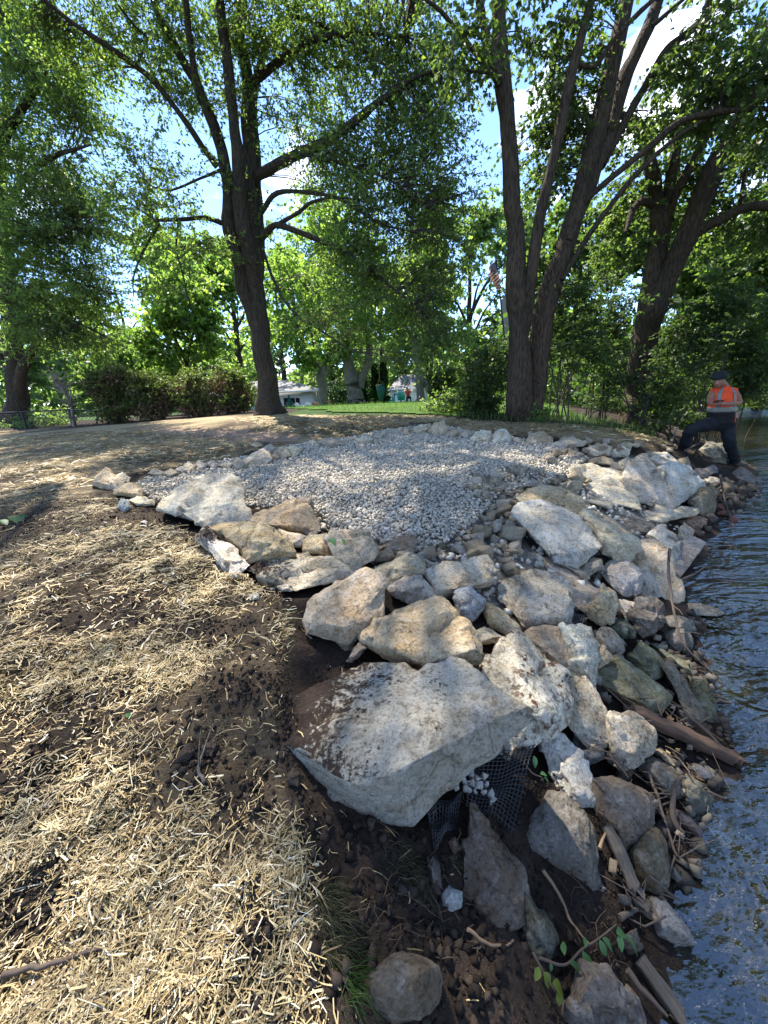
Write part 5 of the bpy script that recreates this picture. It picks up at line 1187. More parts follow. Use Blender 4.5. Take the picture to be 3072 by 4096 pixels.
RY = 8.4
lin = [Ls('M', RY, (622, 1772, 62), (615, 1650, 56), (612, 1520, 52), (608, 1400, 45), (600, 1200, 42), (595, 1000, 38), (580, 800, 38), (565, 600, 37), (550, 450, 38), (538, 330, 36), (532, 150, 32), (525, 0, 30), (510, -250, 22), (480, -600, 10)),
       Ls('M', (RY + .1, RY + .9), (668, 1768, 44), (678, 1600, 44), (695, 1450, 46), (718, 1300, 46), (750, 1180, 45), (800, 1050, 43), (850, 900, 42), (900, 700, 42), (950, 500, 40), (990, 300, 38), (1040, 100, 36), (1075, -50, 32), (1140, -350, 18)),
       Ls('M', (RY, RY - .4), (630, 1460, 12), (645, 1330, 24), (660, 1180, 28), (690, 950, 24), (740, 730, 24), (790, 500, 24), (830, 300, 22), (880, 120, 18), (912, 0, 16), (950, -200, 10)),
       Ls('M', (RY + .3, RY + 1.3), (815, 1020, 18), (850, 930, 27), (905, 790, 31), (970, 620, 32), (1030, 400, 32), (1090, 250, 30), (1150, 120, 28), (1195, 0, 26), (1260, -200, 16)),
       Ls('M', (RY + .4, RY - .6), (880, 860, 14), (930, 810, 14), (1000, 750, 14), (1150, 630, 15), (1280, 520, 15), (1400, 480, 14), (1520, 465, 12), (1659, 460, 10), (1850, 480, 6)),
       Ls('M', (RY + .2, RY - .2), (790, 1180, 13), (850, 1080, 13), (920, 970, 12), (1000, 860, 12), (1100, 740, 12), (1200, 640, 11), (1330, 540, 8), (1450, 480, 4)),
       Ls('M', (RY + .7, RY + .9), (960, 700, 18), (1010, 600, 18), (1080, 470, 18), (1170, 310, 18), (1230, 210, 16), (1330, 130, 14), (1420, 40, 12), (1500, -80, 8)),
       Ls('M', (RY, RY - .8), (535, 360, 20), (505, 300, 20), (470, 150, 18), (440, 0, 16), (410, -150, 10)),
       Ls('M', (RY - .1, RY - 1.0), (520, 330, 14), (470, 290, 13), (420, 220, 12), (330, 110, 11), (270, 40, 9), (200, -10, 6)),
       Ls('M', (RY - .4, RY - 1.0), (500, 310, 6), (400, 300, 5), (280, 290, 3)),
       Ls('M', (RY + .2, RY), (850, 270, 8), (930, 280, 10), (1000, 180, 12), (1080, 90, 12), (1150, 20, 11), (1230, -60, 8)),
       Ls('M', (RY + .8, RY + .6), (1170, 110, 10), (1240, 50, 9), (1310, -10, 7))]
linb = Bs('M', (700, 120, 8.8, 130, 160, 1, 16), (780, 380, 9.4, 120, 150, 1, 22), (690, 560, 9.6, 90, 130, .9, 14), (900, 60, 8.6, 110, 110, 1, 10), (1480, 120, 8.4, 180, 150, 1.1, 26), (1560, 330, 8.2, 150, 130, 1, 22), (1400, 400, 8.6, 140, 90, .9, 12), (1250, 330, 9.6, 90, 80, .8, 5),
          (680, 800, 9.8, 80, 110, .9, 12), (1050, 620, 9.8, 110, 100, .9, 10), (840, 620, 10, 90, 100, .8, 7), (1620, 560, 8.6, 110, 110, .9, 12), (390, 180, 7.6, 140, 130, .8, 12))
linb += [('w', 3.5, 7.5, 10.5, 3.5, 3.0, 1.6, 60), ('w', 6.5, 7.5, 9.0, 2.4, 2.6, 1.6, 40), ('w', 4.5, 8.5, 13.5, 3.5, 3, 2, 50), ('w', 0.8, 7.2, 9.6, 1.6, 1.6, 1.0, 16)]
tree('linden_tree', 'forked furrowed-bark tree with many leaning stems right of the gravel', lin, linb, M['leaf_dark'], M['bark_brown'], slim=.88, L=(.06, .11), wr=.75, droop=.45, sides=20, nspray=8, nleaf=11, clr=.55, gnarl=.07)

TY = 10.8
lin2 = [Ls('M', TY, (1090, 1740, 44), (1105, 1650, 44), (1135, 1450, 48), (1165, 1250, 46), (1180, 1100, 32), (1190, 900, 30), (1172, 740, 30), (1150, 620, 26), (1110, 530, 22), (1050, 490, 16), (990, 440, 8)),
        Ls('M', (TY, TY - .5), (1185, 1180, 28), (1205, 1050, 28), (1232, 850, 24), (1270, 640, 22), (1310, 450, 20), (1350, 250, 20), (1390, 80, 18), (1425, -60, 14), (1480, -300, 8)),
        Ls('M', (TY, TY - 1), (1205, 1080, 20), (1260, 850, 18), (1330, 700, 18), (1410, 550, 18), (1480, 440, 17), (1570, 300, 14), (1660, 150, 10)),
        Ls('M', (TY, TY - 1.2), (1145, 1450, 24), (1180, 1330, 42), (1230, 1190, 46), (1290, 1050, 45), (1350, 900, 44), (1430, 700, 42), (1500, 580, 40), (1590, 430, 38), (1720, 240, 30), (1850, 0, 20)),
        Ls('M', (TY - .4, TY - 1.4), (1300, 1060, 22), (1360, 980, 22), (1450, 930, 20), (1560, 880, 20), (1659, 870, 18), (1850, 890, 10)),
        Ls('M', (TY, TY - .6), (1185, 870, 18), (1130, 850, 17), (1090, 890, 14), (1060, 980, 8)),
        Ls('M', (TY - .8, TY - 1.4), (1540, 880, 8), (1560, 740, 7), (1610, 600, 6), (1650, 480, 4))]
lin2b = Bs('M', (1250, 560, 11, 130, 110, 1, 14), (1560, 720, 10.6, 150, 150, 1, 26), (1280, 850, 11.4, 130, 130, 1, 20), (1060, 780, 11.6, 110, 110, 1, 16), (1520, 1000, 10.8, 150, 110, 1, 22), (1630, 200, 10, 100, 160, 1, 14), (1000, 1000, 11.6, 130, 130, 1, 20), (1350, 700, 11, 80, 90, .8, 6))
lin2b += [('w', 8, 9.5, 11, 3.5, 3, 2, 50), ('w', 11, 9, 9.0, 2.6, 3, 2, 36)]
tree('linden_tree', 'dark leaning multi-stem tree rising from the thicket behind the worker', lin2, lin2b, M['leaf_dark'], M['bark_brown'], slim=.92, L=(.07, .12), wr=.75, droop=.45, nspray=8, nleaf=11, clr=.6, gnarl=.07)

# --- middle distance
mp = [Ls('L', 20, (782, 1640, 9), (780, 1560, 9), (765, 1490, 8), (730, 1420, 6), (700, 1300, 4)), Ls('L', 20, (772, 1520, 6), (790, 1420, 5), (830, 1320, 4), (850, 1180, 3)), Ls('L', 20, (760, 1480, 4), (690, 1440, 4), (630, 1400, 2))]
tree('maple_tree', 'young bright green maple behind the yew shrubs', mp, Bs('L', (700, 1290, 19.5, 150, 130, 1.6, 40), (830, 1250, 20, 140, 150, 1.6, 36), (620, 1400, 19.5, 110, 80, 1.3, 20), (870, 1420, 20, 120, 120, 1.5, 28), (740, 1130, 20.5, 120, 90, 1.4, 18), (690, 1500, 19.5, 130, 70, 1.2, 18)),
     M['leaf_maple'], M['bark_oak'], L=(.16, .26), wr=.8, nspray=6, nleaf=8, clr=.7, spray=(.4, .9))
ga = [Ls('J', 30, (492, 470, 30), (485, 350, 29), (480, 240, 33), (445, 200, 22), (390, 120, 17), (340, 0, 14), (300, -150, 10), (280, -350, 6)), Ls('J', 30, (475, 260, 18), (460, 170, 16), (430, 60, 15), (405, -80, 12), (390, -300, 8)), Ls('J', (30, 31), (495, 250, 18), (515, 150, 16), (525, 40, 13), (535, -120, 11), (560, -380, 6))]
tree('maple_tree', 'grey-barked tree between the house and the thick twin trunk', ga, Bs('L', (1290, 1250, 29, 120, 110, 2.5, 26), (1200, 1380, 29, 110, 100, 2.5, 24), (1330, 1080, 29, 120, 120, 2.5, 24), (1180, 1150, 31, 120, 130, 2.5, 24), (1260, 1480, 29, 100, 60, 2, 14), (1100, 1300, 31, 90, 140, 2, 18)),
     M['leaf_maple'], M['bark_grey'], L=(.20, .34), wr=.8, nspray=6, nleaf=9, clr=1.0, spray=(.6, 1.3), branch_r=.02)
gb = [Ls('J', 26, (695, 452, 54), (690, 380, 50), (680, 300, 50), (660, 210, 36), (640, 110, 32), (625, 0, 30), (610, -200, 24), (600, -450, 14)), Ls('J', (26, 26.5), (715, 330, 30), (750, 260, 26), (780, 170, 25), (790, 60, 22), (765, -80, 20), (750, -250, 16), (760, -500, 8)), Ls('J', 26, (690, 330, 20), (700, 260, 16), (690, 200, 12))]
tree('maple_tree', 'thick twin-trunk grey maple behind the lawn crest', gb, Bs('L', (1400, 1420, 25, 130, 70, 2, 16), (1500, 1330, 25, 120, 90, 2, 18), (1420, 1180, 26, 140, 110, 2.4, 24), (1560, 1150, 26, 120, 120, 2.4, 24), (1460, 960, 26, 150, 120, 2.4, 26), (1300, 900, 27, 120, 110, 2.4, 18)),
     M['leaf_maple'], M['bark_grey'], L=(.18, .30), wr=.8, nspray=6, nleaf=9, clr=.9, spray=(.6, 1.2), branch_r=.02)
gc = [Ls('J', 24, (1132, 412, 27), (1128, 330, 25), (1120, 240, 25), (1105, 130, 26), (1090, 0, 22), (1078, -150, 18), (1060, -400, 10)), Ls('J', 24, (1110, 170, 12), (1140, 100, 10), (1160, 0, 8), (1170, -150, 5)), Ls('J', 24, (1095, 60, 12), (1050, -40, 10), (1010, -180, 6))]
tree('maple_tree', 'straight grey-barked tree standing in front of the shed corner', gc, Bs('M', (180, 1330, 23.5, 130, 100, 1.8, 24), (110, 1180, 24, 120, 100, 1.8, 22), (280, 1200, 24, 120, 120, 2, 24), (200, 1020, 24, 130, 110, 2, 22), (330, 1380, 23, 90, 80, 1.6, 14), (60, 1380, 24, 90, 60, 1.6, 12)),
     M['leaf_oak'], M['bark_grey'], L=(.16, .28), wr=.7, nspray=6, nleaf=9, clr=.8, spray=(.5, 1.1))
# --- woodland behind the garden: each tree with its own crown
def back_tree(label, px, Y, h, r, n, leaf, base_clear=.14, L=(.30, .52), group='trees behind the garden', name='broadleaf_tree', lean=0.0, x=None):
    if x is None: d = ray(px, 400); x = d[0] / d[1] * Y
    g = base_h(np.array([x]), np.array([Y]))[0]
    rr = .02 * h
    tr = [(x, Y, g, rr), (x + .1 * lean, Y, g + h * .3, rr * .8), (x + .3 * lean, Y + .2, g + h * .6, rr * .5), (x + .5 * lean, Y, g + h * .92, rr * .15)]
    lim = [[tuple(v) for v in tr]]
    for k in range(6):
        a = TR.uniform(0, 6.28); f = TR.uniform(.22, .6)
        b = np.array([x + .2 * lean * f, Y, g + h * f]); e_ = b + np.array([math.cos(a) * r * .75, math.sin(a) * r * .75, h * .22])
        lim.append([(*b, rr * .4), (*((b + e_) / 2 + np.array([0, 0, h * .04])), rr * .25), (*e_, rr * .08)])
    bl = []
    for k in range(7):
        a = TR.uniform(0, 6.28); f = TR.uniform(base_clear, .92); q = r * (.62 if f < .8 else .3)
        bl.append(('w', x + math.cos(a) * q, Y + math.sin(a) * q, g + h * f, r * .52, r * .52, h * .15, n // 7))
    return tree(name, label, lim, bl, leaf, M['bark_oak'], L=L, wr=.75, nspray=7, nleaf=11, clr=r * .18, spray=(r * .12, r * .28), branch_r=.03, group=group, sprays=False)
D2 = 768 / 1659.0
for lab, px, Y, h, r, n, lf in [
    ('tree seen beyond the fence at the far left', 30, 26, 9, 4.0, 60, 'leaf_far'), ('tree standing behind the bare grey tree', 150, 34, 9, 4.2, 64, 'leaf_far'),
    ('yellow-green tree above the left end of the yews', 300, 36, 12, 4.5, 84, 'leaf_maple'), ('tall tree behind the young maple', 430, 42, 17, 5.5, 110, 'leaf_maple'),
    ('tree rising over the house roof', 620, 62, 22, 7.0, 120, 'leaf_far'), ('tree behind the pin oak trunk', 530, 48, 20, 6.0, 110, 'leaf_maple'),
    ('broad tree above the patio', 720, 52, 24, 7.5, 130, 'leaf_far'), ('tree behind the arborvitae', 830, 60, 24, 7.0, 120, 'leaf_far'),
    ('tall tree behind the shed roof', 930, 56, 24, 7.0, 130, 'leaf_far'), ('tree just left of the flagpole', 1010, 44, 19, 5.5, 120, 'leaf_far'),
    ('tree behind the flagpole', 1120, 50, 22, 6.5, 130, 'leaf_far'), ('shaded tree behind the forked trunk', 1230, 30, 14, 4.6, 110, 'leaf_dark'),
    ('shaded tree in the right-hand wood', 1380, 27, 12.5, 4.6, 120, 'leaf_dark'), ('tree deep in the right-hand wood', 1500, 24, 10.5, 4.4, 120, 'leaf_dark'),
    ('tree at the right edge across the creek', 1640, 21, 10.5, 4.5, 120, 'leaf_dark'), ('dense low tree behind the water at the right', 1580, 17, 5.5, 3.2, 90, 'leaf_under')]:
    back_tree(lab, px * D2, Y, h, r, n, M[lf])
# trees on the far bank of the creek, seen mirrored in the water
for lab, x, Y, h, r in (('tree on the far creek bank, nearest', 9.5, .5, 7.5, 2.8), ('tree on the far creek bank, middle one', 12.5, 4.2, 8.5, 3.2), ('tree on the far creek bank, farthest', 16.0, 8.2, 9.0, 3.4)):
    back_tree(lab, 0, Y, h, r, 60, M['leaf_dark'], x=x, group='trees on the far creek bank', L=(.25, .42))
# --- shrubs
def shrub(name, label, z, base, Y, blobs, leaf, nst=7, L=(.05, .09), wr=.55, group=None, bark=None, rst=.018, inner=0, **kw):
    b = at(z, base[0], base[1], Y); g = base_h(b[None, 0], b[None, 1])[0]; b = np.array([b[0], b[1], g])
    lim = []
    for k in range(nst):
        q = blobs[k % len(blobs)]
        c = at(z, q[0], q[1], q[2]) if len(q) > 3 and q[0] != 'w' else np.array(q[1:4])
        rad = px_size(z, q[3], c)
        c = c + TR.normal(0, .45, 3) * np.array([rad, .3, rad * .6])
        o = b + np.array([TR.normal(0, .18), TR.normal(0, .15), -.05])
        m1 = o * .6 + c * .4 + np.array([TR.normal(0, .12), TR.normal(0, .1), .18])
        lim.append([(*o, rst), (*m1, rst * .75), (*c, rst * .3)])
    t_ = tree(name, label, lim, [(z,) + q for q in blobs], leaf, bark or M['twig'], L=L, wr=wr, group=group, cat='shrub', root=False, branch_r=.008, **kw)
    if inner:                       # brown inner needles
        P = []
        for q in blobs:
            c = at(z, q[0], q[1] + q[4] * .35, q[2]); u = unit(TR.normal(size=(inner // len(blobs), 3))) * TR.random((inner // len(blobs), 1)) ** .5
            P.append(c + u * np.array([px_size(z, q[3], c), q[5], px_size(z, q[4], c)]) * .95)
        P = np.concatenate(P); V, Qd = leaf_quads(P, TR.normal(0, 1, (len(P), 3)), TR.uniform(.06, .14, len(P)), .3, TR)
        o0 = Vector(t_.location); ob = link('inner_needles', mesh_np('inner_needles', V - np.array(o0), Qd), M['needle_brown'], t_); ob['kind'] = 'stuff'
    return t_
UK = dict(nspray=9, nleaf=14, clr=.35, spray=(.2, .5), droop=.25)
gU = 'understorey shrubs along the creek wood'
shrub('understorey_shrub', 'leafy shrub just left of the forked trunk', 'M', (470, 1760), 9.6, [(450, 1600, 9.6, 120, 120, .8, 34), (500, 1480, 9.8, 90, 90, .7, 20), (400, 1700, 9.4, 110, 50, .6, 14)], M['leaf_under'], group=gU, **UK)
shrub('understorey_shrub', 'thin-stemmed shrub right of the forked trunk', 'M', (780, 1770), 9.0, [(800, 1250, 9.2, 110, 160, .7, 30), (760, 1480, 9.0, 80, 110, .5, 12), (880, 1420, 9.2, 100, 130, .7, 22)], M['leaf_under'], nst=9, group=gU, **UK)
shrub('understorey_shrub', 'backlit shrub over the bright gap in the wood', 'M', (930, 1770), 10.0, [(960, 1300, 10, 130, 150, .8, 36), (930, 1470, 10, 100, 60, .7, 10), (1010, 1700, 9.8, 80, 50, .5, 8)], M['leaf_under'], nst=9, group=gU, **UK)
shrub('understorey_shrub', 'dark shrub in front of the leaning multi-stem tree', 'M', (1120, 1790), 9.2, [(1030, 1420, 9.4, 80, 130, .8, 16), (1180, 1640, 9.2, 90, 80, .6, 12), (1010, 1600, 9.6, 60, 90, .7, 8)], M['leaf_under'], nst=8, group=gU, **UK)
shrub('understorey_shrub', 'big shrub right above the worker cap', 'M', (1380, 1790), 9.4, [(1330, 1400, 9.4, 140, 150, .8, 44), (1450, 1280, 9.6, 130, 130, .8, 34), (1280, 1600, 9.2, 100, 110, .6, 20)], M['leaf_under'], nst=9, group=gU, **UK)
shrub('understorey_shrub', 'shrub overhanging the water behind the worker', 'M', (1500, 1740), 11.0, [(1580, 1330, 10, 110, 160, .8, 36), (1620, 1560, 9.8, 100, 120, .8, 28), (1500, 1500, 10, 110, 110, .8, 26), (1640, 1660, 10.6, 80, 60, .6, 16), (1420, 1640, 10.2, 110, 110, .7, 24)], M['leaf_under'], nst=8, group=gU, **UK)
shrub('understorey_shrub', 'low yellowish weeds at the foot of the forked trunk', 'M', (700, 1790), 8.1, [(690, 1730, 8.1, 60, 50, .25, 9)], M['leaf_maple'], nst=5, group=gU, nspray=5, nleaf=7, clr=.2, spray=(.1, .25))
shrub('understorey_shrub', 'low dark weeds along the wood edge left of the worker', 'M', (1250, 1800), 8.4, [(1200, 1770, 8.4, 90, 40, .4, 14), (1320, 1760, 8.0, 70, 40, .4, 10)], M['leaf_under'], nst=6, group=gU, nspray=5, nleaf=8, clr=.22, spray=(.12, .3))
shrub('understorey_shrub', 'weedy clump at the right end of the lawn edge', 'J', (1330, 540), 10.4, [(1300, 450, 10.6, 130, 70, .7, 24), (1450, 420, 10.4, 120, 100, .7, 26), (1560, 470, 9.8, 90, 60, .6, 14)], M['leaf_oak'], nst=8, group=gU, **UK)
gY = 'row of overgrown yews'
YK = dict(sprays=False, nspray=8, nleaf=13, clr=.25, spray=(.15, .42), droop=-.1, L=(.06, .12), wr=.4, inner=4200)
shrub('yew_shrub', 'leftmost spreading yew with dark brown interior', 'I', (660, 470), 13.0, [(650, 240, 13, 110, 110, .8, 40), (700, 150, 13, 90, 70, .6, 22), (720, 360, 12.8, 110, 90, .7, 34), (570, 190, 13, 60, 50, .5, 10)], M['leaf_yew'], nst=12, group=gY, **YK)
shrub('yew_shrub', 'middle yew, brownest at its foot', 'I', (950, 450), 13.2, [(880, 220, 13.2, 110, 100, .8, 40), (920, 340, 13, 120, 80, .7, 34), (1020, 250, 13.4, 90, 80, .7, 26)], M['leaf_yew'], nst=12, group=gY, **YK)
shrub('yew_shrub', 'yew right of the middle, pale green top', 'I', (1180, 430), 13.4, [(1150, 220, 13.4, 120, 90, .8, 36), (1190, 320, 13.2, 120, 80, .7, 34)], M['leaf_yew'], nst=12, group=gY, **YK)
shrub('yew_shrub', 'rightmost yew touching the pin oak trunk', 'I', (1380, 415), 13.6, [(1350, 190, 13.6, 110, 90, .8, 34), (1440, 260, 13.8, 90, 100, .7, 28), (1380, 330, 13.4, 110, 70, .7, 28)], M['leaf_yew'], nst=12, group=gY, **YK)
shrub('fence_shrub', 'green bush under the oak beside the black fence', 'I', (230, 480), 13.5, [(250, 430, 13.5, 110, 50, .6, 20), (120, 440, 14, 100, 50, .6, 16), (330, 400, 14, 90, 60, .6, 16)], M['leaf_far'], nst=6, nspray=6, nleaf=9, clr=.3, spray=(.2, .5))
shrub('garden_shrub', 'olive rounded shrub right of the shed', 'J', (1230, 400), 22.0, [(1220, 290, 22, 70, 80, .8, 22), (1290, 260, 22, 80, 80, .8, 24), (1320, 340, 22, 80, 60, .8, 18)], M['leaf_pale'], nst=10, nspray=7, nleaf=10, clr=.4, spray=(.25, .6), L=(.09, .16))
shrub('garden_shrub', 'dark shrub between the brown fence and the twin trunk', 'J', (590, 450), 34.0, [(560, 350, 34, 60, 70, 1, 16), (610, 390, 34, 50, 60, 1, 12)], M['leaf_thuja'], nst=5, nspray=7, nleaf=10, clr=.5, spray=(.3, .7), L=(.12, .22))
for lab, u, v, w, hh, Y in (('left and shorter dark arborvitae behind the hammock', 825, 430, 38, 240, 33), ('right and pointed dark arborvitae behind the hammock', 882, 430, 40, 245, 32.5), ('dark arborvitae beside the twin trunk', 765, 440, 30, 150, 34)):
    bb = [('J', u, v - hh * f, Y, w * (1.05 - .85 * f ** 1.5), hh * .13, px_size('J', w, at('J', u, v, Y)) * (1.05 - .85 * f ** 1.5), 12) for f in (.1, .28, .46, .64, .8, .93)]
    b = at('J', u, v, Y); g = base_h(b[None, 0], b[None, 1])[0]; t_ = at('J', u, v - hh, Y)
    tree('arborvitae', lab, [[(b[0], b[1], g, .1), (b[0], b[1], (g + t_[2]) / 2, .07), (t_[0], t_[1], t_[2], .02)]], bb, M['leaf_thuja'], M['twig'], L=(.12, .22), wr=.4, nspray=8, nleaf=12, clr=.25, spray=(.2, .45), droop=-.5, root=False, branches=False, group='arborvitae behind the lawn')
# --- the bare grey tree by the fence
b = at('I', 455, 485, 12.2); g = base_h(b[None, 0], b[None, 1])[0]
bare_l = [[('I', 455, 485, 7, 12.2), ('I', 430, 340, 6, 12.2), ('I', 390, 270, 5, 12.2), ('I', 330, 190, 3, 12.1), ('I', 290, 100, 1.5, 12)]]
for k in range(70):
    r_k = TR.integers(0, 3)
    s = [(430, 340), (390, 270), (360, 230), (335, 195), (425, 300), (440, 420)][TR.integers(0, 6)]
    a = TR.uniform(-2.9, -.35); l = TR.uniform(50, 190)
    e1 = (s[0] + math.cos(a) * l * .5 + TR.normal(0, 12), s[1] + math.sin(a) * l * .45 + TR.normal(0, 12)); e2 = (s[0] + math.cos(a) * l + TR.normal(0, 20), s[1] + math.sin(a) * l * .7 + 25 * TR.random())
    y = 12.2 + TR.normal(0, .3)
    bare_l.append([('I', *s, 2.2, 12.2), ('I', *e1, 1.5, y), ('I', *e2, .6, y + TR.normal(0, .3))])
tree('bare_tree', 'leafless grey twiggy tree by the black fence post', bare_l, [], None, M['twig_pale'], root=True, sides=8)
# ================================================================== lawn and far ground
lx = np.arange(-9, 16, .22); ly = np.concatenate([np.arange(9.0, 16, .16), np.arange(16, 62, .6)])
LX, LY = np.meshgrid(lx, ly)
edge = [tuple(hit(*zp('Z', x, y))[:2]) for x, y in ((1110, 911), (1000, 903), (930, 897), (830, 893), (740, 893), (690, 889), (640, 886))]
LAWN = [(5.5, 11), (4.6, 9.6)] + edge + [(-6, 22), (-9, 60), (16, 60), (8, 20)]
idx = np.arange(LX.size).reshape(LX.shape)
Q = np.stack([idx[:-1, :-1], idx[:-1, 1:], idx[1:, 1:], idx[1:, :-1]], -1).reshape(-1, 4)
inn = in_poly(LX.ravel() + noise2(LX.ravel(), LY.ravel(), 1.2, 5, 2) * .25, LY.ravel(), LAWN)
Q = Q[inn[Q].all(1)]
used = np.unique(Q); remap = np.full(LX.size, -1); remap[used] = np.arange(len(used))
def lawn_mat():
    m, nt, b = new_mat('lawn')
    co = nd(nt, 'ShaderNodeTexCoord').outputs['Object']
    n = tex(nt, co, .9, 6, .65); n2 = tex(nt, co, 26, 4, .7)
    c = ramp(nt, n.outputs['Fac'], [(.3, (.045, .085, .016)), (.7, (.085, .15, .028))])
    c = mixc(nt, .7, c, ramp(nt, n2.outputs['Fac'], [(.3, (.5, .55, .5)), (.65, (1.2, 1.2, 1.1))]), 'MULTIPLY')
    nt.links.new(c, b.inputs['Base Color']); b.inputs['Roughness'].default_value = .9; b.inputs['Specular IOR Level'].default_value = .1
    bump(nt, b, n2.outputs['Fac'], .8, .05)
    return m
LV = np.stack([LX.ravel(), LY.ravel(), height(LX.ravel(), LY.ravel()) + .03], 1)[used]
tag(link('lawn', mesh_np('lawn', LV, remap[Q], True), lawn_mat()), kind='structure')
def blades(P, h, w, rng, lean=.35):
    n = len(P); a = rng.uniform(0, 6.28, n); d = np.stack([np.cos(a), np.sin(a), np.zeros(n)], 1)
    s = np.stack([-np.sin(a), np.cos(a), np.zeros(n)], 1); up = np.array([0, 0, 1.0])
    ln = rng.normal(0, lean, n)[:, None] * h[:, None]
    V = np.stack([P - s * w[:, None], P + s * w[:, None], P + d * ln * .4 + up * h[:, None] * .6 + s * w[:, None] * .7, P + d * ln * .4 + up * h[:, None] * .6 - s * w[:, None] * .7,
                  P + d * ln + up * h[:, None]], 1).reshape(-1, 3)
    k = np.arange(n)[:, None] * 5
    return V, [k + np.array([[0, 1, 2, 3]]), k + np.array([[3, 2, 4]])]
p = scatter([q for q in LAWN], 60000)
p = p[(p[:, 1] < 11.5 + 10 * RNG.random(len(p)) ** 2)][:26000]
dd = p[:, 1] / 10
V, Fb = blades(np.column_stack([p, height(p[:, 0], p[:, 1]) + .02]), RNG.uniform(.05, .13, len(p)) * dd ** .3, .004 * dd, RNG)
tag(link('lawn_grass', mesh_np('lawn_grass', V, Fb), M['grass']), 'short green lawn grass behind the straw strip', 'grass', kind='stuff')
p = scatter(gpx([(930, 899), (1110, 915), (1290, 935), (1420, 950), (1420, 925), (1290, 905), (1110, 895), (960, 890)]), 1500)
V, Fb = blades(np.column_stack([p, height(p[:, 0], p[:, 1])]), RNG.uniform(.06, .24, len(p)), RNG.uniform(.003, .008, len(p)), RNG, .5)
tag(link('weeds', mesh_np('weeds', V, Fb), M['leaf_under']), 'straggly green weeds along the foot of the wood', 'weeds', kind='stuff')
# far-off wood closing the view, one mass
n = 26000
a = RNG.uniform(math.radians(-62), math.radians(62), n); dist = RNG.uniform(72, 100, n)
top = 7.0 + 5.5 * noise2(a * 9, a * 0, 1.0, 77, 3) + 2.0
P = np.column_stack([np.sin(a) * dist, np.cos(a) * dist, .4 + RNG.random(n) ** .8 * np.clip(top, 3, 14)])
V, Q = leaf_quads(P, RNG.normal(0, 1, (n, 3)), RNG.uniform(.8, 1.7, n), .8, RNG)
tag(link('far_wood', mesh_np('far_wood', V, Q), M['leaf_far']), 'far-off belt of trees closing the view behind the houses', 'wood', kind='stuff')
n = 9000
a = RNG.uniform(math.radians(16), math.radians(62), n); dist = RNG.uniform(19, 27, n)
P = np.column_stack([np.sin(a) * dist, np.cos(a) * dist, .6 + RNG.random(n) * (3.2 + 1.2 * noise2(a * 9, a * 0, 1.0, 78, 3))])
V, Q = leaf_quads(P, RNG.normal(0, 1, (n, 3)), RNG.uniform(.18, .36, n), .7, RNG)
tag(link('far_thicket', mesh_np('far_thicket', V, Q), M['leaf_under']), 'dense shaded thicket filling the wood behind the shrubs', 'thicket', kind='stuff')

# ================================================================== house, shed and garden things
M['white_wall'] = plain('white_siding', (.72, .71, .68), .7, var=.05)
M['trim'] = plain('white_trim', (.78, .78, .76), .5, var=.03)
M['roof'] = plain('grey_shingle', (.16, .155, .16), .9, var=.35, scale=9, bmp=.5)
M['glass'] = plain('dark_glass', (.02, .022, .024), .08, var=.1, bmp=0, spec=.6)
M['door_dark'] = plain('dark_frame', (.035, .032, .03), .6)
M['teal'] = plain('teal_plastic', (.03, .34, .38), .45, var=.06)
M['green_cloth'] = plain('green_canvas', (.012, .085, .062), .8)
M['cedar'] = plain('red_cedar', (.19, .075, .045), .8)
M['wood'] = plain('bare_wood', (.40, .28, .16), .7)
M['black_metal'] = plain('black_metal', (.018, .018, .02), .45, metal=.3)
M['pole_wood'] = plain('weathered_pole', (.26, .24, .21), .9)
def gz(x, y): return float(base_h(np.array([x]), np.array([y]))[0])
# house
A = at('J', 60, 380, 50); B = at('J', 412, 372, 50); zt = 1.6 + .75
x0, x1 = A[0] - 6, B[0]; g0 = -.25
e = empty('house', ((x0 + x1) / 2, 54, g0), 'low white house with shallow grey roof behind the pin oak', 'house')
def part(mb, name, mat, parent, smooth=False):
    o = mb.build(name, mat, parent, smooth)
    o.matrix_parent_inverse = Matrix.Translation(-Vector(parent.location)) if not parent.parent else Matrix.Translation(-Vector(parent.parent.location))
    return o
m = MB(); m.box(((x0 + x1) / 2, 54, (g0 + zt) / 2 - .2), (x1 - x0, 8, zt - g0 + .4)); part(m, 'wall', M['white_wall'], e)
ez = zt + .05; ov = 1.1
m = MB(); c4 = [(x0 - ov, 50 - ov, ez), (x1 + ov, 50 - ov, ez), (x1 + ov, 58 + ov, ez), (x0 - ov, 58 + ov, ez)]; r2 = [(x0 + 4, 54, ez + 1.5), (x1 - 4, 54, ez + 1.5)]
m.add(c4 + r2, [(0, 1, 5, 4), (2, 3, 4, 5)], [(1, 2, 5), (3, 0, 4)]); m.add(c4, [(3, 2, 1, 0)])
part(m, 'roof', M['roof'], e)
m = MB(); m.box(((x0 + x1) / 2, 50 - ov, ez - .09), (x1 - x0 + 2 * ov, .05, .2)); m.box((x1 + ov, 54, ez - .09), (.05, 8 + 2 * ov, .2)); part(m, 'fascia', M['trim'], e)
for (u0, u1) in ((222, 258), (262, 296), (302, 328)):
    a = at('J', u0, 402, 49.95); b = at('J', u1, 402, 49.95)
    m = MB(); m.box(((a[0] + b[0]) / 2, 49.97, (g0 + a[2]) / 2), (b[0] - a[0], .06, a[2] - g0)); d = part(m, 'patio_door', M['glass'], e)
    m = MB()
    for xx in (a[0], b[0]): m.box((xx, 49.93, (g0 + a[2]) / 2), (.07, .08, a[2] - g0))
    m.box(((a[0] + b[0]) / 2, 49.93, a[2]), (b[0] - a[0] + .07, .08, .08)); part(m, 'frame', M['trim'], d)
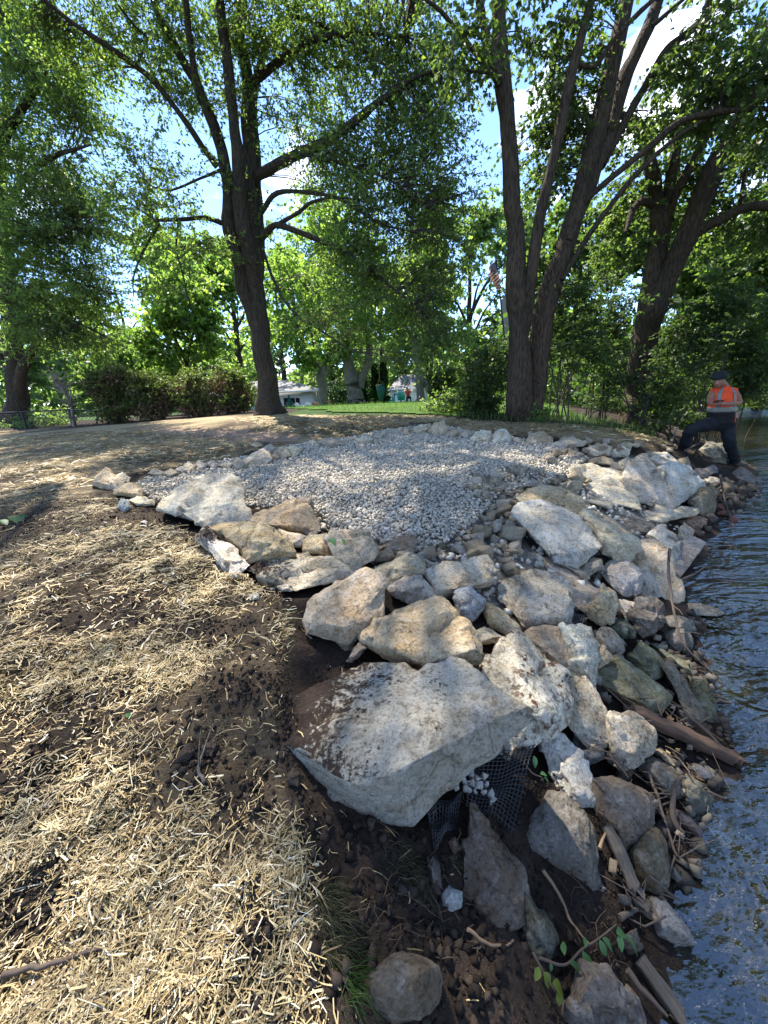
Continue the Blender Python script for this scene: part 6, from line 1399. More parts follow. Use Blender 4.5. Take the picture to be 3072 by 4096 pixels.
# shed
sA = at('J', 928, 350, 47); sB = at('J', 1125, 345, 45.5)
dv = (sB - sA)[:2]; Lw = np.hypot(*dv); ang = math.atan2(dv[1], dv[0]); sg = gz(sA[0], 47) - .3
ctr = np.array([(sA[0] + sB[0]) / 2, (sA[1] + sB[1]) / 2]); nb = np.array([-math.sin(ang), math.cos(ang)])
e = empty('shed', (*(ctr + nb * 1.6), sg), 'small white garden shed with grey shingle roof behind the teal chairs', 'shed', rz=ang)
st = at('J', 1010, 340, 46)[2] + .05 - sg
def loc(mb, name, mat, parent): return mb.build(name, mat, parent)
m = MB(); m.box((0, 0, st / 2), (Lw, 3.2, st)); loc(m, 'wall', M['white_wall'], e)
m = MB(); h2 = Lw / 2 + .25; rr = [(-h2, -1.9, st - .05), (h2, -1.9, st - .05), (h2, 1.9, st - .05), (-h2, 1.9, st - .05), (-h2 + 1.2, 0, st + 1.5), (h2 - .2, 0, st + 1.5)]
m.add(rr, [(0, 1, 5, 4), (2, 3, 4, 5)], [(1, 2, 5), (3, 0, 4)]); m.add(rr[:4], [(3, 2, 1, 0)]); loc(m, 'roof', M['roof'], e)
m = MB(); m.box((0, -1.92, st - .1), (Lw + .5, .05, .14)); loc(m, 'fascia', M['trim'], e)
for xx in (-.42 - Lw * .12, .42 - Lw * .12):
    m = MB(); m.box((xx, -1.63, .85), (.74, .05, 1.55)); d = loc(m, 'door', M['white_wall'], e)
    m = MB()
    for s_ in (-.4, .4): m.box((xx + s_, -1.66, .9), (.10, .05, 1.75))
    m.box((xx, -1.66, 1.75), (.88, .05, .10)); m.box((xx, -1.66, .12), (.7, .05, .08)); loc(m, 'frame', M['door_dark'], d)
# closed patio umbrella
p0 = at('J', 268, 480, 46); g = gz(p0[0], 46) - .4; tp = at('J', 262, 378, 46)
e = empty('patio_umbrella', (p0[0], 46, g), 'closed dark green patio umbrella in front of the house door', 'umbrella')
m = MB(); m.tube([(0, 0, 0), (0, 0, tp[2] - g + .1)], [.025, .025], 8); loc(m, 'pole', M['trim'], e)
m = MB(); hh = tp[2] - g; zz = np.linspace(hh, hh - 2.0, 9); rad = np.array([.03, .10, .16, .22, .27, .31, .36, .38, .30])
V = []; ns = 16
for z_, r_ in zip(zz, rad):
    for k in range(ns):
        a = 2 * math.pi * k / ns; rk = r_ * (1 if k % 2 else .62); V.append((math.cos(a) * rk, math.sin(a) * rk, z_))
Qd = [(i * ns + k, i * ns + (k + 1) % ns, (i + 1) * ns + (k + 1) % ns, (i + 1) * ns + k) for i in range(8) for k in range(ns)]
m.add(V, Qd); loc(m, 'canopy', M['green_cloth'], e)
m = MB(); m.box((0, 0, .05), (.5, .5, .1)); loc(m, 'base', M['pole_wood'], e)
# chairs
def slat_chair(name, label, x, y, rz, mat, group, s=1.0):
    z0 = gz(x, y) + .02
    e = empty(name, (x, y, z0), label, 'chair', group, rz)
    for k in range(7):      # fanned back boards; chair faces -Y of its own frame
        f = (k - 3) / 3
        m = MB(); hb = (.98 - .16 * f * f) * s
        m.add([((f * .20 - .04) * s, .20 * s, .30 * s), ((f * .20 + .04) * s, .20 * s, .30 * s), ((f * .33 + .045) * s, .50 * s, hb), ((f * .33 - .045) * s, .50 * s, hb)] +
              [((f * .20 - .04) * s, .225 * s, .30 * s), ((f * .20 + .04) * s, .225 * s, .30 * s), ((f * .33 + .045) * s, .525 * s, hb), ((f * .33 - .045) * s, .525 * s, hb)],
              [(0, 1, 2, 3), (7, 6, 5, 4), (0, 4, 5, 1), (1, 5, 6, 2), (2, 6, 7, 3), (3, 7, 4, 0)])
        loc(m, 'back_slat', mat, e)
    for k in range(5):
        m = MB(); m.box((0, (-.30 + k * .12) * s, (.40 - k * .025) * s), (.56 * s, .10 * s, .025 * s)); loc(m, 'seat_slat', mat, e)
    for sx in (-1, 1):
        m = MB(); m.box((sx * .36 * s, -.05 * s, .60 * s), (.13 * s, .72 * s, .025 * s)); loc(m, 'armrest', mat, e)
        m = MB(); m.box((sx * .33 * s, -.33 * s, .30 * s), (.03 * s, .11 * s, .60 * s)); loc(m, 'leg', mat, e)
        m = MB(); m.add([(sx * .30 * s + q, yy * s, zz * s) for q in (-.012, .012) for yy, zz in ((-.36, .42), (-.36, .32), (.62, .0), (.66, .08))], [(0, 1, 2, 3), (7, 6, 5, 4), (0, 4, 5, 1), (1, 5, 6, 2), (2, 6, 7, 3), (3, 7, 4, 0)]); loc(m, 'leg', mat, e)
    return e
p = at('J', 925, 420, 36); slat_chair('adirondack_chair', 'teal slatted garden chair seen from the side, nearest the hammock', p[0], 36, math.radians(80), M['teal'], 'teal chairs on the lawn', 1.15)
p = at('J', 1006, 420, 36); slat_chair('adirondack_chair', 'teal slatted garden chair showing its fanned back, beside the person in red', p[0], 36, math.radians(172), M['teal'], 'teal chairs on the lawn', 1.15)
for u, lab in ((335, 'white slatted patio chair left of the pair by the house'), (382, 'white slatted patio chair right of the pair by the house')):
    p = at('J', u, 480, 40); slat_chair('patio_chair', lab, p[0], 40, math.radians(150 if u < 350 else 200), M['trim'], 'white patio chairs by the house', .95)
# cedar fence panels
for lab, u0, u1, v0 in (('red cedar fence panel beside the house corner', 412, 452, 432), ('red cedar fence panel beside the grey-barked tree', 518, 580, 412)):
    a = at('J', u0, v0, 44); b = at('J', u1, v0, 44); g = gz(a[0], 44) - .3
    e = empty('cedar_fence', ((a[0] + b[0]) / 2, 44, g), lab, 'fence', 'cedar fence panels')
    nb_ = 9; w = (b[0] - a[0]) / nb_
    for k in range(nb_):
        m = MB(); hk = a[2] - g + random.uniform(-.02, .02); m.box((a[0] - (a[0] + b[0]) / 2 + (k + .5) * w, 0, hk / 2), (w * .9, .03, hk)); loc(m, 'board', M['cedar'], e)
    m = MB(); m.box((0, .04, .4), (b[0] - a[0], .05, .1)); m.box((0, .04, 1.1), (b[0] - a[0], .05, .1)); loc(m, 'rail', M['cedar'], e)
# hanging hammock chair
top = at('J', 860, 285, 32); l_ = at('J', 836, 318, 32); r_ = at('J', 890, 306, 32); low = at('J', 872, 428, 32)
e = empty('hammock_chair', (top[0], 32, low[2] - .05), 'dark green hanging hammock chair with wooden spreader bar', 'hammock')
o = Vector(e.location); R_ = lambda v: tuple(np.array(v) - np.array(o))
m = MB(); m.tube([R_(l_), R_(r_)], [.03, .03], 8); loc(m, 'spreader_bar', M['wood'], e)
m = MB()
for q in (l_, r_): m.tube([R_(top), R_(q)], [.012, .012], 5)
m.tube([R_(top), (0, 0, 4.2)], [.012, .012], 5); loc(m, 'rope', M['wood'], e)
V = []; nu, nv = 9, 14
for i in range(nv):
    t = i / (nv - 1)
    for j in range(nu):
        s = j / (nu - 1); a = np.array(l_) * (1 - s) + np.array(r_) * s
        c = np.array(low) + np.array([(s - .5) * .30, 0, .14 * (2 * s - 1) ** 2])
        q = a * (1 - t) + c * t + np.array([.10 * math.sin(math.pi * t) * (s - .3), -.42 * math.sin(math.pi * t * .9) * (1 - .6 * (2 * s - 1) ** 2), 0])
        V.append(R_(q))
Qd = [(i * nu + j, i * nu + j + 1, (i + 1) * nu + j + 1, (i + 1) * nu + j) for i in range(nv - 1) for j in range(nu - 1)]
me = mesh_np('sling', V, np.array(Qd), True); sl = link('sling', me, M['green_cloth'], e)
md = sl.modifiers.new('thick', 'SOLIDIFY'); md.thickness = .02
# wooden utility pole and flag
u0 = at('P', 742, 1700, 20); u1 = at('P', 672, 1022, 20); g = gz(u0[0], 20)
dirn = (u1 - u0) / np.linalg.norm(u1 - u0)
e0 = u0 + (u0 - u1) / (u1[2] - u0[2]) * (u0[2] - g + .2)
m = MB(); m.tube([e0, (e0 + u1) / 2, u1], [.155, .15, .145], 14)
tag(m.build('utility_pole', M['pole_wood'], smooth=True), 'short weathered grey wooden pole beside the flag', 'pole')
FY = 15.0
f0 = at('P', 690, 1600, FY); f1 = at('P', 548, 250, FY); g = gz(f0[0], FY)
b0 = f0 + (f0 - f1) / (f1[2] - f0[2]) * (f0[2] - g + .1)
e = empty('flagpole', b0, 'slim dark leaning flagpole left of the forked tree', 'pole')
o = np.array(b0); m = MB(); m.tube([b0 - o, f1 - o], [.032, .02], 10); loc(m, 'shaft', M['black_metal'], e)
m = MB(); V, Q = (ICO12_V * .045 + (f1 - o) + np.array([0, 0, .03])), ICO12_F; m.add(V, Q); loc(m, 'finial', M['black_metal'], e)
# flag: hangs in folds from the hoist
def flag_mat():
    m, nt, b = new_mat('flag_cloth')
    uv = nd(nt, 'ShaderNodeAttribute'); uv.attribute_name = 'cloth'
    sp = nd(nt, 'ShaderNodeSeparateColor'); nt.links.new(uv.outputs['Color'], sp.inputs[0])
    k = nd(nt, 'ShaderNodeMath', operation='MULTIPLY'); k.inputs[1].default_value = 13; nt.links.new(sp.outputs[1], k.inputs[0])
    fl = nd(nt, 'ShaderNodeMath', operation='FLOOR'); nt.links.new(k.outputs[0], fl.inputs[0])
    md_ = nd(nt, 'ShaderNodeMath', operation='MODULO'); md_.inputs[1].default_value = 2; nt.links.new(fl.outputs[0], md_.inputs[0])
    c = mixc(nt, md_.outputs[0], (.55, .02, .035), (.75, .74, .72))
    cu = nd(nt, 'ShaderNodeMath', operation='LESS_THAN'); cu.inputs[1].default_value = .42; nt.links.new(sp.outputs[0], cu.inputs[0])
    cv = nd(nt, 'ShaderNodeMath', operation='LESS_THAN'); cv.inputs[1].default_value = 7 / 13; nt.links.new(sp.outputs[1], cv.inputs[0])
    an = nd(nt, 'ShaderNodeMath', operation='MULTIPLY'); nt.links.new(cu.outputs[0], an.inputs[0]); nt.links.new(cv.outputs[0], an.inputs[1])
    mp_ = nd(nt, 'ShaderNodeMapping'); mp_.inputs['Scale'].default_value = (26, 17, 1); nt.links.new(uv.outputs['Color'], mp_.inputs['Vector'])
    vo = nd(nt, 'ShaderNodeTexVoronoi'); vo.inputs['Scale'].default_value = 1; vo.inputs['Randomness'].default_value = 0; nt.links.new(mp_.outputs[0], vo.inputs['Vector'])
    stx = ramp(nt, vo.outputs['Distance'], [(.22, (.75, .75, .75)), (.26, (.02, .025, .10))])
    c = mixc(nt, an.outputs[0], c, stx)
    nt.links.new(c, b.inputs['Base Color']); b.inputs['Roughness'].default_value = .8
    t = nd(nt, 'ShaderNodeBsdfTranslucent'); nt.links.new(c, t.inputs['Color'])
    mx = nd(nt, 'ShaderNodeMixShader'); mx.inputs[0].default_value = .4
    nt.links.new(b.outputs[0], mx.inputs[1]); nt.links.new(t.outputs[0], mx.inputs[2]); nt.links.new(mx.outputs[0], nt.nodes['Material Output'].inputs['Surface'])
    return m
nu, nv = 30, 20
hoist_t, hoist_b = at('P', 552, 330, FY), at('P', 600, 700, FY)
fly_t, fly_b = at('P', 470, 600, FY), at('P', 625, 900, FY)
sidev = unit(np.array([fly_t - hoist_t]))[0]
V = []; UVc = []
for i in range(nv):
    v = i / (nv - 1)
    for j in range(nu):
        u = j / (nu - 1)
        h = hoist_t * (1 - v) + hoist_b * v; f = fly_t * (1 - v) + fly_b * v
        q = h * (1 - u) + f * u
        q = q + np.array([-.10 * math.sin(u * math.pi) * (1 - v) + .05 * math.sin(u * 11 + v * 2), .11 * math.sin(u * 14 + v * 3), -.06 * math.sin(u * math.pi)])
        V.append(q); UVc.append((u, v, 0, 1))
V = np.array(V); o = V[0].copy()
me = mesh_np('flag', V - o, np.array([(i * nu + j, i * nu + j + 1, (i + 1) * nu + j + 1, (i + 1) * nu + j) for i in range(nv - 1) for j in range(nu - 1)]), True)
ca = me.color_attributes.new('cloth', 'FLOAT_COLOR', 'POINT'); ca.data.foreach_set('color', np.array(UVc, np.float32).ravel())
fo = link('flag', me, flag_mat(), loc=o); tag(fo, 'red white and blue striped flag drooping from the leaning flagpole', 'flag')
md = fo.modifiers.new('thick', 'SOLIDIFY'); md.thickness = .004
# black chain-link fence at the left
FYc = 12.6
def fence_pt(u, v): return at('I', u, v, FYc)
posts = [(-160, 388), (130, 374), (412, 360), (655, 372)]
a = fence_pt(*posts[0]); e = empty('chain_link_fence', (a[0], a[1], gz(a[0], a[1])), 'black chain-link fence with top rail under the left oak', 'fence')
o = np.array(e.location); ends = []
for k, (u, v) in enumerate(posts):
    t_ = fence_pt(u, v); g = gz(t_[0], t_[1])
    m = MB(); m.tube([(t_[0], t_[1], g - .1) - o, t_ - o + np.array([0, 0, .03])], [.032, .032], 8); loc(m, 'post', M['black_metal'], e); ends.append((t_ - o, g - o[2]))
t_ = fence_pt(432, 362); g = gz(t_[0], t_[1]); m = MB(); m.tube([(t_[0], t_[1], g - .1) - o, t_ - o], [.03, .03], 8); loc(m, 'post', M['black_metal'], e)
m = MB(); m.tube([q for q, _ in ends], [.022] * len(ends), 8); loc(m, 'top_rail', M['black_metal'], e)
m = MB()
for (q0, g0_), (q1, g1_) in zip(ends[:-1], ends[1:]):
    L_ = np.linalg.norm((q1 - q0)[:2]); h_ = q0[2] - g0_; n_ = int(L_ / .12)
    for s in (-1, 1):
        for k in range(-12, n_ + 12):
            x_0 = k * .12; x_1 = x_0 + s * h_
            lo, hi = np.clip([x_0, x_1], 0, L_)
            if abs(hi - lo) < .05: continue
            def pt(x):
                f = x / L_; base = q0 * (1 - f) + q1 * f; gg = g0_ * (1 - f) + g1_ * f; tt = (x - x_0) / (x_1 - x_0)
                return np.array([base[0], base[1], gg + (base[2] - gg) * tt])
            m.tube([pt(lo), pt(hi)], [.004, .004], 3, cap=False)
loc(m, 'mesh', M['black_metal'], e)

# ================================================================== people
def skin_mesh(name, verts, edges, radii, root=0, sub=2):
    me = bpy.data.meshes.new(name); me.from_pydata([tuple(v) for v in verts], edges, []); me.update()
    ob = bpy.data.objects.new(name, me); COL.objects.link(ob)
    ob.modifiers.new('skin', 'SKIN'); ob.modifiers['skin'].use_smooth_shade = True
    sk = me.skin_vertices[0].data
    for k, r in enumerate(radii): sk[k].radius = (r, r) if not hasattr(r, '__len__') else r; sk[k].use_root = (k == root)
    s = ob.modifiers.new('sub', 'SUBSURF'); s.levels = sub; s.render_levels = sub
    dg = bpy.context.evaluated_depsgraph_get()
    m2 = bpy.data.meshes.new_from_object(ob.evaluated_get(dg)); m2.name = name
    bpy.data.objects.remove(ob)
    return m2
M['skin'] = plain('skin', (.30, .135, .085), .55, var=.08)
M['orange'] = plain('hi_vis_orange', (.80, .075, .018), .75, var=.14, scale=14, bmp=.4)
M['reflect'] = plain('reflective_band', (.20, .195, .17), .5)
M['black_cloth'] = plain('black_cloth', (.010, .0095, .010), .85, var=.4, scale=9, bmp=.4)
M['denim'] = plain('dark_denim', (.011, .0125, .016), .85, var=.35, scale=8, bmp=.5)
M['cap'] = plain('cap_cloth', (.010, .014, .014), .85)
M['boot'] = plain('boot_leather', (.09, .075, .06), .8, var=.4)
M['phone'] = plain('phone_case', (.012, .012, .013), .3)
WY_ = 6.8
def N_(u, v, dy=0.0): return at('N', u, v, WY_ + dy)
foot_r = N_(1205, 1440); foot_l = N_(470, 1275, .15)
root_w = np.array([N_(1000, 820)[0], WY_, min(foot_r[2], foot_l[2]) - .06])
e = empty('person', root_w, 'worker in orange sleeveless hi-vis shirt and backward cap bent over a phone, stepping on stones', 'person')
ow = root_w
J = {}
for k, (u, v, dy) in dict(pel=(1000, 800, 0), sp1=(1005, 650, 0), sp2=(1015, 480, -.01), nb=(1040, 345, 0), nk=(1025, 300, -.03), hd=(955, 268, -.10), ht=(950, 200, -.10), ch=(925, 335, -.17),
                          shl=(888, 412, .03), ell=(835, 545, -.05), wrl=(870, 590, -.26), hal=(905, 580, -.30),
                          shr=(1176, 405, .02), elr=(1262, 570, -.02), wrr=(1010, 585, -.25), har=(955, 572, -.29),
                          hil=(915, 850, 0), knl=(570, 935, -.10), anl=(462, 1215, .12), hir=(1085, 860, 0), knr=(1110, 1080, -.10), anr=(1190, 1370, .0)).items():
    J[k] = N_(u, v, dy) - ow
vs, ed, rad = [], [], []
def add(p, r, parent=None):
    vs.append(p); rad.append(r)
    if parent is not None: ed.append((parent, len(vs) - 1))
    return len(vs) - 1
i0 = add(J['pel'], .125); i1 = add(J['sp1'], .12, i0); i2 = add(J['sp2'], .13, i1); i3 = add(J['nb'], .075, i2); i4 = add(J['nk'], .055, i3)
i5 = add(J['hd'], (.088, .082), i4); i6 = add(J['ht'], .075, i5)
nose = J['hd'] + np.array([-.075, -.075, -.045]); add(nose, .018, i5)
jaw = J['hd'] + np.array([-.035, -.055, -.095]); add(jaw, .042, i5)
for s, sh, el, wr_, ha in (('l', 'shl', 'ell', 'wrl', 'hal'), ('r', 'shr', 'elr', 'wrr', 'har')):
    a = add(J[sh], .070, i2); mid_ = add(J[sh] * .5 + J[el] * .5, .064, a); b = add(J[el], .050, mid_); f_ = add(J[el] * .65 + J[wr_] * .35, .050, b); c = add(J[wr_], .026, f_); h = add(J[ha], .030, c)
    d = J[ha] - J[wr_]; d = d / np.linalg.norm(d)
    for q in range(4):
        off = np.array([0, -.012, .024 - q * .016]); k1 = add(J[ha] + d * .035 + off, .0095, h); k2 = add(J[ha] + d * .06 + off + np.array([0, -.018, 0]), .0085, k1); add(J[ha] + d * (.06 if q < 3 else .05) + off + np.array([0, -.038, .004]), .007, k2)
    t1 = add(J[ha] + np.array([0, -.02, .035]), .010, h); add(J[ha] + d * .035 + np.array([0, -.035, .045]), .0085, t1)
for hi, kn, an, fd in (('hil', 'knl', 'anl', -1), ('hir', 'knr', 'anr', 1)):
    a = add(J[hi], .080, i0); b = add(J[kn], .055, a); c = add(J[an], .040, b)
body = link('body', skin_mesh('body', vs, ed, rad), M['skin'], e)
def cloth_skin(name, nodes, mat, sub=2, parent=e):
    v, ee, rr = [], [], []
    for p, r, pa in nodes:
        v.append(p); rr.append(r)
        if pa is not None: ee.append((pa, len(v) - 1))
    return link(name, skin_mesh(name, v, ee, rr, 0, sub), mat, parent)
def leg_tube(mb, a, k, an, seed):
    P = [a + (a - k) * .12, a, a * .55 + k * .45, a * .15 + k * .85, k * .85 + an * .15, k * .5 + an * .5, k * .15 + an * .85, an + (an - k) * .06]
    Q_, R_ = smooth_path(P, [.125, .122, .105, .094, .092, .084, .080, .082], 6)
    V, Qd = tube_np(Q_, R_, 26)
    ctr = np.repeat(Q_, 26, axis=0)
    V = V + unit(V - ctr) * ((fbm(V * np.array([9, 9, 22]) + seed, 3, seed) * .012)[:, None])
    mb.add(V, Qd)
tm = MB()
leg_tube(tm, J['hil'], J['knl'], J['anl'], 3); leg_tube(tm, J['hir'], J['knr'], J['anr'], 6)
hc_ = (J['hil'] + J['hir']) / 2
pv, pf = subdiv(ICO12_V, ICO12_F, 3); pv = unit(pv)
tm.add(pv * np.array([.20, .145, .17]) + hc_ + np.array([0, 0, .03]), pf)
link('trousers', tm.mesh('trousers', True), M['denim'], e)
def ring(c, rx, ry, rot=0.0, n=28, wave=0.0, ph=0.0):
    a = np.linspace(0, 2 * np.pi, n, endpoint=False)
    k = 1 + wave * np.sin(a * 5 + ph) + wave * .6 * np.sin(a * 9 + ph * 2)
    x, y = np.cos(a) * rx * k, np.sin(a) * ry * k
    return np.stack([c[0] + x * math.cos(rot) - y * math.sin(rot), c[1] + x * math.sin(rot) + y * math.cos(rot), np.full(n, c[2])], 1)
def loft(name, rings, mat, parent, closed_top=False):
    n = len(rings[0]); V = np.concatenate(rings); m_ = len(rings)
    Qd = [(i * n + k, i * n + (k + 1) % n, (i + 1) * n + (k + 1) % n, (i + 1) * n + k) for i in range(m_ - 1) for k in range(n)]
    ob = link(name, mesh_np(name, V, np.array(Qd), True), mat, parent)
    md = ob.modifiers.new('thick', 'SOLIDIFY'); md.thickness = .006; md.offset = 1
    return ob
RT = -.18
def spine(t):
    ks = [N_(985, 860) - ow, N_(1000, 760) - ow, N_(1000, 640) - ow, N_(1012, 520) - ow, N_(1025, 430) - ow, N_(1035, 370) - ow, N_(1040, 330) - ow]
    t = t * 6; i = min(int(t), 5); f = t - i
    return ks[i] * (1 - f) + ks[i + 1] * f
RX = [.200, .196, .192, .196, .186, .125, .062]; RYr = [.145, .14, .14, .15, .13, .10, .07]
def srad(t):
    t = t * 6; i = min(int(t), 5); f = t - i
    return RX[i] * (1 - f) + RX[i + 1] * f, RYr[i] * (1 - f) + RYr[i + 1] * f
def tor(t, grow=0.0, wave=.0):
    rx, ry = srad(t); return ring(spine(t), rx + grow, ry + grow, RT, wave=wave, ph=t * 7)
loft('shirt', [tor(t, .0, .030) for t in np.linspace(.27, 1.0, 16)], M['orange'], e)
loft('shirt_hem', [tor(t, .004, .035) for t in np.linspace(0, .27, 8)], M['black_cloth'], e)
loft('waist_band', [tor(t, .010, .03) for t in np.linspace(.26, .36, 4)], M['reflect'], e)
# vertical reflective straps over the front and an orange side edge of the hem
for u_, nm in ((-.62, 'strap'), (.62, 'strap')):
    V = []; Qd = []
    ts = np.linspace(.36, .93, 12)
    for t in ts:
        rx, ry = srad(t); c = spine(t)
        for k, da in enumerate((-.17, 0, .17)):
            a = -math.pi / 2 + (u_ + da * (1 if t < .8 else .8)) * (1.0)
            x, y = math.cos(a) * (rx + .014), math.sin(a) * (ry + .014)
            V.append((c[0] + x * math.cos(RT) - y * math.sin(RT), c[1] + x * math.sin(RT) + y * math.cos(RT), c[2]))
    for i in range(len(ts) - 1):
        for k in range(2): Qd.append((i * 3 + k, i * 3 + k + 1, i * 3 + 4 + k, i * 3 + 3 + k))
    ob = link(nm, mesh_np(nm, V, np.array(Qd), True), M['reflect'], e); md = ob.modifiers.new('thick', 'SOLIDIFY'); md.thickness = .004
for sg_ in ('shl', 'shr'):
    d = J['ell' if sg_ == 'shl' else 'elr'] - J[sg_]; d /= np.linalg.norm(d)
    cloth_skin('shoulder', [(spine(.72) + (J[sg_] - spine(.72)) * .5, .085, None), (J[sg_] - d * .005, .076, 0), (J[sg_] + d * .035, .068, 1)], M['orange'])
rx, ry = srad(.1); V = []
for t in np.linspace(0.02, .27, 6):
    c = spine(t); rx, ry = srad(t)
    for a in (-.75, -.55, -.35):
        x, y = math.cos(a) * (rx + .016), math.sin(a) * (ry + .016)
        V.append((c[0] + x * math.cos(RT) - y * math.sin(RT), c[1] + x * math.sin(RT) + y * math.cos(RT), c[2]))
ob = link('shirt_side', mesh_np('shirt_side', V, np.array([(i * 3 + k, i * 3 + k + 1, i * 3 + 4 + k, i * 3 + 3 + k) for i in range(5) for k in range(2)]), True), M['orange'], e); ob.modifiers.new('thick', 'SOLIDIFY').thickness = .004
# cap worn backwards, brim to the rear
hc = J['hd'] + np.array([.014, .012, .050]); ax = unit(np.array([[-.22, -.16, .96]]))[0]
fr = unit(np.array([[-.72, -.66, -.25]]))[0]; fr = unit((fr - ax * np.dot(fr, ax))[None])[0]; sd = np.cross(ax, fr)
V = []; nr, nk_ = 8, 24
for i in range(nr):
    th = math.pi / 2 * (i / (nr - 1)) * .96
    for k in range(nk_):
        a = 2 * math.pi * k / nk_; rr_ = .112 * math.sin(th)
        V.append(hc + ax * (.118 * math.cos(th)) + fr * (math.cos(a) * rr_ * 1.08) + sd * (math.sin(a) * rr_))
Qd = [(i * nk_ + k, i * nk_ + (k + 1) % nk_, (i + 1) * nk_ + (k + 1) % nk_, (i + 1) * nk_ + k) for i in range(nr - 1) for k in range(nk_)]
cp_ = link('cap', mesh_np('cap', V, np.array(Qd), True), M['cap'], e); cp_.modifiers.new('thick', 'SOLIDIFY').thickness = .005
V = []
for i in range(5):
    for k in range(9):
        a = math.pi + (k - 4) * .2; rr_ = .112 + .085 * i / 4 * math.cos((k - 4) * .2) ** .5
        V.append(hc + fr * math.cos(a) * rr_ + sd * math.sin(a) * rr_ * .95 + ax * (.022 + .040 * i / 4 - .012 * abs(k - 4) / 4))
ob = link('brim', mesh_np('brim', V, np.array([(i * 9 + k, i * 9 + k + 1, (i + 1) * 9 + k + 1, (i + 1) * 9 + k) for i in range(4) for k in range(8)]), True), M['cap'], cp_); ob.modifiers.new('thick', 'SOLIDIFY').thickness = .006
m = MB(); m.tube([J['hd'] + fr * .088 + sd * s_ * .034 + ax * -.005 for s_ in (-1.4, -.6)], [.007, .007], 6); m.tube([J['hd'] + fr * .088 + sd * s_ * .034 + ax * -.005 for s_ in (.6, 1.4)], [.007, .007], 6)
loc(m, 'eyebrows', M['boot'], e)
for an, fd, kick in (('anl', -1, -.06), ('anr', 1, -.10)):
    p = J[an]; f = np.array([fd * .85, -.5, 0]); f /= np.linalg.norm(f)
    cloth_skin('boot', [(p + np.array([0, 0, -.015]), .058, None), (p - f * .025 + np.array([0, 0, -.062]), .050, 0), (p + f * .07 + np.array([0, 0, -.068]), .047, 1), (p + f * .15 + np.array([0, 0, -.078]), .042, 2), (p + f * .20 + np.array([0, 0, -.082]), .034, 3)], M['boot'])
pm_ = (J['hal'] + J['har']) / 2 + ow + np.array([-.01, -.055, .035])
m = MB(); m.box((0, 0, 0), (.15, .075, .010)); m.box((0, 0, .0065), (.135, .066, .003)); ph = m.build('phone', M['phone'], loc=pm_); ph.rotation_euler = (-.5, 0, .12); tag(ph, 'black phone held in the worker hands', 'phone')
md = ph.modifiers.new('bev', 'BEVEL'); md.width = .002
# person in red behind the teal chair
p = at('J', 1050, 418, 36.4); g = gz(p[0], 36.4) + .02
e = empty('person', (p[0], 36.4, g), 'person in red shirt and pale cap seated bending forward by the teal chairs', 'person')
nodes = [((0, .15, .48), .13), ((0, .10, .70), .12), ((-.03, -.05, .98), .13), ((-.06, -.14, 1.12), .06), ((-.10, -.20, 1.22), .095), ((-.12, -.22, 1.31), .08)]
vs = [np.array(q) * 1.12 for q, r in nodes]; rad = [r for q, r in nodes]; ed = [(k, k + 1) for k in range(5)]
for s in (-1, 1):
    k = len(vs); vs += [np.array((s * .20 - .03, -.05, .98)) * 1.12, np.array((s * .26 - .05, -.2, .76)) * 1.12, np.array((s * .16 - .08, -.42, .66)) * 1.12, np.array((s * .12 - .08, -.5, .64)) * 1.12]; rad += [.062, .048, .034, .03]; ed += [(2, k), (k, k + 1), (k + 1, k + 2), (k + 2, k + 3)]
    k = len(vs); vs += [np.array((s * .12, .1, .48)) * 1.12, np.array((s * .16, -.38, .50)) * 1.12, np.array((s * .16, -.40, .10)) * 1.12, np.array((s * .17, -.56, .05)) * 1.12]; rad += [.09, .065, .045, .035]; ed += [(0, k), (k, k + 1), (k + 1, k + 2), (k + 2, k + 3)]
link('body', skin_mesh('body', vs, ed, rad, 0, 1), M['skin'], e)
M['red_cloth'] = plain('red_shirt', (.50, .05, .06), .8); M['cap_pale'] = plain('pale_cap', (.62, .58, .54), .8)
S1 = 1.12
cloth_skin('shirt', [(np.array((0, .14, .52)) * S1, .15, None), (np.array((0, .10, .70)) * S1, .15, 0), (np.array((-.03, -.04, .97)) * S1, .16, 1), (np.array((.17, -.05, .97)) * S1, .085, 2), (np.array((.24, -.15, .82)) * S1, .068, 3), (np.array((-.23, -.05, .97)) * S1, .085, 2), (np.array((-.30, -.15, .82)) * S1, .068, 5)], M['red_cloth'], 1, e)
cloth_skin('trousers', [(np.array((0, .15, .46)) * S1, .145, None), (np.array((.13, .08, .47)) * S1, .11, 0), (np.array((.16, -.38, .50)) * S1, .08, 1), (np.array((.16, -.40, .14)) * S1, .065, 2), (np.array((-.13, .08, .47)) * S1, .11, 0), (np.array((-.16, -.38, .50)) * S1, .08, 4), (np.array((-.16, -.40, .14)) * S1, .065, 5)], M['denim'], 1, e)
m = MB(); c = np.array((-.11, -.21, 1.30)) * S1
m.add(ICO_V * np.array([.115, .12, .075]) + c + np.array([0, 0, .02]), ICO_F); m.box(c + np.array([-.02, -.13, -.01]), (.15, .12, .015)); loc(m, 'cap', M['cap_pale'], e)
m = MB(); m.box((0, .18, .26), (.42, .42, .05)); m.box((0, .38, .5), (.42, .04, .5))
for sx in (-.18, .18):
    for sy in (0, .36): m.box((sx, sy + .0, .13), (.04, .04, .26))
st_ = m.build('garden_bench', M['pole_wood'], loc=(p[0], 36.4, g)); st_.scale = (1.12, 1.12, 1.75); tag(st_, 'small grey garden bench under the person in red', 'bench')
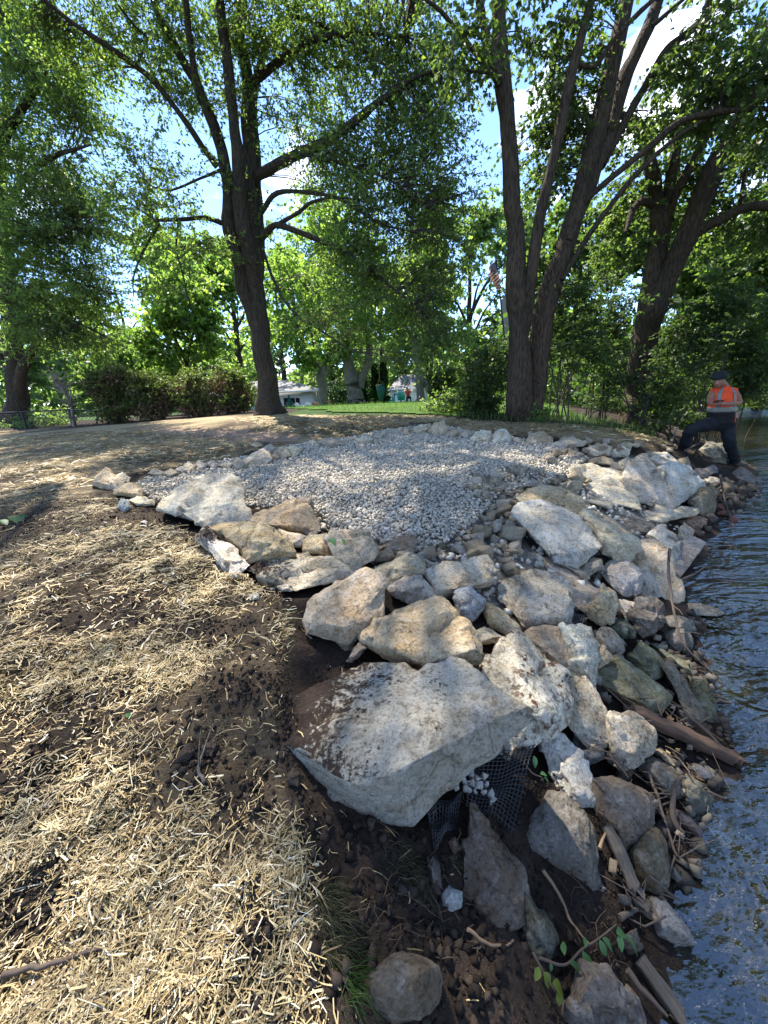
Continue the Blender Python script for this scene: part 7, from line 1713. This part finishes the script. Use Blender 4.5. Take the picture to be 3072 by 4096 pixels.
# ================================================================== small things on the bank
ZONES['Q'] = (0, 2900, 1.2762)
def wood_mat(name, a, b_):
    m, nt, b = new_mat(name)
    co = nd(nt, 'ShaderNodeTexCoord').outputs['Object']
    mp = nd(nt, 'ShaderNodeMapping'); mp.inputs['Scale'].default_value = (3, 60, 60); nt.links.new(co, mp.inputs['Vector'])
    n = tex(nt, mp.outputs[0], 1.3, 6, .65); n2 = tex(nt, co, 9, 4)
    c = ramp(nt, n.outputs['Fac'], [(.3, a), (.7, b_)]); c = mixc(nt, .6, c, ramp(nt, n2.outputs['Fac'], [(.3, (.6, .6, .6)), (.7, (1.2, 1.15, 1.1))]), 'MULTIPLY')
    nt.links.new(c, b.inputs['Base Color']); b.inputs['Roughness'].default_value = .85; bump(nt, b, n.outputs['Fac'], .9, .012)
    return m
M['plank'] = wood_mat('rotten_plank', (.035, .020, .012), (.115, .066, .038))
M['stake'] = wood_mat('grey_stake', (.04, .034, .028), (.14, .118, .092))
M['mesh'] = plain('geogrid_plastic', (.018, .019, .021), .4, spec=.5)
M['stick'] = plain('stick_bark', (.075, .055, .042), .85)
M['stick_pale'] = plain('peeled_stick', (.20, .13, .075), .7)
M['brick'] = plain('red_brick', (.20, .07, .045), .85, var=.3)
M['sprig'] = leaf_mat('sprig_leaf', (.060, .150, .060), .35)
M['dry_leaf'] = island_mat('dead_leaf', [(0, (.16, .09, .045)), (.6, (.28, .18, .10)), (1, (.40, .31, .20))], .8, .2)
def gp_(z, u, v, lift=0.0):
    p = hit(*zp(z, u, v)); p = p.copy(); p[2] += lift; return p
def board(name, label, cat, z, a, b, wpx, thick, mat, la, lb, seed=1, taper=1.0):
    A, B = gp_(z, *a, la), gp_(z, *b, lb); L = np.linalg.norm(B - A); w = px_size(z, wpx, (A + B) / 2)
    nx, ny = 34, 5; rng = np.random.default_rng(seed)
    V = []
    for i in range(nx + 1):
        x = L * i / nx; k = 1 - (1 - taper) * i / nx
        for (y, zz) in [(-.5, -.5), (-.5, .5), (-.2, .52), (.2, .5), (.5, .48), (.5, -.5)]: V.append((x, y * w * k, zz * thick * k))
    V = np.array(V); n = 6
    V += np.stack([np.zeros(len(V)), fbm(V * 14, 3, seed) * w * .10, fbm(V * 17 + 5, 3, seed + 3) * thick * .22], 1)
    endm = V[:, 0] > L * .97; V[endm, 0] += rng.uniform(-.02, .015, endm.sum())
    Q = [(i * n + k, i * n + (k + 1) % n, (i + 1) * n + (k + 1) % n, (i + 1) * n + k) for i in range(nx) for k in range(n)]
    me = mesh_np(name, V, [np.array(Q), np.array([tuple(range(n))]), np.array([tuple(range(nx * n + n - 1, nx * n - 1, -1))])], False)
    ob = link(name, me, mat, loc=A); d = Vector(B - A)
    ob.rotation_euler = d.to_track_quat('X', 'Z').to_euler()
    return tag(ob, label, cat)
board('plank', 'rotten brown wooden plank slanting into the water', 'plank', 'F', (880, 110), (1490, 395), 66, .045, M['plank'], .05, .05, 3)
board('wooden_stake', 'grey weathered stake lying between the dark-faced and egg-shaped boulders', 'stake', 'F', (735, 770), (905, 1150), 52, .04, M['stake'], .05, .04, 5)
board('driftwood_board', 'pale split board at the bottom right by the water', 'board', 'G', (1195, 500), (1345, 720), 42, .03, M['stake'], .03, .04, 7)
def stick(label, z, pts, r, mat='stick', lift=.02, name='stick', lifts=None, forks=0):
    P = np.array([gp_(z, *q, (lifts[k] if lifts else lift)) for k, q in enumerate(pts)])
    Q_, R_ = smooth_path(P, np.linspace(r, r * .45, len(P)), 7)
    Q_ = Q_ + fbm(Q_ * 22, 2, 5)[:, None] * np.array([.006, .006, .003])
    o = P[0].copy(); m = MB(); m.tube(Q_ - o, R_, 7)
    rng = np.random.default_rng(int(pts[0][0]))
    for k in range(forks):
        i = rng.integers(3, len(Q_) - 2); d = rng.normal(0, 1, 3); d[2] = abs(d[2]) * .5; d = d / np.linalg.norm(d) * rng.uniform(.05, .16)
        m.tube([Q_[i] - o, Q_[i] - o + d * .6 + np.array([0, 0, .01]), Q_[i] - o + d], [R_[i] * .6, R_[i] * .4, R_[i] * .2], 5)
    return tag(m.build(name, M[mat], smooth=True, loc=o), label, 'stick')
stick('long dark forked stick curving over the round wet boulder to the water', 'D', [(1005, 545), (1005, 650), (1045, 850), (1130, 990), (1310, 1105)], .010, lifts=[.32, .25, .18, .10, .03], forks=3)
stick('dark stick poking out over the shallow water', 'D', [(1090, 525), (1180, 500), (1270, 440)], .012, lifts=[.04, .05, .05])
stick('pair-like dark twig below the hanging brown block', 'B', [(1385, 375), (1420, 450), (1475, 545)], .014, lifts=[.3, .15, .03], forks=2)
stick('bent root hooking round the dark mossy wet stone', 'F', [(1160, 800), (1105, 690), (1115, 580), (1165, 545)], .012, lifts=[.03, .06, .1, .1])
stick('thin root trailing beside the brown angular stone', 'F', [(970, 440), (1020, 580), (1070, 760), (1120, 900), (1150, 960)], .007, lift=.04, forks=3)
stick('peeled tan stick in the black soil', 'G', [(860, 180), (910, 260), (950, 350), (1020, 440)], .006, 'stick_pale', .03)
stick('tan rootlet lying left of the greenish-grey rock', 'G', [(590, 395), (650, 430), (720, 440), (755, 425)], .005, 'stick_pale', .02)
stick('grey forked branchlet by the pale pointed stone', 'G', [(1130, 350), (1170, 330), (1220, 318)], .009, 'stake', .03, forks=1)
stick('dark thin stick across the pale pointed stone', 'G', [(1225, 230), (1290, 300), (1340, 330)], .005, 'stick', .08)
stick('dark cane sliding from bank to bottom corner', 'G', [(1150, 560), (1230, 650), (1290, 720)], .009, 'stick', .05)
stick('stick in the dark bank near the leafless twigs', 'F', [(740, 350), (800, 410), (860, 470)], .009, 'stick', .04, forks=1)
stick('pale stalk leaning by the stake', 'F', [(695, 900), (715, 840), (745, 775)], .006, 'stick_pale', .05)
stick('long black stick under the straw at the bottom left', 'Q', [(0, 1315), (200, 1260), (430, 1180), (640, 1150), (870, 1030)], .0065, 'stick', .012)
stick('small forked grey twig standing in the straw', 'Q', [(1035, 330), (1025, 230), (1060, 140), (1110, 95)], .006, 'stake', .02, forks=3)
stick('dark end of a stick at the bottom of the straw', 'Q', [(1200, 1420), (1240, 1480), (1280, 1560)], .009, 'stick', .012)
stick('thin dark stick along the debris by the water', 'D', [(1180, 960), (1260, 1040), (1330, 1130), (1420, 1200)], .007, 'stick', .03, forks=2)
stick('dark branch over the shore stones near the post-like block', 'D', [(1340, 1270), (1440, 1290), (1600, 1310)], .008, 'stick', .03, forks=2)
stick('long dark cane beside the plank', 'F', [(1170, 130), (1280, 230), (1400, 330), (1500, 420)], .010, 'stick', .06)
stick('grey branch slanting up from the stones before the worker', 'N', [(290, 1150), (420, 990), (620, 760), (800, 610)], .020, 'twig_pale', lifts=[.05, .42, .85, 1.2])
stick('dead branch lying under the worker knee', 'N', [(480, 1320), (640, 1220), (800, 1110)], .018, 'stick', .1, forks=3)
stick('dead stick on the debris under the worker', 'N', [(620, 1290), (740, 1420), (850, 1470)], .016, 'stick', .08, forks=2)
# root hairs: fine tangle in the cut bank
m = MB(); rng = np.random.default_rng(8)
for k in range(80):
    u = rng.uniform(250, 700) if k < 60 else rng.uniform(800, 1250); v = rng.uniform(60, 470) if k < 60 else rng.uniform(250, 520)
    p = gp_('G', u, v, .008); a = rng.uniform(0, 6.28); l = rng.uniform(.03, .13)
    Pp = [p]; 
    for j in range(4):
        a += rng.normal(0, .5); q = Pp[-1] + np.array([math.cos(a), math.sin(a), 0]) * l / 4; q[2] = height(q[None, 0], q[None, 1])[0] + .006 + abs(rng.normal(0, .008)); Pp.append(q)
    m.tube(np.array(Pp), np.linspace(.0012, .0005, 5) * rng.uniform(.6, 1.6), 4, cap=False)
tag(m.build('root_hairs', plain('root_hair', (.10, .068, .045), .85)), 'fine brown root hairs hanging in the cut soil bank', 'roots', kind='stuff')
# debris litter of twigs and dead leaves along the waterline
m = MB(); rng = np.random.default_rng(9)
deb = scatter(gpx([(1480, 1040), (1620, 1030), (1659, 1060), (1560, 1130), (1500, 1190), (1480, 1120)]), 90, rng)
deb2 = scatter(gpx([(1290, 1560), (1400, 1500), (1540, 1560), (1560, 1700), (1500, 1800), (1480, 1950), (1400, 2050), (1300, 1900)]), 80, rng)
for q in np.concatenate([deb, deb2]):
    a = rng.uniform(0, 6.28); l = rng.uniform(.04, .17); z0 = base_h(q[None, 0], q[None, 1])[0] + rng.uniform(.015, .06)
    A = np.array([q[0], q[1], z0]); d = np.array([math.cos(a), math.sin(a), rng.normal(0, .25)]) * l
    m.tube([A - d / 2, A + rng.normal(0, .012, 3), A + d / 2], [rng.uniform(.0012, .0038)] * 3, 5, cap=False)
tag(m.build('twig_litter', M['stick'], smooth=True), 'dark twig litter washed up along the waterline', 'twigs', kind='stuff')
pts = np.concatenate([deb[::4], deb2[::6]]); P3 = np.column_stack([pts, base_h(pts[:, 0], pts[:, 1]) + .03])
V, Q = lobed_quads(P3, rng.normal(0, 1, (len(P3), 3)) * np.array([1, 1, .3]), rng.uniform(.02, .05, len(P3)), .6, rng, 2.0)
tag(link('dead_leaves', mesh_np('dead_leaves', V, Q), M['dry_leaf']), 'dead curled leaves on the dark bank', 'leaves', kind='stuff')
# black geogrid
def grid_patch(label, z, quad, nu, nv, lifts, wav=.012):
    C = [gp_(z, *q, l) for q, l in zip(quad, lifts)]
    def S(s, t):
        p = (C[0] * (1 - s) + C[1] * s) * (1 - t) + (C[3] * (1 - s) + C[2] * s) * t
        return p + np.array([0, 0, wav * math.sin(s * 7 + t * 4) + wav * math.cos(t * 9 - s * 3)])
    o = C[3].copy(); m = MB()
    for i in range(nu + 1): m.tube([S(i / nu, t) - o for t in np.linspace(-.04, 1.03, 16)], [.0018] * 16, 5, cap=False)
    for j in range(nv + 1): m.tube([S(s, j / nv) - o + np.array([0, 0, .001]) for s in np.linspace(-.04, 1.04, 16)], [.0015] * 16, 5, cap=False)
    return tag(m.build('geogrid', M['mesh'], smooth=True, loc=o), label, 'mesh', 'black geogrid netting')
grid_patch('black plastic geogrid draped below the slab and the pitted stone', 'E', [(1120, 640), (1430, 540), (1310, 1010), (1060, 870)], 13, 20, (.03, .03, .02, .03))
grid_patch('small flap of black geogrid right under the slab tip', 'E', [(850, 930), (1040, 800), (990, 1010), (880, 1095)], 10, 12, (.02, .03, .02, .02))
grid_patch('corner of black geogrid under the chalk-splashed boulder', 'D', [(400, 690), (520, 740), (500, 820), (400, 800)], 9, 8, (.02, .03, .02, .02), .005)
for k, (u, v) in enumerate([(1000, 805), (1085, 740), (1112, 760), (1155, 757), (1080, 790), (1120, 800), (1065, 820), (1105, 832), (1168, 800), (1155, 840), (1190, 850), (1197, 885), (1045, 770)]):
    p = gp_('E', u, v, .045); o = link('white_pebble', RUB[k % 9], loc=p); s = .0165 * random.uniform(.85, 1.2); o.scale = (s, s, s); o.rotation_euler = (random.random() * 3, random.random() * 3, random.random() * 6)
    o.color = (.75, .75, .74, 1); tag(o, 'white gravel pebble lying on the black geogrid below the slab', 'pebble', 'white pebbles on the geogrid')
# soil lumps on the slab and in the straw
def clod(label, z, u, v, rpx, lift):
    p = gp_(z, u, v, 0); r = px_size(z, rpx, p); d = ray(*zp(z, u, v)); d = d / np.linalg.norm(d); p = p - d * lift
    rng = np.random.default_rng(int(u * 7 + v)); V, Fc = subdiv(ICO12_V * (1 + rng.uniform(-.15, .15, (12, 1))), ICO12_F, 3)
    V = V * (1 + fbm(V * 2.2 + u, 4, 4, .65) * .28)[:, None] * r * np.array([1, 1, .85])
    tag(link('soil_clod', mesh_np('soil_clod', V, Fc, True), M['clod'], loc=p), label, 'soil clod')
clod('round dark soil clod on the middle of the slab', 'E', 768, 262, 30, .20)
clod('small soil clod touching the round one on the slab', 'E', 722, 288, 16, .20)
clod('soil clod near the front edge of the slab', 'E', 848, 425, 34, .20)
clod('dark clod half under the straw at the slab corner', 'E', 105, 705, 45, .03)
clod('dark soil clod in the straw at the bottom', 'Q', 1280, 800, 62, .02)
clod('small soil clod below the bottom one in the straw', 'Q', 1245, 910, 40, .01)
clod('soil clod near the forked grey twig', 'Q', 950, 150, 48, .01)
clod('soil clod beside the straw and the forked twig', 'Q', 1070, 120, 42, .01)
# leafy sprig
def big_leaf(L, w, droop=.25):
    V = []; n = 7; prof = [0, .62, .95, 1.0, .82, .5, 0]
    for i in range(n):
        t = i / (n - 1)
        z_ = -droop * L * t * t
        for s in (-1, 0, 1): V.append((t * L, s * w * .5 * prof[i], z_ + (abs(s) * .18 * w * prof[i])))
    Q = [(i * 3 + k, i * 3 + k + 1, i * 3 + 4 + k, i * 3 + 3 + k) for i in range(n - 1) for k in range(2)]
    return np.array(V), np.array(Q)
def sprig(label, z, stem, leaves, mat, r=.004, lift=.06, name='leafy_sprig'):
    P = np.array([gp_(z, *q, lift) for q in stem]); o = P[0].copy(); o[2] -= lift
    e = empty(name, o, label, 'plant')
    Q_, R_ = smooth_path(P, np.linspace(r, r * .5, len(P)), 6)
    m = MB(); m.tube(Q_ - o, R_, 6); loc(m, 'stem', M['stick'], e)
    for (u, v, du, dv, w) in leaves:
        a = gp_(z, u, v, lift + .01); b = gp_(z, u + du, v + dv, lift); L = np.linalg.norm(b - a)
        V, Q = big_leaf(L, L * w); ob = link('leaf', mesh_np('leaf', V, Q, True), mat, e, loc=a - o)
        ob.rotation_euler = Vector(b - a).to_track_quat('X', 'Z').to_euler(); ob.rotation_euler.rotate_axis('X', random.uniform(-.5, .5))
    return e
sprig('leafy green sprig sprawling over the bottom right rock', 'G', [(840, 520), (930, 545), (990, 490), (1050, 450), (1110, 400)],
      [(930, 520, -8, -70, .45), (990, 500, 45, 85, .45), (1050, 460, 30, 60, .5), (1060, 455, 50, 40, .5), (1120, 440, 12, 60, .45), (1140, 440, 60, 70, .4), (945, 545, 75, 50, .55), (1110, 440, 40, -15, .5), (1000, 490, 5, -55, .35), (880, 545, 5, 30, .5)], M['sprig'])
sprig('small sprig with yellow-green leaves at the bottom edge', 'G', [(820, 500), (850, 560), (880, 610), (910, 660)], [(855, 580, 30, 50, .9), (885, 620, 55, 45, .9), (905, 650, 10, 45, .8), (840, 560, -10, 45, .6)], leaf_mat('yellowing_leaf', (.13, .17, .03), .4))
sprig('pale small-leaved weed on the geogrid', 'E', [(1380, 690), (1420, 740), (1470, 760)], [(1425, 650, 15, 60, .5), (1460, 755, 45, -15, .5), (1480, 770, 35, 25, .6), (1500, 745, 30, 10, .6)], M['sprig'], .003, .05)
sprig('tiny green leaf sprout on the tan boulder', 'C', [(350, 400), (375, 415)], [(355, 395, 40, 30, .6), (425, 395, 25, 25, .6)], M['sprig'], .002, .3)
sprig('green leaf pair lying in the straw at the left', 'H', [(60, 530), (100, 530), (150, 525)], [(80, 530, 40, 20, .6), (110, 530, 50, -12, .7), (10, 550, 35, 10, .6)], M['sprig'], .003, .03)
sprig('small green leaf on the lower straw', 'H', [(690, 1640), (720, 1640)], [(700, 1640, 40, -5, .7)], M['sprig'], .002, .02)
# grass tufts on the bank edge
def tuft(label, z, spots, n, h, mat):
    P = []
    for u, v, s in spots:
        c = gp_(z, u, v); P.append(c[:2] + RNG.normal(0, s, (n, 2)))
    P = np.concatenate(P); b = np.column_stack([P, height(P[:, 0], P[:, 1])])
    k = len(P); o = b.mean(0); a = RNG.uniform(-1.2, .6, k); ln = RNG.uniform(.5, 1.1, k) * h
    t = np.linspace(0, 1, 5)[None, :, None]; d = np.stack([np.cos(a), np.sin(a), np.zeros(k)], 1)[:, None]
    path = (b - o)[:, None] + d * ln[:, None, None] * t * .8 + np.array([0, 0, 1.0]) * ln[:, None, None] * (t * .75 - t ** 2 * 1.0)
    V, Q = many_tubes(path, np.full((k, 1), .0011) * np.linspace(1, .3, 5)[None], 3)
    tag(link('grass_tuft', mesh_np('grass_tuft', V, Q), mat, loc=o), label, 'grass', kind='stuff')
tuft('dark drooping grass tuft at the soil bank edge, bottom', 'G', [(80, 290, .012), (95, 380, .015), (115, 450, .015)], 200, .10, M['dry_grass'])
tuft('green grass tuft at the bottom edge below the drooping tuft', 'G', [(170, 560, .012), (185, 620, .012)], 30, .10, M['grass'])
tuft('little dry grass tuft clinging to the big brown angular rock', 'G', [(565, 120, .012), (570, 90, .01)], 90, .06, M['dry_grass'])
tuft('brown grass roots hanging in the bank above the drooping tuft', 'G', [(350, 130, .03), (400, 180, .025)], 70, .06, M['dry_grass'])
# broken bricks by the water
for lab, z, u, v, s, rz in (('broken red brick at the waterline under the red-brown stone', 'D', 1218, 215, (.12, .07, .06), .3), ('red brick piece standing in the debris right of the twig', 'D', 1435, 135, (.14, .08, .08), .9),
                            ('red brick piece lying in the shallow water', 'D', 1405, 288, (.10, .06, .035), -.4), ('red brick stub beneath the hanging brown block', 'D', 1350, 60, (.12, .08, .07), 1.3)):
    p = gp_(z, u, v, .02); m = MB(); m.box((0, 0, 0), s); ob = m.build('brick_fragment', M['brick'], loc=p); ob.rotation_euler = (random.uniform(-.2, .2), random.uniform(-.2, .2), rz)
    bv = ob.modifiers.new('bev', 'BEVEL'); bv.width = .008; bv.segments = 2; tag(ob, lab, 'brick', 'broken bricks by the water')
